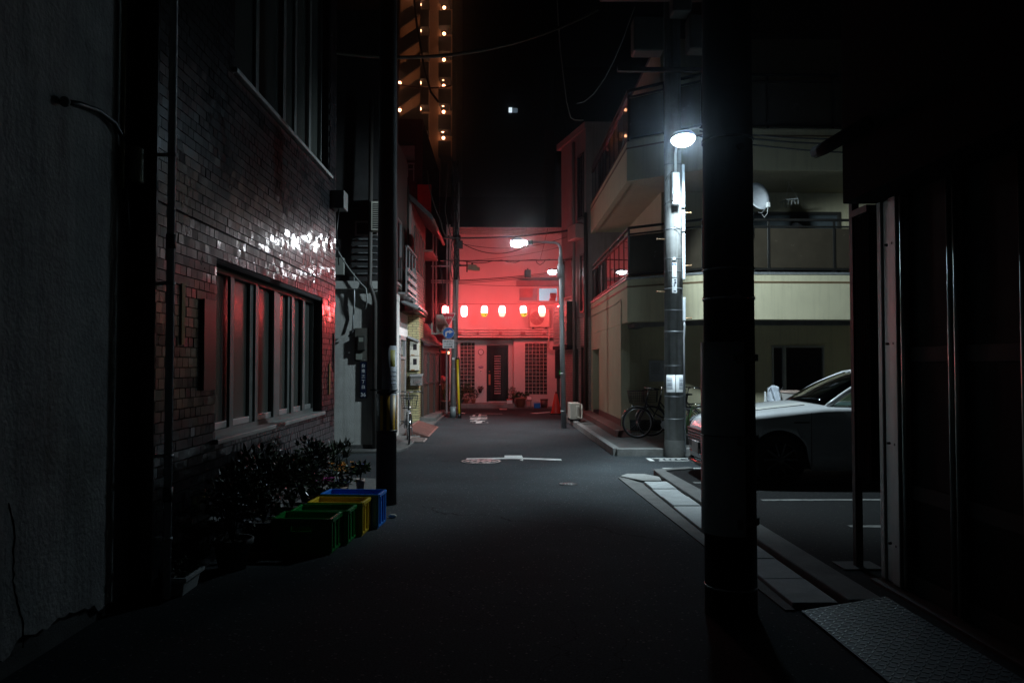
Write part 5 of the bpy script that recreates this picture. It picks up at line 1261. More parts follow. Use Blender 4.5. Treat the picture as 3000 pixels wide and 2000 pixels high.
# ================================================================== LANTERNS
YL = 28.0
m_paper = emit('lantern_paper', (1, .078, .083), LANT)
m_lband = emit('lantern_band', (1, .6, .06), 1.25)
m_lband2 = emit('lantern_band_bright', (1, .85, .55), 1.6)
zs = fz(890, YL)
lan = [(1305, 'leftmost glowing lantern just above the red stop sign', 0, 0, 0), (1360, 'glowing lantern first to the right of the sign pole', 0, 0, 0), (1420, 'glowing lantern above the door side, third from the left', -3, 1, 1), (1471, 'middle lantern of the string, above the black door', 0, 0, 1), (1531.5, 'tilted glowing lantern left of the wall air conditioner', 7, 1, 1), (1587, 'glowing lantern hanging in front of the wall air conditioner', 3, 0, 1), (1640, 'rightmost glowing lantern half behind the thin lamp post', 0, 0, 0)]
m_cap = mat('lantern_cap', (.3, .05, .05), .5)
for px_, lab, tilt, mk_, band_ in lan:
    q = at(px_, 893, YL); zt = q.z
    t = thing('paper_lantern', lab, 'lantern', (q.x, YL, zt), 0, 'paper lanterns strung across the street')
    T = Matrix.Rotation(R(-tilt), 3, 'Y')
    H = .385; r_ = .114
    prof = [(.062, -.03)]
    N = 12
    for i in range(N + 1):
        v = i / N; rr = r_ * (1 - abs(2 * v - 1) ** 6 * .42); rr += .0025 * (1 if i % 2 else -1); prof.append((rr, -.035 - v * H * .96))
    split = int(N * .74)
    body = prof[:split + 2]; low = prof[split + 1:] + [(.05, -.035 - H)]
    MB().lathe(body, q, 24, T).build('paper', m_paper, t)
    bo = MB().lathe(low, q, 24, T).build('band', (m_lband if mk_ else m_lband2) if band_ else m_paper, t)
    MB().lathe([(.066, -.034), (.066, -.02), (.02, -.012), (1e-4, -.012)], q, 16, T).build('cap', m_cap, t)
    MB().lathe([(1e-4, -.045 - H), (.05, -.045 - H), (.052, -.032 - H)], q, 16, T).build('bottom_ring', m_cap, t)
    MB().tube([q + T @ Vector((0, 0, -.015)), q + Vector((0, 0, .03))], .005, 5).build('hook', m_black, t)
    if mk_:
        k = MB(); r3 = random.Random(int(px_))
        for i in range(7):
            an = R(-90 + r3.uniform(-38, 38)); zz = -.035 - H * r3.uniform(.76, .9); d = Vector((math.cos(an) * .118, math.sin(an) * .118, zz)); k.obox(q + T @ d, (r3.uniform(.015, .05), .012, r3.uniform(.008, .022)), T)
        k.build('marks', mat('lantern_ink', (.1, .05, .02), .7), bo)
def cable(name, label, pts, r_=.012, m_=None, group=None, n=6):
    o_ = MB().tube(pts, r_, n).build(name, m_ or m_cable, recalc=False); return tag(o_, label, 'cable', group)
pts = []
seq = [at(1262, 891, YL)] + [at(p_[0], 889.5, YL) for p_ in lan] + [at(1700, 888, YL)]
for i in range(len(seq) - 1):
    c_ = catenary(seq[i], seq[i + 1], .012, 6); pts += c_ if i == 0 else c_[1:]
cable('lantern_string', 'thin wire that carries the row of lanterns', pts, .008, mat('wire_red', (.2, .05, .05), .6))

# ================================================================== CABLES
def pc(l, Y): return [at(a, b_, Y) for a, b_ in l]
cable('power_cable', 'thick dark cable crossing below the coping of the red lit house', catenary(at(1300, 697, 24), at(1700, 670, 25), .1), .03)
cable('power_cable', 'sagging cable between sign pole and lamp bulb', catenary(at(1343, 706, 24.2), at(1560, 712, 24), .35, 20), .013)
cable('power_cable', 'second sagging cable just above the bulb arm', catenary(at(1343, 712, 24.1), at(1660, 694, 25), .25, 24), .009)
cable('power_cable', 'straight dark cable level across the red wall above the camera', catenary(at(1290, 763, 24.3), at(1700, 759, 25), .03), .018)
cable('power_cable', 'looping slack cable tied under the straight level cable', pc([(1330, 760), (1352, 764), (1375, 768), (1400, 771), (1425, 769), (1445, 764), (1470, 762), (1490, 768), (1510, 769), (1527, 763), (1560, 761), (1600, 762), (1642, 761)], 24.25), .013)
cable('power_cable', 'small hanging loop of spare cable near the lamp post', pc([(1570, 760), (1573, 770), (1582, 776), (1592, 770), (1598, 762), (1612, 760)], 24.2), .012)
for k, dy_ in enumerate((0, 4, 9)):
    cable('power_cable', ('upper', 'middle', 'lowest')[k] + ' of three cables slanting across the red wall to the black box', catenary(at(1318, 822 + dy_ * .9, 24.3), at(1640, 794 + dy_, 25.3), .05), .012 - .002 * k)
cable('power_cable', 'fine line crossing the red wall just above the lit window', catenary(at(1330, 830, 24.4), at(1640, 836, 26), .05), .006)
cable('power_cable', 'fine diagonal wire rising from the sign pole to the thin lamp post', catenary(at(1340, 765, 24), at(1642, 724, 24), .08), .006)
cable('power_cable', 'twisted wire dropping from the eaves past the lamp arm', pc([(1605, 668), (1600, 690), (1594, 715), (1588, 740), (1582, 762)], 24), .008, mat('wire_red', (.2, .05, .05), .6))
cable('power_cable', 'faint vertical wire falling from the top of the sky towards the corner house', pc([(1631, -40), (1635, 60), (1642, 150), (1651, 230), (1660, 300), (1672, 345), (1684, 352), (1710, 352)], 19), .012, mat('wire_grey', (.45, .42, .36), .5))
cable('power_cable', 'curved wire sweeping up towards the lamp pole', pc([(1690, 304), (1712, 298), (1740, 275), (1772, 230), (1800, 175), (1822, 125), (1836, 85), (1860, 20)], 16), .009, mat('wire_grey', (.45, .42, .36), .5))
for k, (a, b_, y1, y2, s_) in enumerate((((2050, 374), (2620, 402), 14.5, 13, .1), ((2050, 384), (2620, 418), 14.6, 13, .1), ((2050, 400), (2620, 450), 14.7, 13, .08))):
    cable('power_cable', ('top', 'middle', 'bottom')[k] + ' of three lines in front of the upper cream balcony', catenary(at(*a, y1), at(*b_, y2), s_), .014)
cable('power_cable', 'thick pale cable crossing high on the left before the tower', catenary(at(980, 155, 13), at(1750, 30, 16), .4), .03, mat('wire_ochre', (.05, .045, .03), .7))
cable('power_cable', 'black cable leaning across the tower lamps', pc([(1210, -30), (1222, 80), (1234, 150), (1246, 215), (1262, 270), (1285, 300)], 22), .03)
cable('power_cable', 'level black cable in front of the lower tower lamps', catenary(at(1150, 243, 22), at(1320, 252, 24), .1), .025)
cable('power_cable', 'dangling twisted cable left of the sign pole', pc([(1252, 500), (1256, 540), (1266, 580), (1276, 612), (1290, 645), (1297, 675), (1310, 700)], 24.3), .02, mat('wire_sheen', (.08, .07, .06), .3))
cable('power_cable', 'thin cable hanging beside the dangling twisted cable', pc([(1310, 480), (1312, 520), (1308, 570), (1304, 620), (1312, 660), (1325, 700)], 24.35), .014, mat('wire_sheen', (.08, .07, .06), .3))
cable('power_cable', 'slanting strut wire in front of the dark gap left of the sign pole', pc([(1291, 780), (1298, 850), (1302, 890)], 24.6), .012)
bxq = at(1546, 802, 24.6); cbx = thing('splice_case', 'black box hung on the slanting cables before the red wall', 'cable box', (bxq.x, 24.6, bxq.z - .14))
MB().box(bxq.x - .1, bxq.x + .1, 24.5, 24.7, bxq.z - .13, bxq.z + .12).build('case', m_black, cbx, bevel=.02); MB().box(bxq.x - .02, bxq.x + .02, 24.58, 24.62, bxq.z + .12, bxq.z + .17).build('hanger', m_black, cbx)
# frame of thin uprights in the gap left of the sign pole
gf = thing('scaffold_frame', 'thin red lit upright frame standing in the dark gap behind the sign pole', 'frame', (-1.9, 26.6, 0))
mb = MB()
for px_ in (1268, 1277, 1309, 1317): mb.box(fx(px_, 26.6) - .025, fx(px_, 26.6) + .025, 26.58, 26.64, 3.2 if px_ > 1300 else 2.6, 6.3)
for py_ in (780, 822, 828): mb.box(fx(1262, 26.6), fx(1320, 26.6), 26.57, 26.6, fz(py_, 26.6) - .02, fz(py_, 26.6) + .02)
mb.box(fx(1309, 26.6) - .03, fx(1309, 26.6) + .03, 26.58, 26.64, 0, 3.2)
mb.build('uprights', mat('frame_pink', (.4, .3, .3), .6), gf)

# ================================================================== AIR CONDITIONERS
m_ac = mat('ac_ivory', (.6, .58, .5), .5, var=.06, dirt=.25)
def ac_unit(t, w, d, h, fan=True):
    """outdoor unit, front at -y, origin at base centre"""
    b = LB(); b.box(-w / 2, w / 2, -d / 2, d / 2, .05, h); co = b.build('casing', m_ac, t, bevel=.012)
    f = LB()
    for s_ in (-1, 1): LB().box(s_ * w * .33 - .04, s_ * w * .33 + .04, -d / 2 - .03, d / 2 + .03, 0, .05).build('foot', m_black, t)
    0 and f.build('foot', m_black, t)
    if fan:
        c = Vector((-w * .14, -d / 2 - .004, h * .53)); r_ = h * .36; M_ = Matrix.Rotation(R(90), 3, 'X')
        k = LB(); k.disc(c + Vector((0, .001, 0)), r_, M_, 36, .004); fo = k.build('fan_opening', mat('fan_dark', (.3, .16, .15), .6), t)
        g = LB()
        for q in range(1, 7): rr = r_ * q / 6; g.lathe([(rr - .004, .006), (rr + .004, .006), (rr + .004, .012), (rr - .004, .012)], c, 36, M_)
        for q in range(4): a_ = R(45 * q); g.bar(c + Vector((math.cos(a_) * r_, -.009, math.sin(a_) * r_)), c - Vector((math.cos(a_) * r_, .009, math.sin(a_) * r_)), .008, .008)
        g.build('grille', m_ac, fo)
    return t
q0 = at(1552, 953, 29.62); q1 = at(1610, 905, 29.62); qf = at(1580, 962, 29.62)
t = thing('air_conditioner', 'white outdoor air conditioner unit on the red lit wall above the ribbed band', 'air conditioner', ((q0.x + q1.x) / 2, 29.75, qf.z))
ac_unit(t, q1.x - q0.x, .28, q1.z - qf.z)
# bracketed unit on the left seen from its louvred back
q0 = at(1278, 975, 25.0); q1 = at(1307, 921, 25.0)
t = thing('air_conditioner', 'ivory outdoor unit with square grille on a wall bracket beside the stop sign', 'air conditioner', ((q0.x + q1.x) / 2, 25.25, q0.z - .03))
w_, h_ = q1.x - q0.x, q1.z - q0.z + .03
b = LB(); b.box(-w_ / 2, w_ / 2 + .07, -.25, .35, .05, h_); b.build('casing', m_ac, t, bevel=.02)
g = LB(); nc, nr = 4, 12
for i in range(nc):
    for j in range(nr):
        x0 = -w_ / 2 + .04 + (w_ - .07) * i / nc; z0 = .1 + (h_ - .16) * j / nr; g.box(x0, x0 + (w_ - .07) / nc * .62, -.256, -.2505, z0, z0 + (h_ - .16) / nr * .45)
g.build('grille', mat('grille_dark', (.1, .1, .08), .7), t)
b = LB(); b.box(-w_ / 2 - .14, w_ / 2 + .12, -.27, .3, -.02, .03); b.box(-w_ / 2 - .16, -w_ / 2 - .11, -.25, -.2, -.02, .34); b.build('bracket', mat('bracket_white', (.6, .6, .52), .5), t)
p_ = [at(a, b_, 25.1) for a, b_ in ((1254, 975), (1253, 990), (1258, 1000), (1278, 1012), (1290, 1018))]
mb = MB().tube(p_, .02, 8); mb.build('hose', mat('hose_tan', (.4, .36, .22), .6), t)
# ground unit by the lamp post on the right, seen end-on
q0 = at(1668, 1240, 20.9); q1 = at(1699, 1181, 20.9)
t = thing('air_conditioner', 'ivory outdoor unit standing on the kerb right of the thin lamp post', 'air conditioner', ((q0.x + q1.x) / 2 + .02, 21.25, .12))
w_ = q1.x - q0.x; h_ = q1.z - .12
b = LB(); b.box(-w_ / 2, w_ / 2, -.34, .38, .06, h_); b.build('casing', m_ac, t, bevel=.015)
b = LB(); b.box(w_ * .05, w_ * .36, -.40, -.341, h_ * .25, h_ * .86); b.build('valve_cover', m_ac, t, bevel=.02)
b = LB(); b.tube([(w_ * .2, -.37, h_ * .25), (w_ * .22, -.4, .12), (w_ * .45, -.4, .08), (w_ * .6, -.38, .1), (w_ * .62, -.36, .3), (w_ * .6, -.3, .45)], .02, 8); b.build('hose', m_ac, t)
LB().box(-w_ / 2, w_ / 2, -.3, -.2, 0, .06).build('foot', m_black, t); LB().box(-w_ / 2, w_ / 2, .24, .34, 0, .06).build('foot', m_black, t)
# high unit on the white house
q = at(1106, 633, 14.95)
t = thing('air_conditioner', 'pale louvred unit fixed high on the dark upper wall of the white house', 'air conditioner', (q.x, 14.95, fz(675, 14.8)))
w_ = .17; h_ = fz(590, 14.8) - fz(675, 14.8)
b = LB(); b.box(-w_ / 2 - .02, w_ / 2 + .06, -.14, .17, 0, h_); b.box(w_ / 2 - .05, w_ / 2 + .05, -.1, .1, h_, h_ + .1); b.build('casing', m_ac, t, bevel=.01)
g = LB()
for j in range(12): g.box(-w_ / 2 + .02, w_ / 2 - .02, -.146, -.1405, .03 + (h_ - .06) * j / 12, .03 + (h_ - .06) * (j + .62) / 12)
g.build('grille', mat('grille_black', (.02, .02, .02), .7), t)

# ================================================================== METERS, MAIL BOX, STREET NUMBER
q0, q1 = at(1036, 1058, 14.86), at(1078, 960, 14.86)
t = thing('electric_meter', 'dark weathered electric meter box on the white wall', 'electric meter', ((q0.x + q1.x) / 2, 14.93, q0.z))
b = MB(); b.box(q0.x, q1.x, 14.95, 14.998, q0.z, q1.z); co = b.build('board', mat('meter_board', (.11, .105, .09), .7, var=.3, dirt=.4), t, bevel=.008)
b = MB(); b.box(q0.x + .05, q1.x - .05, 14.88, 14.95, q0.z + .2, q1.z - .14); b.build('meter_case', mat('meter_case', (.05, .05, .045), .4), t, bevel=.02)
b = MB(); b.box(q0.x + .09, q1.x - .09, 14.873, 14.88, q1.z - .26, q1.z - .18); b.box(q0.x + .03, q1.x - .12, 14.93, 14.95, q0.z + .03, q0.z + .14); b.build('window', mat('meter_window', (.3, .32, .28), .2), t)
b = MB(); b.tube([at(1036, 965, 14.86), at(1030, 975, 14.8), at(1022, 985, 14.9)], .02, 6); b.build('bracket', m_black, t)
q0, q1 = at(1054, 1166, 14.96), at(1075, 1060, 14.96)
t = thing('street_number_plate', 'dark blue vertical street name plate with white characters on the white wall', 'street sign', ((q0.x + q1.x) / 2, 14.97, q0.z))
so = MB().box(q0.x, q1.x, 14.955, 14.999, q0.z, q1.z).build('plate', mat('plate_navy', (.006, .014, .04), .35), t, bevel=.01)
cx = (q0.x + q1.x) / 2; H_ = q1.z - q0.z
for i, ch_ in enumerate('台東三丁目'): lettering(ch_, .075, (cx, 14.9535, q1.z - H_ * (.1 + .148 * i)), (1, 0, 0), (0, 0, 1)).build('character', m_signwhite, t)
lettering('36', .1, (cx, 14.9535, q0.z + H_ * .1), (1, 0, 0), (0, 0, 1), w=.095, h=.07).build('number', m_signwhite, t)
for k, (py0, py1) in enumerate(((1000, 1042), (1043, 1085))):
    Ym = 21.84; q0, q1 = at(1200.5, py1, Ym), at(1227.5, py0, Ym)
    t = thing('gas_meter_box', ('upper', 'lower')[k] + ' ivory meter cabinet with small dark window on the tan bricks', 'meter box', ((q0.x + q1.x) / 2, 21.92, q0.z))
    MB().box(q0.x, q1.x, Ym, 21.998, q0.z + .004, q1.z).build('case', m_ac, t, bevel=.006)
    MB().box(q0.x + .09, q1.x - .06, Ym - .004, Ym, q0.z + .16, q1.z - .07).build('window', mat('meter_glass', (.02, .02, .025), .15), t, bevel=.003)
    MB().cyl((q0.x + .045, Ym - .012, q0.z + .2), (q0.x + .045, Ym, q0.z + .2), .014, n=10).build('lock', m_galv, t)
    r_ = MB(); r_.box(q0.x + .03, q1.x - .12, Ym - .002, Ym - .0005, q0.z + .006, q0.z + .03); r_.build('rust', mat('rust', (.28, .13, .04), .8), t)
Ym = 21.7; q0, q1 = at(1202, 1129, Ym), at(1236, 1100, Ym)
t = thing('mailbox', 'steel mailbox with a letter flap fixed below the ivory meter cabinets', 'mailbox', ((q0.x + q1.x) / 2, 21.85, q0.z))
MB().box(q0.x, q1.x, Ym, 21.999, q0.z, q1.z - .02).build('box', mat('mail_steel', (.3, .3, .29), .4, .7, var=.2), t, bevel=.006)
MB().prism([(21.999, q1.z + .03), (Ym - .03, q1.z - .02), (Ym - .03, q1.z), (21.999, q1.z + .05)], q0.x - .02, q1.x + .02, axis='x').build('lid', m_galv, t)
MB().box(q0.x + .09, q1.x - .03, Ym - .014, Ym, q0.z + .06, q0.z + .16).build('flap', m_chrome, t, bevel=.004)
MB().box(q0.x + .15, q1.x - .1, Ym - .008, Ym, q0.z + .02, q0.z + .04).build('lock', m_black, t)
# wedge ramps on the left kerb
def wedge(name, lab, x0, x1, y0, y1, h, m_):
    t = thing(name, lab, 'kerb ramp', ((x0 + x1) / 2, (y0 + y1) / 2, 0))
    MB().prism([(x0, .005), (x1, .005), (x1, .02), (x0, h)], y0, y1, axis='y').build('plate', m_, t, bevel=.006)
    st = MB(); n = int((y1 - y0) / .09); sl_ = math.atan2(h - .02, x1 - x0)
    for i in range(n):
        y = y0 + .05 + i * .09; st.bar((x0 + .04, y, h - .04 * math.tan(sl_) + .004), (x1 - .03, y, .02 + .03 * math.tan(sl_) + .004), .03, .008)
    st.build('ridge', m_, t); return t
m_ramp = mat('ramp_rust', (.24, .11, .09), .6, var=.3, vs=7, dirt=.3)
wedge('kerb_ramp', 'rust red ridged kerb ramp below the brick pillar', -2.08, -1.56, 17.75, 20.5, .19, m_ramp)
wedge('kerb_ramp', 'smaller grey red ramp end beside the bicycle wheel', -1.9, -1.55, 16.5, 17.3, .06, mat('ramp_grey', (.26, .2, .18), .65, var=.3))

# ================================================================== HOUSE-FRONT THINGS
Yw = 30.3
q = at(1409, 1031, Yw); t = thing('wall_clock', 'round wall clock with dark rim left of the black door', 'clock', (q.x, 30.28, q.z - .11)); M_ = Matrix.Rotation(R(90), 3, 'X')
MB().lathe([(.09, 0), (.112, 0), (.112, .04), (.096, .045), (.09, .03)], (q.x, 30.299, q.z), 32, M_).build('rim', mat('clock_rim', (.08, .04, .03), .4), t)
fo = MB().disc((q.x, 30.299, q.z), .092, M_, 32, .02).build('dial', m_signwhite, t)
k = MB(); k.bar((q.x, 30.275, q.z), (q.x, 30.275, q.z + .06), .008, .004); k.bar((q.x, 30.275, q.z), (q.x + .075, 30.275, q.z), .007, .004); k.bar((q.x, 30.275, q.z), (q.x - .05, 30.275, q.z - .002), .007, .004); k.build('hands', m_black, fo)
MB().tube([(q.x, 30.29, q.z - .11), (q.x + .01, 30.285, q.z - .2), (q.x, 30.285, q.z - .26)], .004, 5).build('pendulum', m_black, t)
q = at(1409, 1075, Yw); t = thing('name_plaque', 'oval patterned plaque on the wall between clock and intercom', 'plaque', (q.x, 30.29, q.z - .06))
mb = MB(); mb.lathe([(1e-4, .014), (.08, .012), (.1, 0)], (q.x, 30.299, q.z), 28, M_, sy=.55); mb.build('plate', mat('plaque_violet', (.35, .28, .38), .5, var=.4, vs=30), t)
q = at(1409, 1088, Yw); t = thing('intercom', 'small white intercom below the oval plaque', 'intercom', (q.x, 30.29, q.z - .06))
MB().box(q.x - .035, q.x + .035, 30.27, 30.299, q.z - .06, q.z + .06).build('case', m_white, t, bevel=.008); MB().box(q.x - .02, q.x + .02, 30.266, 30.27, q.z + .0, q.z + .04).build('speaker', m_black, t)

def leaves(mb, c, rad, n, ls, lw, rg, up=.3, droop=0, shape='ball'):
    c = Vector(c)
    for i in range(n):
        while True:
            v = Vector((rg.uniform(-1, 1), rg.uniform(-1, 1), rg.uniform(-1, 1)))
            if v.length <= 1 and (v.length > .35 or rg.random() < .4): break
        p = c + Vector((v.x * rad[0], v.y * rad[1], v.z * rad[2]))
        d = (Vector((v.x, v.y, v.z * .6 + up)) + Vector((rg.uniform(-.6, .6), rg.uniform(-.6, .6), rg.uniform(-.5, .5)))).normalized()
        s_ = d.cross(Vector((rg.uniform(-1, 1), rg.uniform(-1, 1), rg.uniform(-1, 1)))).normalized(); l = ls * rg.uniform(.6, 1.3); w = lw * rg.uniform(.7, 1.2); nn_ = s_.cross(d)
        mb.add([p, p + d * l * .45 + s_ * w, p + d * l - Vector((0, 0, droop * l)) + nn_ * l * .1, p + d * l * .45 - s_ * w, p + d * l * .5 + nn_ * w * -.35], [(0, 1, 4), (1, 2, 4), (2, 3, 4), (3, 0, 4)])
    return mb
def blades(mb, c, n, l, w, rg, spread=.6, n2=5):
    c = Vector(c)
    for i in range(n):
        a = rg.uniform(0, 2 * PI); e = rg.uniform(.15, spread); d = Vector((math.cos(a) * e, math.sin(a) * e, 1)).normalized(); L_ = l * rg.uniform(.6, 1.15); s_ = Vector((-math.sin(a), math.cos(a), 0)); prev = None; base = c + Vector((rg.uniform(-.03, .03), rg.uniform(-.03, .03), 0))
        vs = []
        for k in range(n2 + 1):
            t = k / n2; p = base + d * (L_ * t) + Vector((math.cos(a), math.sin(a), -.9)) * (L_ * .28 * t * t * e * 1.6); ww = w * (1 - t) ** .6 * (.6 + .8 * t if t < .5 else 1)
            vs += [p + s_ * ww, p - s_ * ww]
        mb.add(vs, [(2 * k, 2 * k + 2, 2 * k + 3, 2 * k + 1) for k in range(n2)])
    return mb
def pot(t, c, r_, h, m_, rim=True):
    c = Vector(c); prof = [(1e-4, .004), (r_ * .68, 0), (r_ * .95, h * .82)] + ([(r_ * 1.06, h * .82), (r_ * 1.08, h), (r_ * .95, h), (r_ * .9, h * .84)] if rim else [(r_, h), (r_ * .93, h)]) + [(1e-4, h * .84)]
    o_ = MB().lathe(prof, c, 22).build('pot', m_, t); MB().disc(c + Vector((0, 0, h * .845)), r_ * .88, Matrix.Identity(3), 18, .004).build('soil', m_soil, o_); return o_
def potted(name, lab, c, r_, h, m_, fol, rim=True):
    c = Vector(c); t = thing(name, lab, 'potted plant', c); pot(t, c, r_, h, m_, rim); fol(t, c + Vector((0, 0, h))); return t
def stems(t, c, n, l, rg, r_=.006):
    mb = MB()
    for i in range(n):
        a = rg.uniform(0, 6.3); e = rg.uniform(0, .5); p = Vector(c) - Vector((0, 0, .03)); mb.tube([p, p + Vector((math.cos(a) * e * l * .4, math.sin(a) * e * l * .4, l * .5)), p + Vector((math.cos(a) * e * l, math.sin(a) * e * l, l))], [r_, r_ * .8, r_ * .4], 5)
    mb.build('stem', m_bark, t)
zst = fz(1180, 30)
rg = random.Random(21)
def F1(t, c): stems(t, c, 5, .35, rg); leaves(MB(), c + Vector((0, 0, .24)), (.22, .18, .3), 260, .09, .018, rg).build('foliage', m_leaf, t)
q = at(1366, 1180, 29.8); potted('potted_plant', 'bushy plant in a small terracotta pot under the left glass blocks', (q.x, 29.8, zst), .09, .17, m_terra, F1)
def F2(t, c): stems(t, c, 4, .25, rg); leaves(MB(), c + Vector((0, 0, .18)), (.15, .14, .2), 240, .08, .014, rg).build('foliage', m_leaf_d, t)
q = at(1387, 1180, 29.75); potted('potted_plant', 'dark bushy plant in a terracotta pot left of the door', (q.x, 29.75, zst), .09, .16, m_terra, F2)
def F3(t, c): blades(MB(), c, 60, .4, .008, rg, .5).build('foliage', m_leaf_d, t)
q = at(1352, 1180, 29.9); potted('potted_plant', 'spiky grassy plant in the dark corner by the guy guard', (q.x, 29.9, zst), .1, .14, m_conc_d, F3)
q = at(1407, 1142, 30.2); t = thing('hanging_pot', 'black wall pot with small flowers left of the door handle', 'hanging pot', (q.x, 30.22, q.z - .12))
MB().lathe([(1e-4, -.11), (.05, -.1), (.085, .05), (.08, .05), (1e-4, .03)], q, 18).build('pot', m_black, t); leaves(MB(), q + Vector((0, 0, .08)), (.11, .08, .05), 60, .06, .015, rg).build('foliage', m_leaf_d, t); leaves(MB(), q + Vector((0, 0, .1)), (.12, .09, .04), 18, .03, .015, rg).build('flowers', mat('petal_pink', (.6, .2, .28), .6), t)
def F4(t, c): stems(t, c, 5, .3, rg); leaves(MB(), c + Vector((-.02, 0, .18)), (.16, .14, .22), 220, .07, .014, rg).build('foliage', m_leaf, t)
q = at(1502, 1180, 29.85); potted('potted_plant', 'leafy plant squeezed between the door and the big terracotta pot', (q.x - .02, 29.85, zst), .09, .2, m_conc_d, F4)
z2 = .09
def F5(t, c): leaves(MB(), c + Vector((0, 0, .06)), (.26, .2, .1), 130, .13, .03, rg).build('foliage', m_leaf, t)
q = at(1526, 1184, 29.5); potted('potted_plant', 'large terracotta pot with low succulent under the right glass blocks', (q.x, 29.62, fz(1190.5, 30)), .2, .36, m_terra, F5)
q0, q1 = at(1485, 1179, 29.6), at(1501, 1168, 29.6); t = thing('storage_box', 'small white box standing on the step right of the door', 'box', ((q0.x + q1.x) / 2, 29.6, zst))
MB().box(q0.x, q1.x, 29.55, 29.7, zst, zst + .13).build('box', m_white, t, bevel=.01); MB().box(q0.x - .01, q1.x + .01, 29.54, 29.71, zst + .131, zst + .16).build('lid', m_red, t, bevel=.006)
q0, q1 = at(1538, 1187, 29.5), at(1558, 1172, 29.5); t = thing('stool', 'low grey stool under the right glass blocks carrying a flat case', 'stool', ((q0.x + q1.x) / 2, 29.5, 0))
gz = .0
MB().box(q0.x, q1.x, 29.42, 29.6, q1.z - .03, q1.z).build('seat', m_conc, t, bevel=.006)
for sx_ in (q0.x + .02, q1.x - .05):
    MB().box(sx_, sx_ + .03, 29.43, 29.46, .02, q1.z - .03).build('leg', m_conc, t); MB().box(sx_, sx_ + .03, 29.56, 29.59, .02, q1.z - .03).build('leg', m_conc, t)
p0, p1 = at(1543, 1171, 29.5), at(1559, 1160, 29.5); t = thing('picture_case', 'pale flat case propped on the low grey stool', 'case', ((p0.x + p1.x) / 2, 29.5, q1.z))
MB().prism([(29.46, q1.z + .002), (29.5, q1.z + .002), (29.56, q1.z + .15), (29.52, q1.z + .15)], p0.x, p1.x, axis='x').build('frame', mat('case_dark', (.2, .1, .09), .5), t, bevel=.004); MB().prism([(29.455, q1.z + .03), (29.459, q1.z + .03), (29.505, q1.z + .135), (29.501, q1.z + .135)], p0.x + .02, p1.x - .02, axis='x').build('face', m_white, t)
q = at(1573.5, 1188, 29.3); t = thing('bucket', 'blue plastic bucket at the foot of the right glass blocks', 'bucket', (q.x, 29.3, 0.02))
b = MB(); b.box(-.12 + q.x, q.x + .12, 29.2, 29.4, .02, .19); bo = b.build('body', m_blue, t, bevel=.02); b = MB(); b.box(q.x - .13, q.x + .13, 29.19, 29.41, .19, .21); b.build('rim', m_blue, bo, bevel=.006); leaves(MB(), (q.x, 29.3, .22), (.1, .08, .03), 20, .06, .015, rg).build('contents', m_white, t)
q = at(1594, 1187, 29.45); t = thing('waste_bin', 'dark brown plastic bin right of the blue bucket', 'bin', (q.x, 29.45, .02))
MB().lathe([(1e-4, 0), (.12, 0), (.145, .31), (.135, .31), (.115, .02), (1e-4, .02)], (q.x, 29.45, .022), 24).build('body', mat('bin_brown', (.16, .07, .06), .45), t); MB().lathe([(.14, .3), (.155, .3), (.155, .325), (.14, .325)], (q.x, 29.45, .022), 24).build('rim', mat('bin_brown', (.16, .07, .06), .45), t)
# traffic cone
q = gp(1629, 1213); t = thing('traffic_cone', 'glowing red traffic cone at the corner behind the thin lamp post', 'traffic cone', (q.x, q.y, 0))
MB().box(q.x - .2, q.x + .2, q.y - .2, q.y + .2, .003, .035).build('base', m_rubber, t, bevel=.015)
mb = MB(); mb.lathe([(.175, .035), (.165, .06), (.05, .66), (.03, .67)], q, 28); mb.build('cone', m_red, t); MB().cyl((q.x, q.y, .66), (q.x, q.y, .74), .028, .024, 14).build('tip', mat('tip_dull', (.25, .05, .05), .5), t)
# left end of the cross street: plants and a pail
def F6(t, c): blades(MB(), c, 150, .75, .008, rg, .4).build('foliage', m_leaf_y, t)
q = at(1303, 1190, 29.0); potted('potted_plant', 'dry brown grass in a square planter behind the sign pole', (q.x, 29.0, 0), .2, .32, mat('planter_brown', (.18, .09, .06), .7), F6)
q = at(1300, 1110, 29.6); t = thing('hung_pail', 'red pail hanging by its wire on the left behind the sign pole', 'pail', (q.x, 29.6, q.z - .1))
MB().lathe([(1e-4, -.1), (.11, -.09), (.15, .1), (.14, .1), (1e-4, -.06)], q, 18, Matrix.Rotation(R(25), 3, 'Y')).build('body', mat('pail_red', (.5, .1, .1), .5), t); MB().tube([q + Vector((-.1, 0, .1)), q + Vector((.05, 0, .3)), q + Vector((.16, 0, -.02))], .008, 5).build('handle', m_black, t)
q = at(1302, 1032, 29.5); t = thing('wall_lamp', 'small orange wall lantern glowing left of the sign pole', 'wall lamp', (q.x, 29.5, q.z - .1))
MB().box(q.x - .17, q.x + .1, 29.4, 29.6, q.z - .05, q.z + .05).build('shade', mat('shade_orange', (.55, .12, .05), .5), t, bevel=.02); MB().ball(at(1313.5, 1033, 29.45), .05, 8).build('bulb', emit('bulb_warm', (1, .4, .2), 6), t)
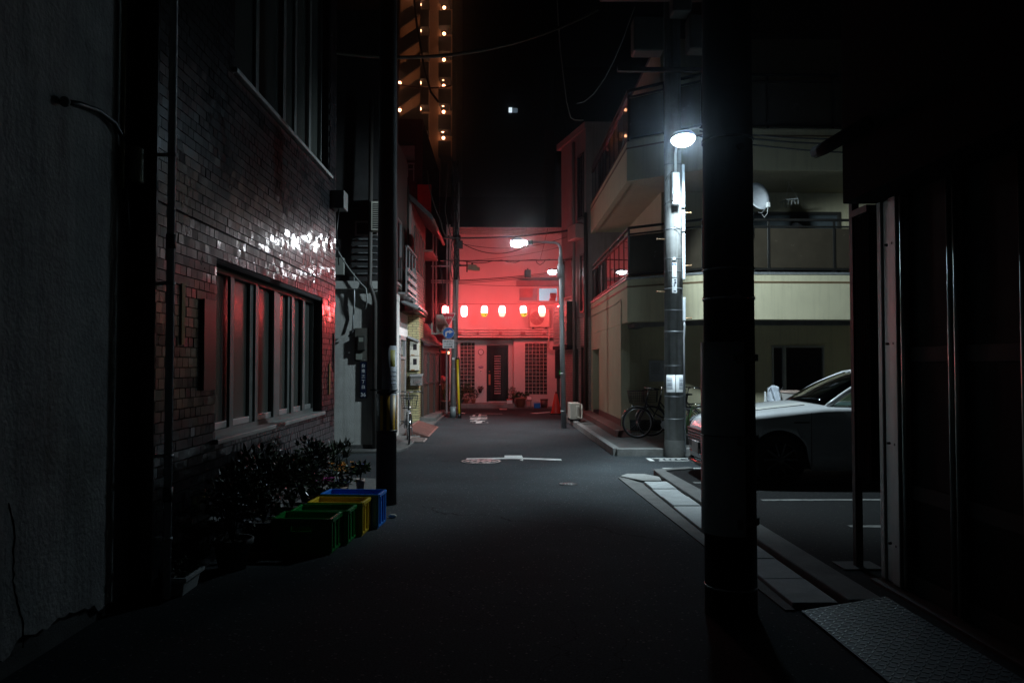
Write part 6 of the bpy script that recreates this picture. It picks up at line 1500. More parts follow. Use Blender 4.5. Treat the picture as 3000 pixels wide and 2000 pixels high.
# ================================================================== BICYCLES
m_bike = mat('bike_black', (.02, .02, .022), .3, .3, var=.1)
m_spoke = mat('spoke_steel', (.4, .4, .42), .3, .9)
m_basket = mat('basket_black', (.03, .03, .03), .4, .4)
m_reflex = mat('reflector_red', (.5, .02, .01), .2)
def bicycle(t, frame=m_bike):
    """front towards -x, origin on the ground under the bottom bracket"""
    RW = .325; fw = Vector((-.55, 0, RW)); rw = Vector((.5, 0, RW))
    MY = Matrix.Rotation(R(90), 3, 'X')
    for c in (fw, rw):
        b = LB(); prof = [(RW - .02 + .018 * math.cos(2 * PI * k / 8), .018 * math.sin(2 * PI * k / 8)) for k in range(9)]
        b.lathe(prof, c, 36, MY); wo = b.build('wheel', m_rubber, t)
        b = LB(); b.lathe([(RW - .05, -.012), (RW - .036, -.014), (RW - .036, .014), (RW - .05, .012), (RW - .05, -.012)], c, 36, MY); b.build('rim', m_spoke, wo)
        b = LB()
        for k in range(28):
            a = 2 * PI * k / 28; s_ = .025 if k % 2 else -.025; b.tube([c + Vector((.02 * math.cos(a + .5), s_, .02 * math.sin(a + .5))), c + Vector(((RW - .04) * math.cos(a), 0, (RW - .04) * math.sin(a)))], .0018, 4, False)
        b.cyl(c + Vector((0, -.05, 0)), c + Vector((0, .05, 0)), .022, n=10); b.build('spokes', m_spoke, wo)
        b = LB(); k0, k1 = (R(5), R(165)) if c is fw else (R(-20), R(170)); rr = RW + .022
        n = 20; vs = []
        for k in range(n + 1):
            a = k0 + (k1 - k0) * k / n
            for yy, dr_ in ((-.03, -.012), (-.018, 0), (.018, 0), (.03, -.012)): vs.append(c + Vector(((rr + dr_) * math.cos(a), yy, (rr + dr_) * math.sin(a))))
        b.add(vs, [(4 * k + j, 4 * k + 4 + j, 4 * k + 5 + j, 4 * k + 1 + j) for k in range(n) for j in range(3)], True); b.build('mudguard', m_chrome, t, solid=.002)
    b = LB(); bb = Vector((0, 0, .28)); hd0, hd1 = Vector((-.40, 0, .60)), Vector((-.345, 0, .86)); st0 = Vector((.14, 0, .72))
    b.tube([hd0, hd1], .022, 10); b.tube([hd0 + Vector((.01, 0, .06)), Vector((-.25, 0, .42)), Vector((-.1, 0, .31)), bb], .02, 10); b.tube([hd0 + Vector((.02, 0, .14)), Vector((-.2, 0, .52)), Vector((-.02, 0, .42)), Vector((.07, 0, .45))], .016, 8); b.tube([bb, st0], .018, 10)
    for s_ in (-1, 1):
        b.tube([bb, rw + Vector((0, .06 * s_, 0))], .011, 8); b.tube([st0 - Vector((.01, 0, .03)), rw + Vector((0, .06 * s_, 0))], .009, 8)
        b.tube([hd0, hd0 + Vector((-.02, .05 * s_, -.03)), fw + Vector((0, .055 * s_, 0))], .012, 8)
    b.build('frame', frame, t)
    b = LB(); b.tube([hd1, hd1 + Vector((.03, 0, .16))], .013, 8)
    for s_ in (-1, 1): b.tube([hd1 + Vector((.03, 0, .16)), hd1 + Vector((-.03, .12 * s_, .18)), hd1 + Vector((.04, .26 * s_, .17)), hd1 + Vector((.16, .28 * s_, .15))], .012, 8)
    ho = b.build('handlebar', m_chrome, t)
    b = LB()
    for s_ in (-1, 1): b.tube([hd1 + Vector((.06, .265 * s_, .168)), hd1 + Vector((.18, .285 * s_, .147))], .018, 8)
    b.build('grip', m_black, ho)
    b = LB(); b.add([(.04, -.03, .86), (.04, .03, .86), (.3, .1, .87), (.3, -.1, .87), (.22, -.11, .9), (.22, .11, .9), (.05, -.03, .885), (.05, .03, .885), (.3, .09, .9), (.3, -.09, .9)], [(0, 1, 2, 3), (6, 7, 5, 4), (4, 5, 8, 9), (0, 6, 7, 1), (1, 7, 5, 2), (2, 5, 8), (0, 3, 4, 6), (3, 9, 4), (3, 2, 8, 9)]); b.tube([st0, (.17, 0, .86)], .013, 8); b.build('saddle', m_black, t, bevel=.01)
    # wire basket
    b = LB(); x0, x1 = -.72, -.43; bot = .72; top_ = .97
    def ring(z, k):
        e = .04 * k; return [(x0 - e + .03, -.13 - e, z), (x1 + e * .3, -.13 - e, z), (x1 + e * .3, .13 + e, z), (x0 - e + .03, .13 + e, z)]
    for j in range(6):
        z = bot + (top_ - bot) * j / 5; q = ring(z, j / 5); b.tube(q + [q[0]], .006 if j == 5 else .003, 5)
    q0, q1 = ring(bot, 0), ring(top_, 1)
    for e in range(4):
        for k in range(7):
            t_ = k / 7; p0 = Vector(q0[e]).lerp(Vector(q0[(e + 1) % 4]), t_); p1 = Vector(q1[e]).lerp(Vector(q1[(e + 1) % 4]), t_); b.tube([p0, p1], .0025, 4)
    for k in range(7): b.tube([Vector(q0[0]).lerp(Vector(q0[1]), k / 6), Vector(q0[3]).lerp(Vector(q0[2]), k / 6)], .0025, 4)
    b.build('basket', m_basket, t)
    b = LB()
    for yy in (-.07, 0, .07): b.tube([(.18, yy, .69), (.62, yy, .69)], .006, 6)
    b.tube([(.62, -.07, .69), (.62, .07, .69)], .006, 6); b.tube([(.3, -.07, .69), (.3, .07, .69)], .006, 6)
    for s_ in (-1, 1): b.tube([(.56, .07 * s_, .69), (.5, .065 * s_, RW)], .006, 6)
    b.build('rear_rack', m_chrome, t)
    b = LB(); b.cyl((0, -.06, .28), (0, -.066, .28), .085, n=24); b.tube([(0, -.08, .28), (.06, -.08, .13)], .01, 6); b.box(.02, .11, -.16, -.085, .12, .14); b.tube([(0, .08, .28), (-.06, .08, .43)], .01, 6); b.box(-.11, -.02, .085, .16, .42, .44); b.build('crankset', m_spoke, t)
    b = LB(); b.box(.86, .875, -.025, .025, .5, .56); b.build('reflector', m_reflex, t)
    b = LB(); b.lathe([(1e-4, 0), (.035, .01), (.035, .05), (1e-4, .06)], (-.62, 0, .66), 14, Matrix.Rotation(R(-90), 3, 'Y')); b.build('headlamp', m_chrome, t)
    return t
G1 = 'bicycles parked under the cream house'
bk0 = thing('bicycle', 'black basket bicycle parked left of the grey lamp pole', 'bicycle', (3.38, 16.35, .1), R(4), G1)
bicycle(bk0)
dup(bk0, (3.75, 16.75, .1), R(-6), 'second bicycle, its rear showing behind the grey lamp pole', G1)
dup(bk0, (4.35, 17.0, .1), R(8), 'bicycle with glinting handlebar right of the grey lamp pole', G1)
bl_ = dup(bk0, (-1.86, 16.35, .03), R(90 + 8), 'black bicycle parked behind the striped pole on the left', None)
if 'group' in bl_: del bl_['group']

# ================================================================== WHITE CAR in the lot
def car():
    X0, Y0 = 2.76, 11.07
    t = thing('parked_car', 'white car parked nose to the lane under the lamp', 'car', (X0, Y0, .055))
    m_car = mat('car_white', (.62, .63, .64), .3, 0, var=.03, coat=.8)
    m_cblk = mat('car_black', (.015, .015, .016), .35)
    L_ = 4.6; AX1, AX2 = .84, 3.52; RA = .375; ZA = .335
    def lerp(tab, x):
        for (a, va), (b_, vb) in zip(tab, tab[1:]):
            if x <= b_: s_ = (x - a) / (b_ - a); s_ = max(0, min(1, s_)); return va + (vb - va) * s_
        return tab[-1][1]
    hwT = [(0, .52), (.05, .64), (.15, .74), (.3, .81), (.55, .862), (1, .885), (3.4, .885), (4.2, .85), (4.5, .76), (4.6, .6)]
    zsT = [(0, .66), (.06, .74), (.2, .82), (.5, .885), (.84, .925), (1.45, .985), (2.4, 1.0), (3.6, 1.01), (4.3, .99), (4.6, .9)]
    zcT = [(0, .68), (.06, .78), (.2, .875), (.5, .955), (.84, 1.0), (1.3, 1.05), (1.45, 1.06), (2.4, 1.0), (3.6, 1.03), (4.3, 1.02), (4.6, .92)]
    zbT = [(0, .26), (.1, .2), (.4, .19), (4.2, .2), (4.6, .3)]
    xs = sorted({0, .02, .05, .09, .14, .2, .28, .36, *[AX1 - RA + RA * 2 * k / 20 for k in range(21)], 1.25, 1.32, 1.4, 1.45, 1.6, 1.8, 2, 2.3, 2.6, 2.9, *[AX2 - RA + RA * 2 * k / 20 for k in range(21)], 4.0, 4.15, 4.3, 4.42, 4.5, 4.56, 4.6})
    sec = []
    for x in xs:
        hw, zs_, zc, zb = lerp(hwT, x), lerp(zsT, x), lerp(zcT, x), lerp(zbT, x)
        for A_ in (AX1, AX2):
            if abs(x - A_) < RA: zb = max(zb, ZA + math.sqrt(max(0, RA * RA - (x - A_) ** 2)))
        mid = .62
        pts = [(hw - .03 if zb < .4 else hw - .005, zb)]
        for k in (1, 2, 3):
            z_ = zb + (mid - zb) * k / 3 if zb < mid else zb + (.75 - zb) * k / 3
            bul = .012 * math.sin(PI * k / 3)
            pts.append((hw - (.03 if zb < .4 else .005) * (1 - k / 3) + bul, z_))
        z3 = pts[-1][1]
        pts += [(hw - .004, z3 + (zs_ - .07 - z3) * .5), (hw - .016, zs_ - .06), (hw - .045, zs_ - .018), (hw - .085, zs_ + .004), (hw - .17, zs_ + (zc - zs_) * .32), (hw * .62, zs_ + (zc - zs_) * .62), (hw * .57, zs_ + (zc - zs_) * .72), (hw * .3, zs_ + (zc - zs_) * .94), (0, zc)]
        sec.append([(x, y, z) for y, z in pts] + [(x, -y, z) for y, z in pts[-2::-1]])
    b = LB(); n = len(sec[0]); vs = [Vector(p) for s_ in sec for p in s_]
    fs = [(i * n + k, (i + 1) * n + k, (i + 1) * n + k + 1, i * n + k + 1) for i in range(len(sec) - 1) for k in range(n - 1)]
    b.add(vs, fs, True); b.add(sec[0], [list(range(n))]); b.add(sec[-1], [list(range(n))[::-1]])
    body = b.build('body', m_car, t)
    body.data.polygons.foreach_set('use_smooth', [True] * len(body.data.polygons))
    es = body.modifiers.new('split', 'EDGE_SPLIT'); es.split_angle = R(38)
    for s_ in (-1, 1):
        pts = []
        for x in (.22, .4, .6, .84, 1.0, 1.15, 1.28):
            hw, zs_, zc = lerp(hwT, x), lerp(zsT, x), lerp(zcT, x); pts.append((x, s_ * (hw * .6 + .03 * (x > .3)), zs_ + (zc - zs_) * .655))
        b = LB(); b.tube(pts, .004, 5); b.build('bonnet_seam', m_dark, t)
    # wheel wells and underside
    b = LB(); b.box(.1, 4.5, -.78, .78, .2, .62)
    b.build('underbody', m_cblk, t)
    for A_ in (AX1, AX2):
        for s_ in (-1, 1):
            c = Vector((A_, s_ * .80, .335)); MY = Matrix.Rotation(R(90), 3, 'X')
            b = LB(); b.lathe([(.22, -.1), (.30, -.105), (.33, -.08), (.335, 0), (.33, .08), (.30, .105), (.22, .1)], c, 40, MY); wo = b.build('wheel', m_rubber, t)
            b = LB(); b.lathe([(.215, -.09), (.23, -.1), (.225, -.02), (.2, .02)], c, 36, MY if s_ > 0 else MY); b.lathe([(.215, .09), (.23, .1), (.225, .02), (.2, -.02)], c, 36, MY)
            for k in range(10):
                a = 2 * PI * k / 10; d = Vector((math.cos(a), 0, math.sin(a))); b.bar(c + d * .04 + Vector((0, s_ * .07, 0)), c + d * .218 + Vector((0, s_ * .085, 0)), .022, .03, up=(0, 1, 0))
            b.cyl(c, c + Vector((0, s_ * .09, 0)), .045, n=16); b.build('rim', mat('alloy', (.12, .12, .125), .25, .9), wo)
            b = LB(); b.lathe([(.36, -.18), (.372, -.18), (.372, .05), (.36, .05)], (A_, s_ * .76, .335), 24, MY, arc=(0, PI)); b.cyl((A_, s_ * .55, .335), (A_, s_ * .62, .335), .37, n=28); b.build('wheel_well', m_dark, t)
    # greenhouse
    wsb = [(-.70, 1.5, 1.0), (-.5, 1.40, 1.035), (-.25, 1.33, 1.055), (0, 1.31, 1.062), (.25, 1.33, 1.055), (.5, 1.40, 1.035), (.70, 1.5, 1.0)]
    wst = [(-.565, 2.28, 1.425), (-.4, 2.22, 1.445), (-.2, 2.19, 1.457), (0, 2.18, 1.462), (.2, 2.19, 1.457), (.4, 2.22, 1.445), (.565, 2.28, 1.425)]
    m_ws = mat('windscreen', (.02, .024, .026), .03, spec=.9, trans=.0)
    mg, ng, og = _tree('car_glass'); g_ = _n(ng, 'ShaderNodeBsdfGlass'); g_.inputs['Roughness'].default_value = 0.0; g_.inputs['IOR'].default_value = 1.45; tr = _n(ng, 'ShaderNodeBsdfTransparent'); tr.inputs[0].default_value = (.7, .78, .76, 1); gl_ = _n(ng, 'ShaderNodeBsdfGlossy'); gl_.inputs['Roughness'].default_value = .02; fr_ = _n(ng, 'ShaderNodeFresnel'); fr_.inputs[0].default_value = 1.5; ms = _n(ng, 'ShaderNodeMixShader'); ng.links.new(fr_.outputs[0], ms.inputs[0]); ng.links.new(tr.outputs[0], ms.inputs[1]); ng.links.new(gl_.outputs[0], ms.inputs[2]); ng.links.new(ms.outputs[0], og.inputs[0]); ng.nodes.remove(g_)
    b = LB(); N = 8; vs = []
    for j in range(N + 1):
        s_ = j / N
        for (y0, x0, z0), (y1, x1, z1) in zip(wsb, wst): vs.append((x0 + (x1 - x0) * s_, y0 + (y1 - y0) * s_, z0 + (z1 - z0) * s_ + .035 * math.sin(PI * s_)))
    b.add(vs, [(j * 7 + k, j * 7 + k + 1, (j + 1) * 7 + k + 1, (j + 1) * 7 + k) for j in range(N) for k in range(6)], True); b.build('windscreen', mg, t, solid=.004)
    # pillars and roof
    b = LB()
    for s_ in (-1, 1):
        p = []
        for j in range(N + 1):
            q = j / N; p.append(Vector((1.5 + .78 * q + .015, s_ * (.715 - .135 * q), 1.0 + .425 * q + .035 * math.sin(PI * q))))
        p += [Vector((2.6, s_ * .565, 1.47)), Vector((3.2, s_ * .555, 1.465)), Vector((3.8, s_ * .56, 1.38)), Vector((4.15, s_ * .62, 1.2)), Vector((4.3, s_ * .68, 1.0))]
        b.tube(p, .036, 8)
        b.bar((2.75, s_ * .70, 1.0), (2.8, s_ * .575, 1.46), .08, .05); b.bar((3.6, s_ * .70, 1.0), (3.62, s_ * .57, 1.42), .09, .05)
    po = b.build('pillar', m_car, t)
    rx = [(2.18, 1.462, .575), (2.35, 1.492, .585), (2.7, 1.512, .585), (3.2, 1.5, .58), (3.7, 1.43, .575), (3.85, 1.39, .57)]
    vs = []
    for x, zc, hw in rx:
        for k in range(9): u = k / 4 - 1; vs.append((x + (.09 * u * u if x < 2.3 else 0), u * hw, zc - .035 * u * u))
    b = LB(); b.add(vs, [(j * 9 + k, j * 9 + k + 1, (j + 1) * 9 + k + 1, (j + 1) * 9 + k) for j in range(len(rx) - 1) for k in range(8)], True); b.build('roof', m_car, t, solid=.02)
    for s_ in (-1, 1):
        b = LB(); b.add([(1.62, s_ * .70, 1.02), (2.74, s_ * .70, 1.015), (2.79, s_ * .585, 1.44), (2.3, s_ * .59, 1.41)], [(0, 1, 2, 3)]); b.build('side_window', mg, t, solid=.004)
        b = LB(); b.add([(2.83, s_ * .70, 1.015), (3.57, s_ * .70, 1.015), (3.58, s_ * .585, 1.41), (2.86, s_ * .585, 1.44)], [(0, 1, 2, 3)]); b.build('side_window', mg, t, solid=.004)
        b = LB(); b.ball((1.93, s_ * .95, 1.045), .1, 10, sx=.75, sy=1.0, sz=.72); mo = b.build('mirror', m_car, t)
        b = LB(); b.bar((1.9, s_ * .78, 1.0), (1.92, s_ * .9, 1.02), .06, .04); b.build('mirror_stalk', m_cblk, mo)
        b = LB(); b.add([(1.24, s_ * .886, .25), (1.246, s_ * .889, .25), (1.246, s_ * .888, .93), (1.24, s_ * .888, .93)], [(0, 1, 2, 3)]); b.add([(2.33, s_ * .8905, .25), (2.336, s_ * .8905, .25), (2.336, s_ * .8885, .95), (2.33, s_ * .8885, .95)], [(0, 1, 2, 3)]); b.build('door_gap', m_dark, t, solid=.002)
        b = LB(); b.box(1.02, 1.22, s_ * .884, s_ * .894, .80, .815); b.build('side_marker', m_cblk, t)
        b = LB(); b.box(2.02, 2.22, s_ * .885, s_ * .91, .86, .885); b.build('door_handle', m_chrome, t, bevel=.006)
        hl = LB(); hl.add([(.075, s_ * .64, .68), (.16, s_ * .735, .70), (.36, s_ * .815, .78), (.3, s_ * .78, .83), (.13, s_ * .66, .785), (.06, s_ * .58, .74)], [(0, 1, 2, 3, 4, 5)])
        for v in hl.v: v.x -= .025; v.y += s_ * .012
        hl.build('headlight', mat('headlight_lens', (.12, .125, .13), .05, 0, spec=.7), t, solid=.02)
    b = LB(); b.add([(1.5, -.7, 1.0), (2.2, -.7, .99), (2.2, .7, .99), (1.5, .7, 1.0), (1.33, .25, 1.05), (1.33, -.25, 1.05)], [(0, 1, 2, 3, 4, 5)]); b.build('dashboard', m_cblk, t)
    b = LB()
    for s_ in (-1, 1): b.box(2.45, 2.6, s_ * .36 - .24, s_ * .36 + .24, .6, 1.12); b.box(2.5, 2.6, s_ * .36 - .13, s_ * .36 + .13, 1.14, 1.32)
    b.build('seat', m_cblk, t, bevel=.05)
    b = LB(); b.lathe([(.165 + .014 * math.cos(2 * PI * k / 8), .014 * math.sin(2 * PI * k / 8)) for k in range(9)], (2.0, .36, 1.02), 28, Matrix.Rotation(R(-65), 3, 'Y')); b.bar((2.0, .2, 1.02), (2.0, .52, 1.02), .04, .02); b.build('steering_wheel', mat('wheel_grey', (.35, .36, .37), .4), t)
    # nose: grille, plate, trim and lower lip
    b = LB(); b.prism([(-.44, .40), (.44, .40), (.54, .66), (-.54, .66)], -.022, .01, axis='x'); go = b.build('grille', m_cblk, t, bevel=.01)
    b = LB()
    for z_ in (.49, .53, .57, .61): b.box(-.03, -.02, -.46, .46, z_, z_ + .012)
    b.build('grille_bar', m_chrome, go)
    b = LB(); b.box(-.045, -.035, -.165, .165, .33, .495); b.box(-.034, -.02, -.1, .1, .38, .44); b.build('number_plate', mat('plate_white', (.6, .6, .58), .45), t, bevel=.003)
    b = LB(); b.tube([(.32, -.835, .36), (.1, -.7, .34), (.0, -.45, .33), (-.01, 0, .33), (.0, .45, .33), (.1, .7, .34), (.32, .835, .36)], .012, 6); b.build('trim', m_chrome, t)
    b = LB(); b.tube([(.4, -.84, .2), (.1, -.7, .2), (.0, -.45, .2), (-.02, 0, .2), (.0, .45, .2), (.1, .7, .2), (.4, .84, .2)], .035, 8); b.build('lower_lip', mat('lip_gloss', (.06, .06, .06), .12, spec=.8), t)
    b = LB(); b.box(4.58, 4.605, -.8, -.5, .8, .95); b.box(4.58, 4.605, .5, .8, .8, .95); b.build('tail_light', m_reflex, t)
    return t
car()

# ================================================================== behind the car: covered scooter, bin
q = at(2262, 1160, 14.6); t = thing('covered_scooter', 'scooter under a pale grey crumpled sheet behind the car bonnet', 'scooter', (q.x, 14.6, .1))
S = Vector((q.x, 14.6, .1))
b = MB(); MYx = Matrix.Rotation(R(90), 3, 'X')
for dx_ in (-.5, .55):
    b.lathe([(.2 + .05 * math.cos(2 * PI * k / 8), .05 * math.sin(2 * PI * k / 8)) for k in range(9)], S + Vector((dx_, 0, .25)), 28, MYx)
b.build('wheel', m_rubber, t)
b = MB(); b.prism([(-.45, .3), (-.3, .75), (-.22, .75), (-.2, .38), (.2, .36), (.25, .7), (.75, .78), (.8, .5), (.55, .35)], -.14, .14, axis='y')
for v in b.v: v += S
b.build('body', m_black, t, bevel=.04)
b = MB(); rg2 = random.Random(5); N = 14; vs = []
cl0 = at(2243, 1176, 14.4); cl1 = at(2283, 1128, 14.4)
for j in range(N + 1):
    for i in range(N + 1):
        u, v = i / N, j / N; vs.append((cl0.x + (cl1.x - cl0.x) * (u * (.55 + .35 * v) + .1 + .25 * (1 - v) * u), 14.4 + .12 * math.sin(u * 9 + v * 4) * .5 + rg2.uniform(-.015, .015) - .2 * (1 - v) * (1 - abs(u - .5)), .62 + (cl1.z - .62) * (v ** .8) - .09 * abs(u - .55) * v))
b.add(vs, [(j * (N + 1) + i, j * (N + 1) + i + 1, (j + 1) * (N + 1) + i + 1, (j + 1) * (N + 1) + i) for j in range(N) for i in range(N)], True); b.build('sheet', mat('sheet_pale', (.5, .53, .58), .6), t, solid=.006)
b = MB(); b.prism([(at(2237, 1180, 14.3).x, .55), (at(2249, 1180, 14.3).x, .55), (at(2242, 1150, 14.3).x, fz(1147, 14.3)), (at(2240, 1150, 14.3).x, fz(1147, 14.3))], 14.25, 14.32, axis='y'); b.build('leg_shield', m_white, t, bevel=.01)
b = MB(); b.tube([at(2275, 1150, 14.6), at(2290, 1140, 14.6), at(2297, 1131, 14.6)], .01, 6); b.build('mirror_stem', m_black, t)
q0, q1 = at(2291, 1182, 14.4), at(2358, 1149, 14.4); t = thing('canvas_bin', 'white open canvas bin behind the windscreen of the car', 'bin', ((q0.x + q1.x) / 2, 14.6, .1))
cx = (q0.x + q1.x) / 2; hw = (q1.x - q0.x) / 2
b = MB(); pr = []
def rr(z, k): return [(cx - hw * k, 14.4, z), (cx + hw * k, 14.4, z), (cx + hw * k, 14.85, z), (cx - hw * k, 14.85, z)]
lev = [(.1, .72), (.5, .84), (.8, .95), (q1.z, 1.0)]
vs = [p for z, k in lev for p in rr(z, k)]
b.add(vs, [(4 * j + k, 4 * j + (k + 1) % 4, 4 * j + 4 + (k + 1) % 4, 4 * j + 4 + k) for j in range(3) for k in range(4)] + [(3, 2, 1, 0)]); b.build('bag', mat('canvas_white', (.62, .58, .54), .8, var=.1, dirt=.3), t, solid=.01)
b = MB(); q = rr(q1.z + .01, 1.01); b.tube([q[0], (cx, 14.4, q1.z - .012), q[1], q[2], q[3], q[0]], .014, 8); b.build('rim', mat('rim_tan', (.5, .36, .3), .5), t)
b = MB(); a_ = at(2329, 1158, 14.38); b.lathe([(.018, 0), (.026, 0), (.026, .01), (.018, .01)], a_, 14, MYx); b.build('eyelet', m_galv, t)
def F7(t, c): blades(MB(), c, 26, .62, .022, random.Random(9), .45).build('foliage', m_leaf, t)
q = at(2014, 1290, 15.0); potted('potted_plant', 'broad bladed plant in a pot between lamp pole and car', (q.x, 15.1, .1), .11, .2, m_conc_d, F7)

# ================================================================== CRATES on the left
def crate(t, w, d, h, m_):
    """open plastic bottle crate, long side along x, origin base centre"""
    th_ = .016
    b = LB(); b.box(-w / 2, w / 2, -d / 2, d / 2, 0, .014); b.build('floor', m_, t)
    for s_ in (-1, 1):
        b = LB(); y0 = s_ * (d / 2 - .008)
        wall_y(b, y0 - .006, y0 + .006, -w / 2 + .006, w / 2 - .006, .014, h - .03, [(-.09, .09, h - .11, h - .07)])
        for k in range(5): x = -w / 2 + w * (k + .5) / 5; b.box(x - .006, x + .006, y0 + s_ * .006, y0 + s_ * .013, .03, h - .14)
        b.build('side', m_, t, bevel=.003)
        b = LB(); x0 = s_ * (w / 2 - .008)
        wall_x(b, x0 - .006, x0 + .006, -d / 2, d / 2, .014, h - .03, [(-.055, .055, h - .1, h - .065)])
        for yy in (-d / 2 + .016, -d * .18, d * .18, d / 2 - .016): b.box(x0 + s_ * .006, x0 + s_ * .02, yy - .012, yy + .012, .014, h - .03)
        b.box(x0 + s_ * .006, x0 + s_ * .018, -d / 2, d / 2, .014, .035)
        b.build('end', m_, t, bevel=.003)
    b = LB(); 
    for a in ((-w / 2 - .012, w / 2 + .012, -d / 2 - .008, -d / 2 + .012), (-w / 2 - .012, w / 2 + .012, d / 2 - .012, d / 2 + .008), (-w / 2 - .012, -w / 2 + .012, -d / 2 + .012, d / 2 - .012), (w / 2 - .012, w / 2 + .02, -d / 2 + .012, d / 2 - .012)): b.box(a[0], a[1], a[2], a[3], h - .032, h)
    b.build('rim', m_, t, bevel=.006)
    b = LB()
    for k in (1, 2, 3): b.box(-w / 2 + w * k / 4 - .003, -w / 2 + w * k / 4 + .003, -d / 2 + .015, d / 2 - .015, .014, h * .5)
    b.box(-w / 2 + .015, w / 2 - .015, -.003, .003, .014, h * .5); b.build('divider', m_, t)
for (m_, lab, xr, yc, w, h, rz) in ((m_green, 'dark green bottle crate nearest the camera, front of the crate row', -1.415, 6.98, .5, .3, -4), (m_green, 'second green bottle crate, between the front green one and the yellow', -1.345, 7.32, .5, .305, -3), (m_yellow, 'yellow bottle crate between the green and the blue ones', -1.275, 7.68, .5, .315, -4), (m_blue, 'blue bottle crate at the far end of the crate row', -1.175, 8.03, .56, .335, -5)):
    t = thing('bottle_crate', lab, 'crate', (xr - w / 2, yc, .002), R(rz)); crate(t, w, .325, h, m_)
st = tag(MB().ball((-1.12, 8.42, .02), .03, 7, sx=1.5, sy=.8, sz=.7).build('stone', mat('stone_pale', (.55, .52, .44), .9, bump=.4), None), 'small pale stone lying beside the blue crate', 'stone')

# ================================================================== PLANTS along the tiled house
rg = random.Random(77)
def Fdr(t, c):
    MB().tube([c - Vector((0, 0, .05)), c + Vector((.01, 0, .22))], .02, 8).build('stem', m_bark, t)
    mb = MB()
    for k in range(5): blades(mb, c + Vector((rg.uniform(-.1, .1), rg.uniform(-.1, .1), .08 + .06 * k)), 26, .22, .014, rg, 1.1, 4)
    for k in range(3): blades(mb, c + Vector((.07 * (k - 1), .03 * k, .36 + .02 * k)), 22, .14, .014, rg, .9, 4)
    mb.build('foliage', m_leaf_d, t)
potted('potted_plant', 'tall dark spiky leaved plant at the far corner of the tiled house', (-1.93, 9.75, .035), .12, .17, mat('pot_navy', (.03, .04, .08), .4), Fdr)
m_or = mat('petal_orange', (.75, .3, .02), .6, var=.3); m_mag = mat('petal_magenta', (.55, .03, .3), .6, var=.3); m_pk = mat('petal_rose', (.5, .2, .18), .6, var=.3)
def Ffl(m_, n, rad=(.17, .15, .13)):
    def f(t, c):
        stems(t, c, 4, .2, rg); leaves(MB(), c + Vector((0, 0, .12)), rad, 170, .06, .016, rg).build('foliage', m_leaf, t)
        mb = MB()
        for i in range(n):
            a = rg.uniform(0, 6.3); r_ = rg.uniform(.3, 1); p = c + Vector((rad[0] * r_ * math.cos(a), rad[1] * r_ * math.sin(a), .12 + rad[2] * rg.uniform(.3, 1.1)))
            for k in range(5):
                b_ = 2 * PI * k / 5; d = Vector((math.cos(b_), math.sin(b_), .5)).normalized(); e = Vector((-d.y, d.x, 0)).normalized(); mb.add([p, p + d * .018 + e * .012, p + d * .03, p + d * .018 - e * .012], [(0, 1, 2, 3)])
        mb.build('flowers', m_, t)
    return f
potted('flower_pot', 'pot of small orange flowers below the spiky plant', (-1.83, 9.15, .0), .1, .22, mat('pot_tan', (.4, .28, .2), .7), Ffl(m_or, 26))
potted('flower_pot', 'terracotta bowl with magenta flowers behind the blue crate', (-1.88, 8.55, .0), .15, .2, m_terra, Ffl(m_mag, 26, (.13, .12, .07)))
potted('flower_pot', 'small pinkish pot standing on the concrete corner pad', (-1.62, 9.35, .035), .05, .24, mat('pot_pink', (.5, .35, .3), .6), Ffl(mat('petal_indigo', (.06, .05, .25), .6), 14, (.09, .08, .05)))
def bush(h, rad, n, ls, m_, fl=None):
    def f(t, c):
        stems(t, c, 9, h, rg, .008); mb = MB()
        for k in range(7):
            v = Vector((rg.uniform(-1, 1) * rad[0] * .6, rg.uniform(-1, 1) * rad[1] * .6, h * rg.uniform(.45, 1.05))); leaves(mb, c + v, (rad[0] * .55, rad[1] * .55, rad[2] * .5), n // 7, ls, ls * .22, rg)
        mb.build('foliage', m_, t)
        if fl:
            for k in range(16): leaves(MB(), c + Vector((0, 0, h * .7)), rad, 1, .045, .022, rg).build('flower', fl, t)
    return f
potted('shrub', 'slim upright shrub against the tiles under the window end', (-2.08, 8.9, 0), .13, .22, m_conc_d, bush(.42, (.2, .24, .3), 520, .07, m_leaf_d))
potted('shrub', 'glossy leaved shrub behind the green crates', (-2.05, 7.95, 0), .15, .22, m_black, bush(.42, (.26, .3, .3), 800, .08, m_leaf_d))
potted('shrub', 'broad dark shrub left of the green crates', (-2.08, 7.1, 0), .16, .24, mat('pot_slate', (.12, .13, .15), .5), bush(.5, (.28, .36, .34), 900, .085, m_leaf_d))
potted('shrub', 'dark shrub with scattered rosy blooms below the near window end', (-2.1, 6.35, 0), .15, .24, m_conc_d, bush(.45, (.24, .32, .34), 700, .075, m_leaf_d, m_pk))
q = gp(735, 1612); potted('flower_pot', 'pale turquoise bowl with dark soil in front of the shrubs', (q.x, q.y + .1, 0), .12, .13, mat('pot_turquoise', (.3, .42, .4), .4), lambda t, c: leaves(MB(), c + Vector((0, 0, .02)), (.09, .09, .05), 30, .06, .015, rg).build('foliage', m_leaf_d, t))
q = gp(765, 1622); t = thing('wood_offcut', 'small tan wood offcut on the ground before the turquoise bowl', 'wood', (q.x - .05, q.y - .1, 0)); MB().obox((q.x - .05, q.y - .1, .02), (.2, .07, .035), Matrix.Rotation(R(12), 3, 'Z')).build('board', mat('board_tan', (.36, .26, .14), .8), t, bevel=.004)
t = thing('planter_box', 'long pale grey planter box beside the grey drainpipe', 'planter', (-2.07, 5.82, 0))
b = MB(); x0, x1, y0, y1, h = -2.31, -2.165, 5.57, 5.9, .135
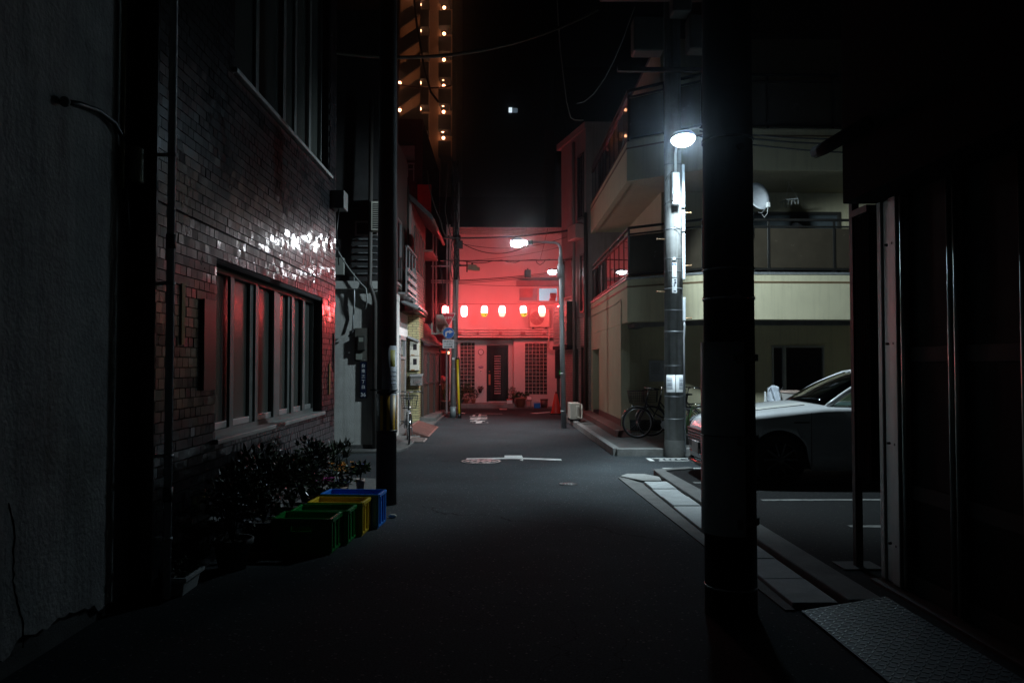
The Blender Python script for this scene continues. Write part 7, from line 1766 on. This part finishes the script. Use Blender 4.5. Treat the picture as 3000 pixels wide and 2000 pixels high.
outer = [(x0, y0), (x1, y0), (x1, y1), (x0, y1)]
def ins(d, z): return [(x0 + d, y0 + d, z), (x1 - d, y0 + d, z), (x1 - d, y1 - d, z), (x0 + d, y1 - d, z)]
rings = [ins(.03, 0), ins(.01, h - .03), ins(-.012, h - .03), ins(-.012, h), ins(.012, h), ins(.016, h - .04)]
vs = [p for r_ in rings for p in r_]; b.add(vs, [(4 * j + k, 4 * j + (k + 1) % 4, 4 * j + 4 + (k + 1) % 4, 4 * j + 4 + k) for j in range(5) for k in range(4)] + [(3, 2, 1, 0)])
b.build('trough', mat('planter_grey', (.46, .48, .48), .6, dirt=.3), t, bevel=.004); MB().box(x0 + .02, x1 - .02, y0 + .02, y1 - .02, h - .06, h - .045).build('soil', m_soil, t)
mb = MB()
for k in range(6): leaves(mb, (-2.237, 5.63 + .042 * k, h + .03), (.05, .05, .05), 26, .05, .014, rg)
mb.build('foliage', m_leaf_d, t)

# ================================================================== WORLD
wd = bpy.data.worlds.new('World'); sc.world = wd; wd.use_nodes = True
nt = wd.node_tree; nt.nodes.clear()
sky = nt.nodes.new('ShaderNodeTexSky'); sky.sky_type = 'NISHITA'; sky.sun_disc = False; sky.sun_elevation = R(-5); sky.sun_rotation = R(180)
bg = nt.nodes.new('ShaderNodeBackground'); bg.inputs[1].default_value = SKY
wo = nt.nodes.new('ShaderNodeOutputWorld'); nt.links.new(sky.outputs[0], bg.inputs[0]); nt.links.new(bg.outputs[0], wo.inputs[0])
sc.view_settings.view_transform = 'Standard'; sc.view_settings.look = 'None'; sc.view_settings.exposure = 0; sc.view_settings.gamma = 1; sc.view_settings.use_curve_mapping = False
sc.render.engine = 'CYCLES'
cy = sc.cycles
cy.use_denoising = True
try: cy.denoiser = 'OPENIMAGEDENOISE'; cy.denoising_input_passes = 'RGB_ALBEDO_NORMAL'
except Exception: pass
cy.use_light_tree = True; cy.max_bounces = 6; cy.diffuse_bounces = 3; cy.glossy_bounces = 4; cy.transmission_bounces = 4; cy.transparent_max_bounces = 8
cy.sample_clamp_indirect = 4.0; cy.sample_clamp_direct = 0; cy.caustics_reflective = False; cy.caustics_refractive = False; cy.blur_glossy = 0.5
# thin haze added to imitate lens bloom round the lamps
mz, nz_t, oz = _tree('glow_haze'); pv = _n(nz_t, 'ShaderNodeVolumePrincipled'); pv.inputs['Color'].default_value = (.85, .92, 1, 1); pv.inputs['Density'].default_value = HAZE; pv.inputs['Anisotropy'].default_value = .97
nz_t.links.new(pv.outputs[0], oz.inputs['Volume'])
if HAZE > 0:
    hz = MB().box(-230, 230, -70, 230, -1, 70).build('haze', mz); hz['kind'] = 'stuff'
    cy.volume_step_rate = 8; cy.volume_bounces = 0; cy.volume_max_steps = 64
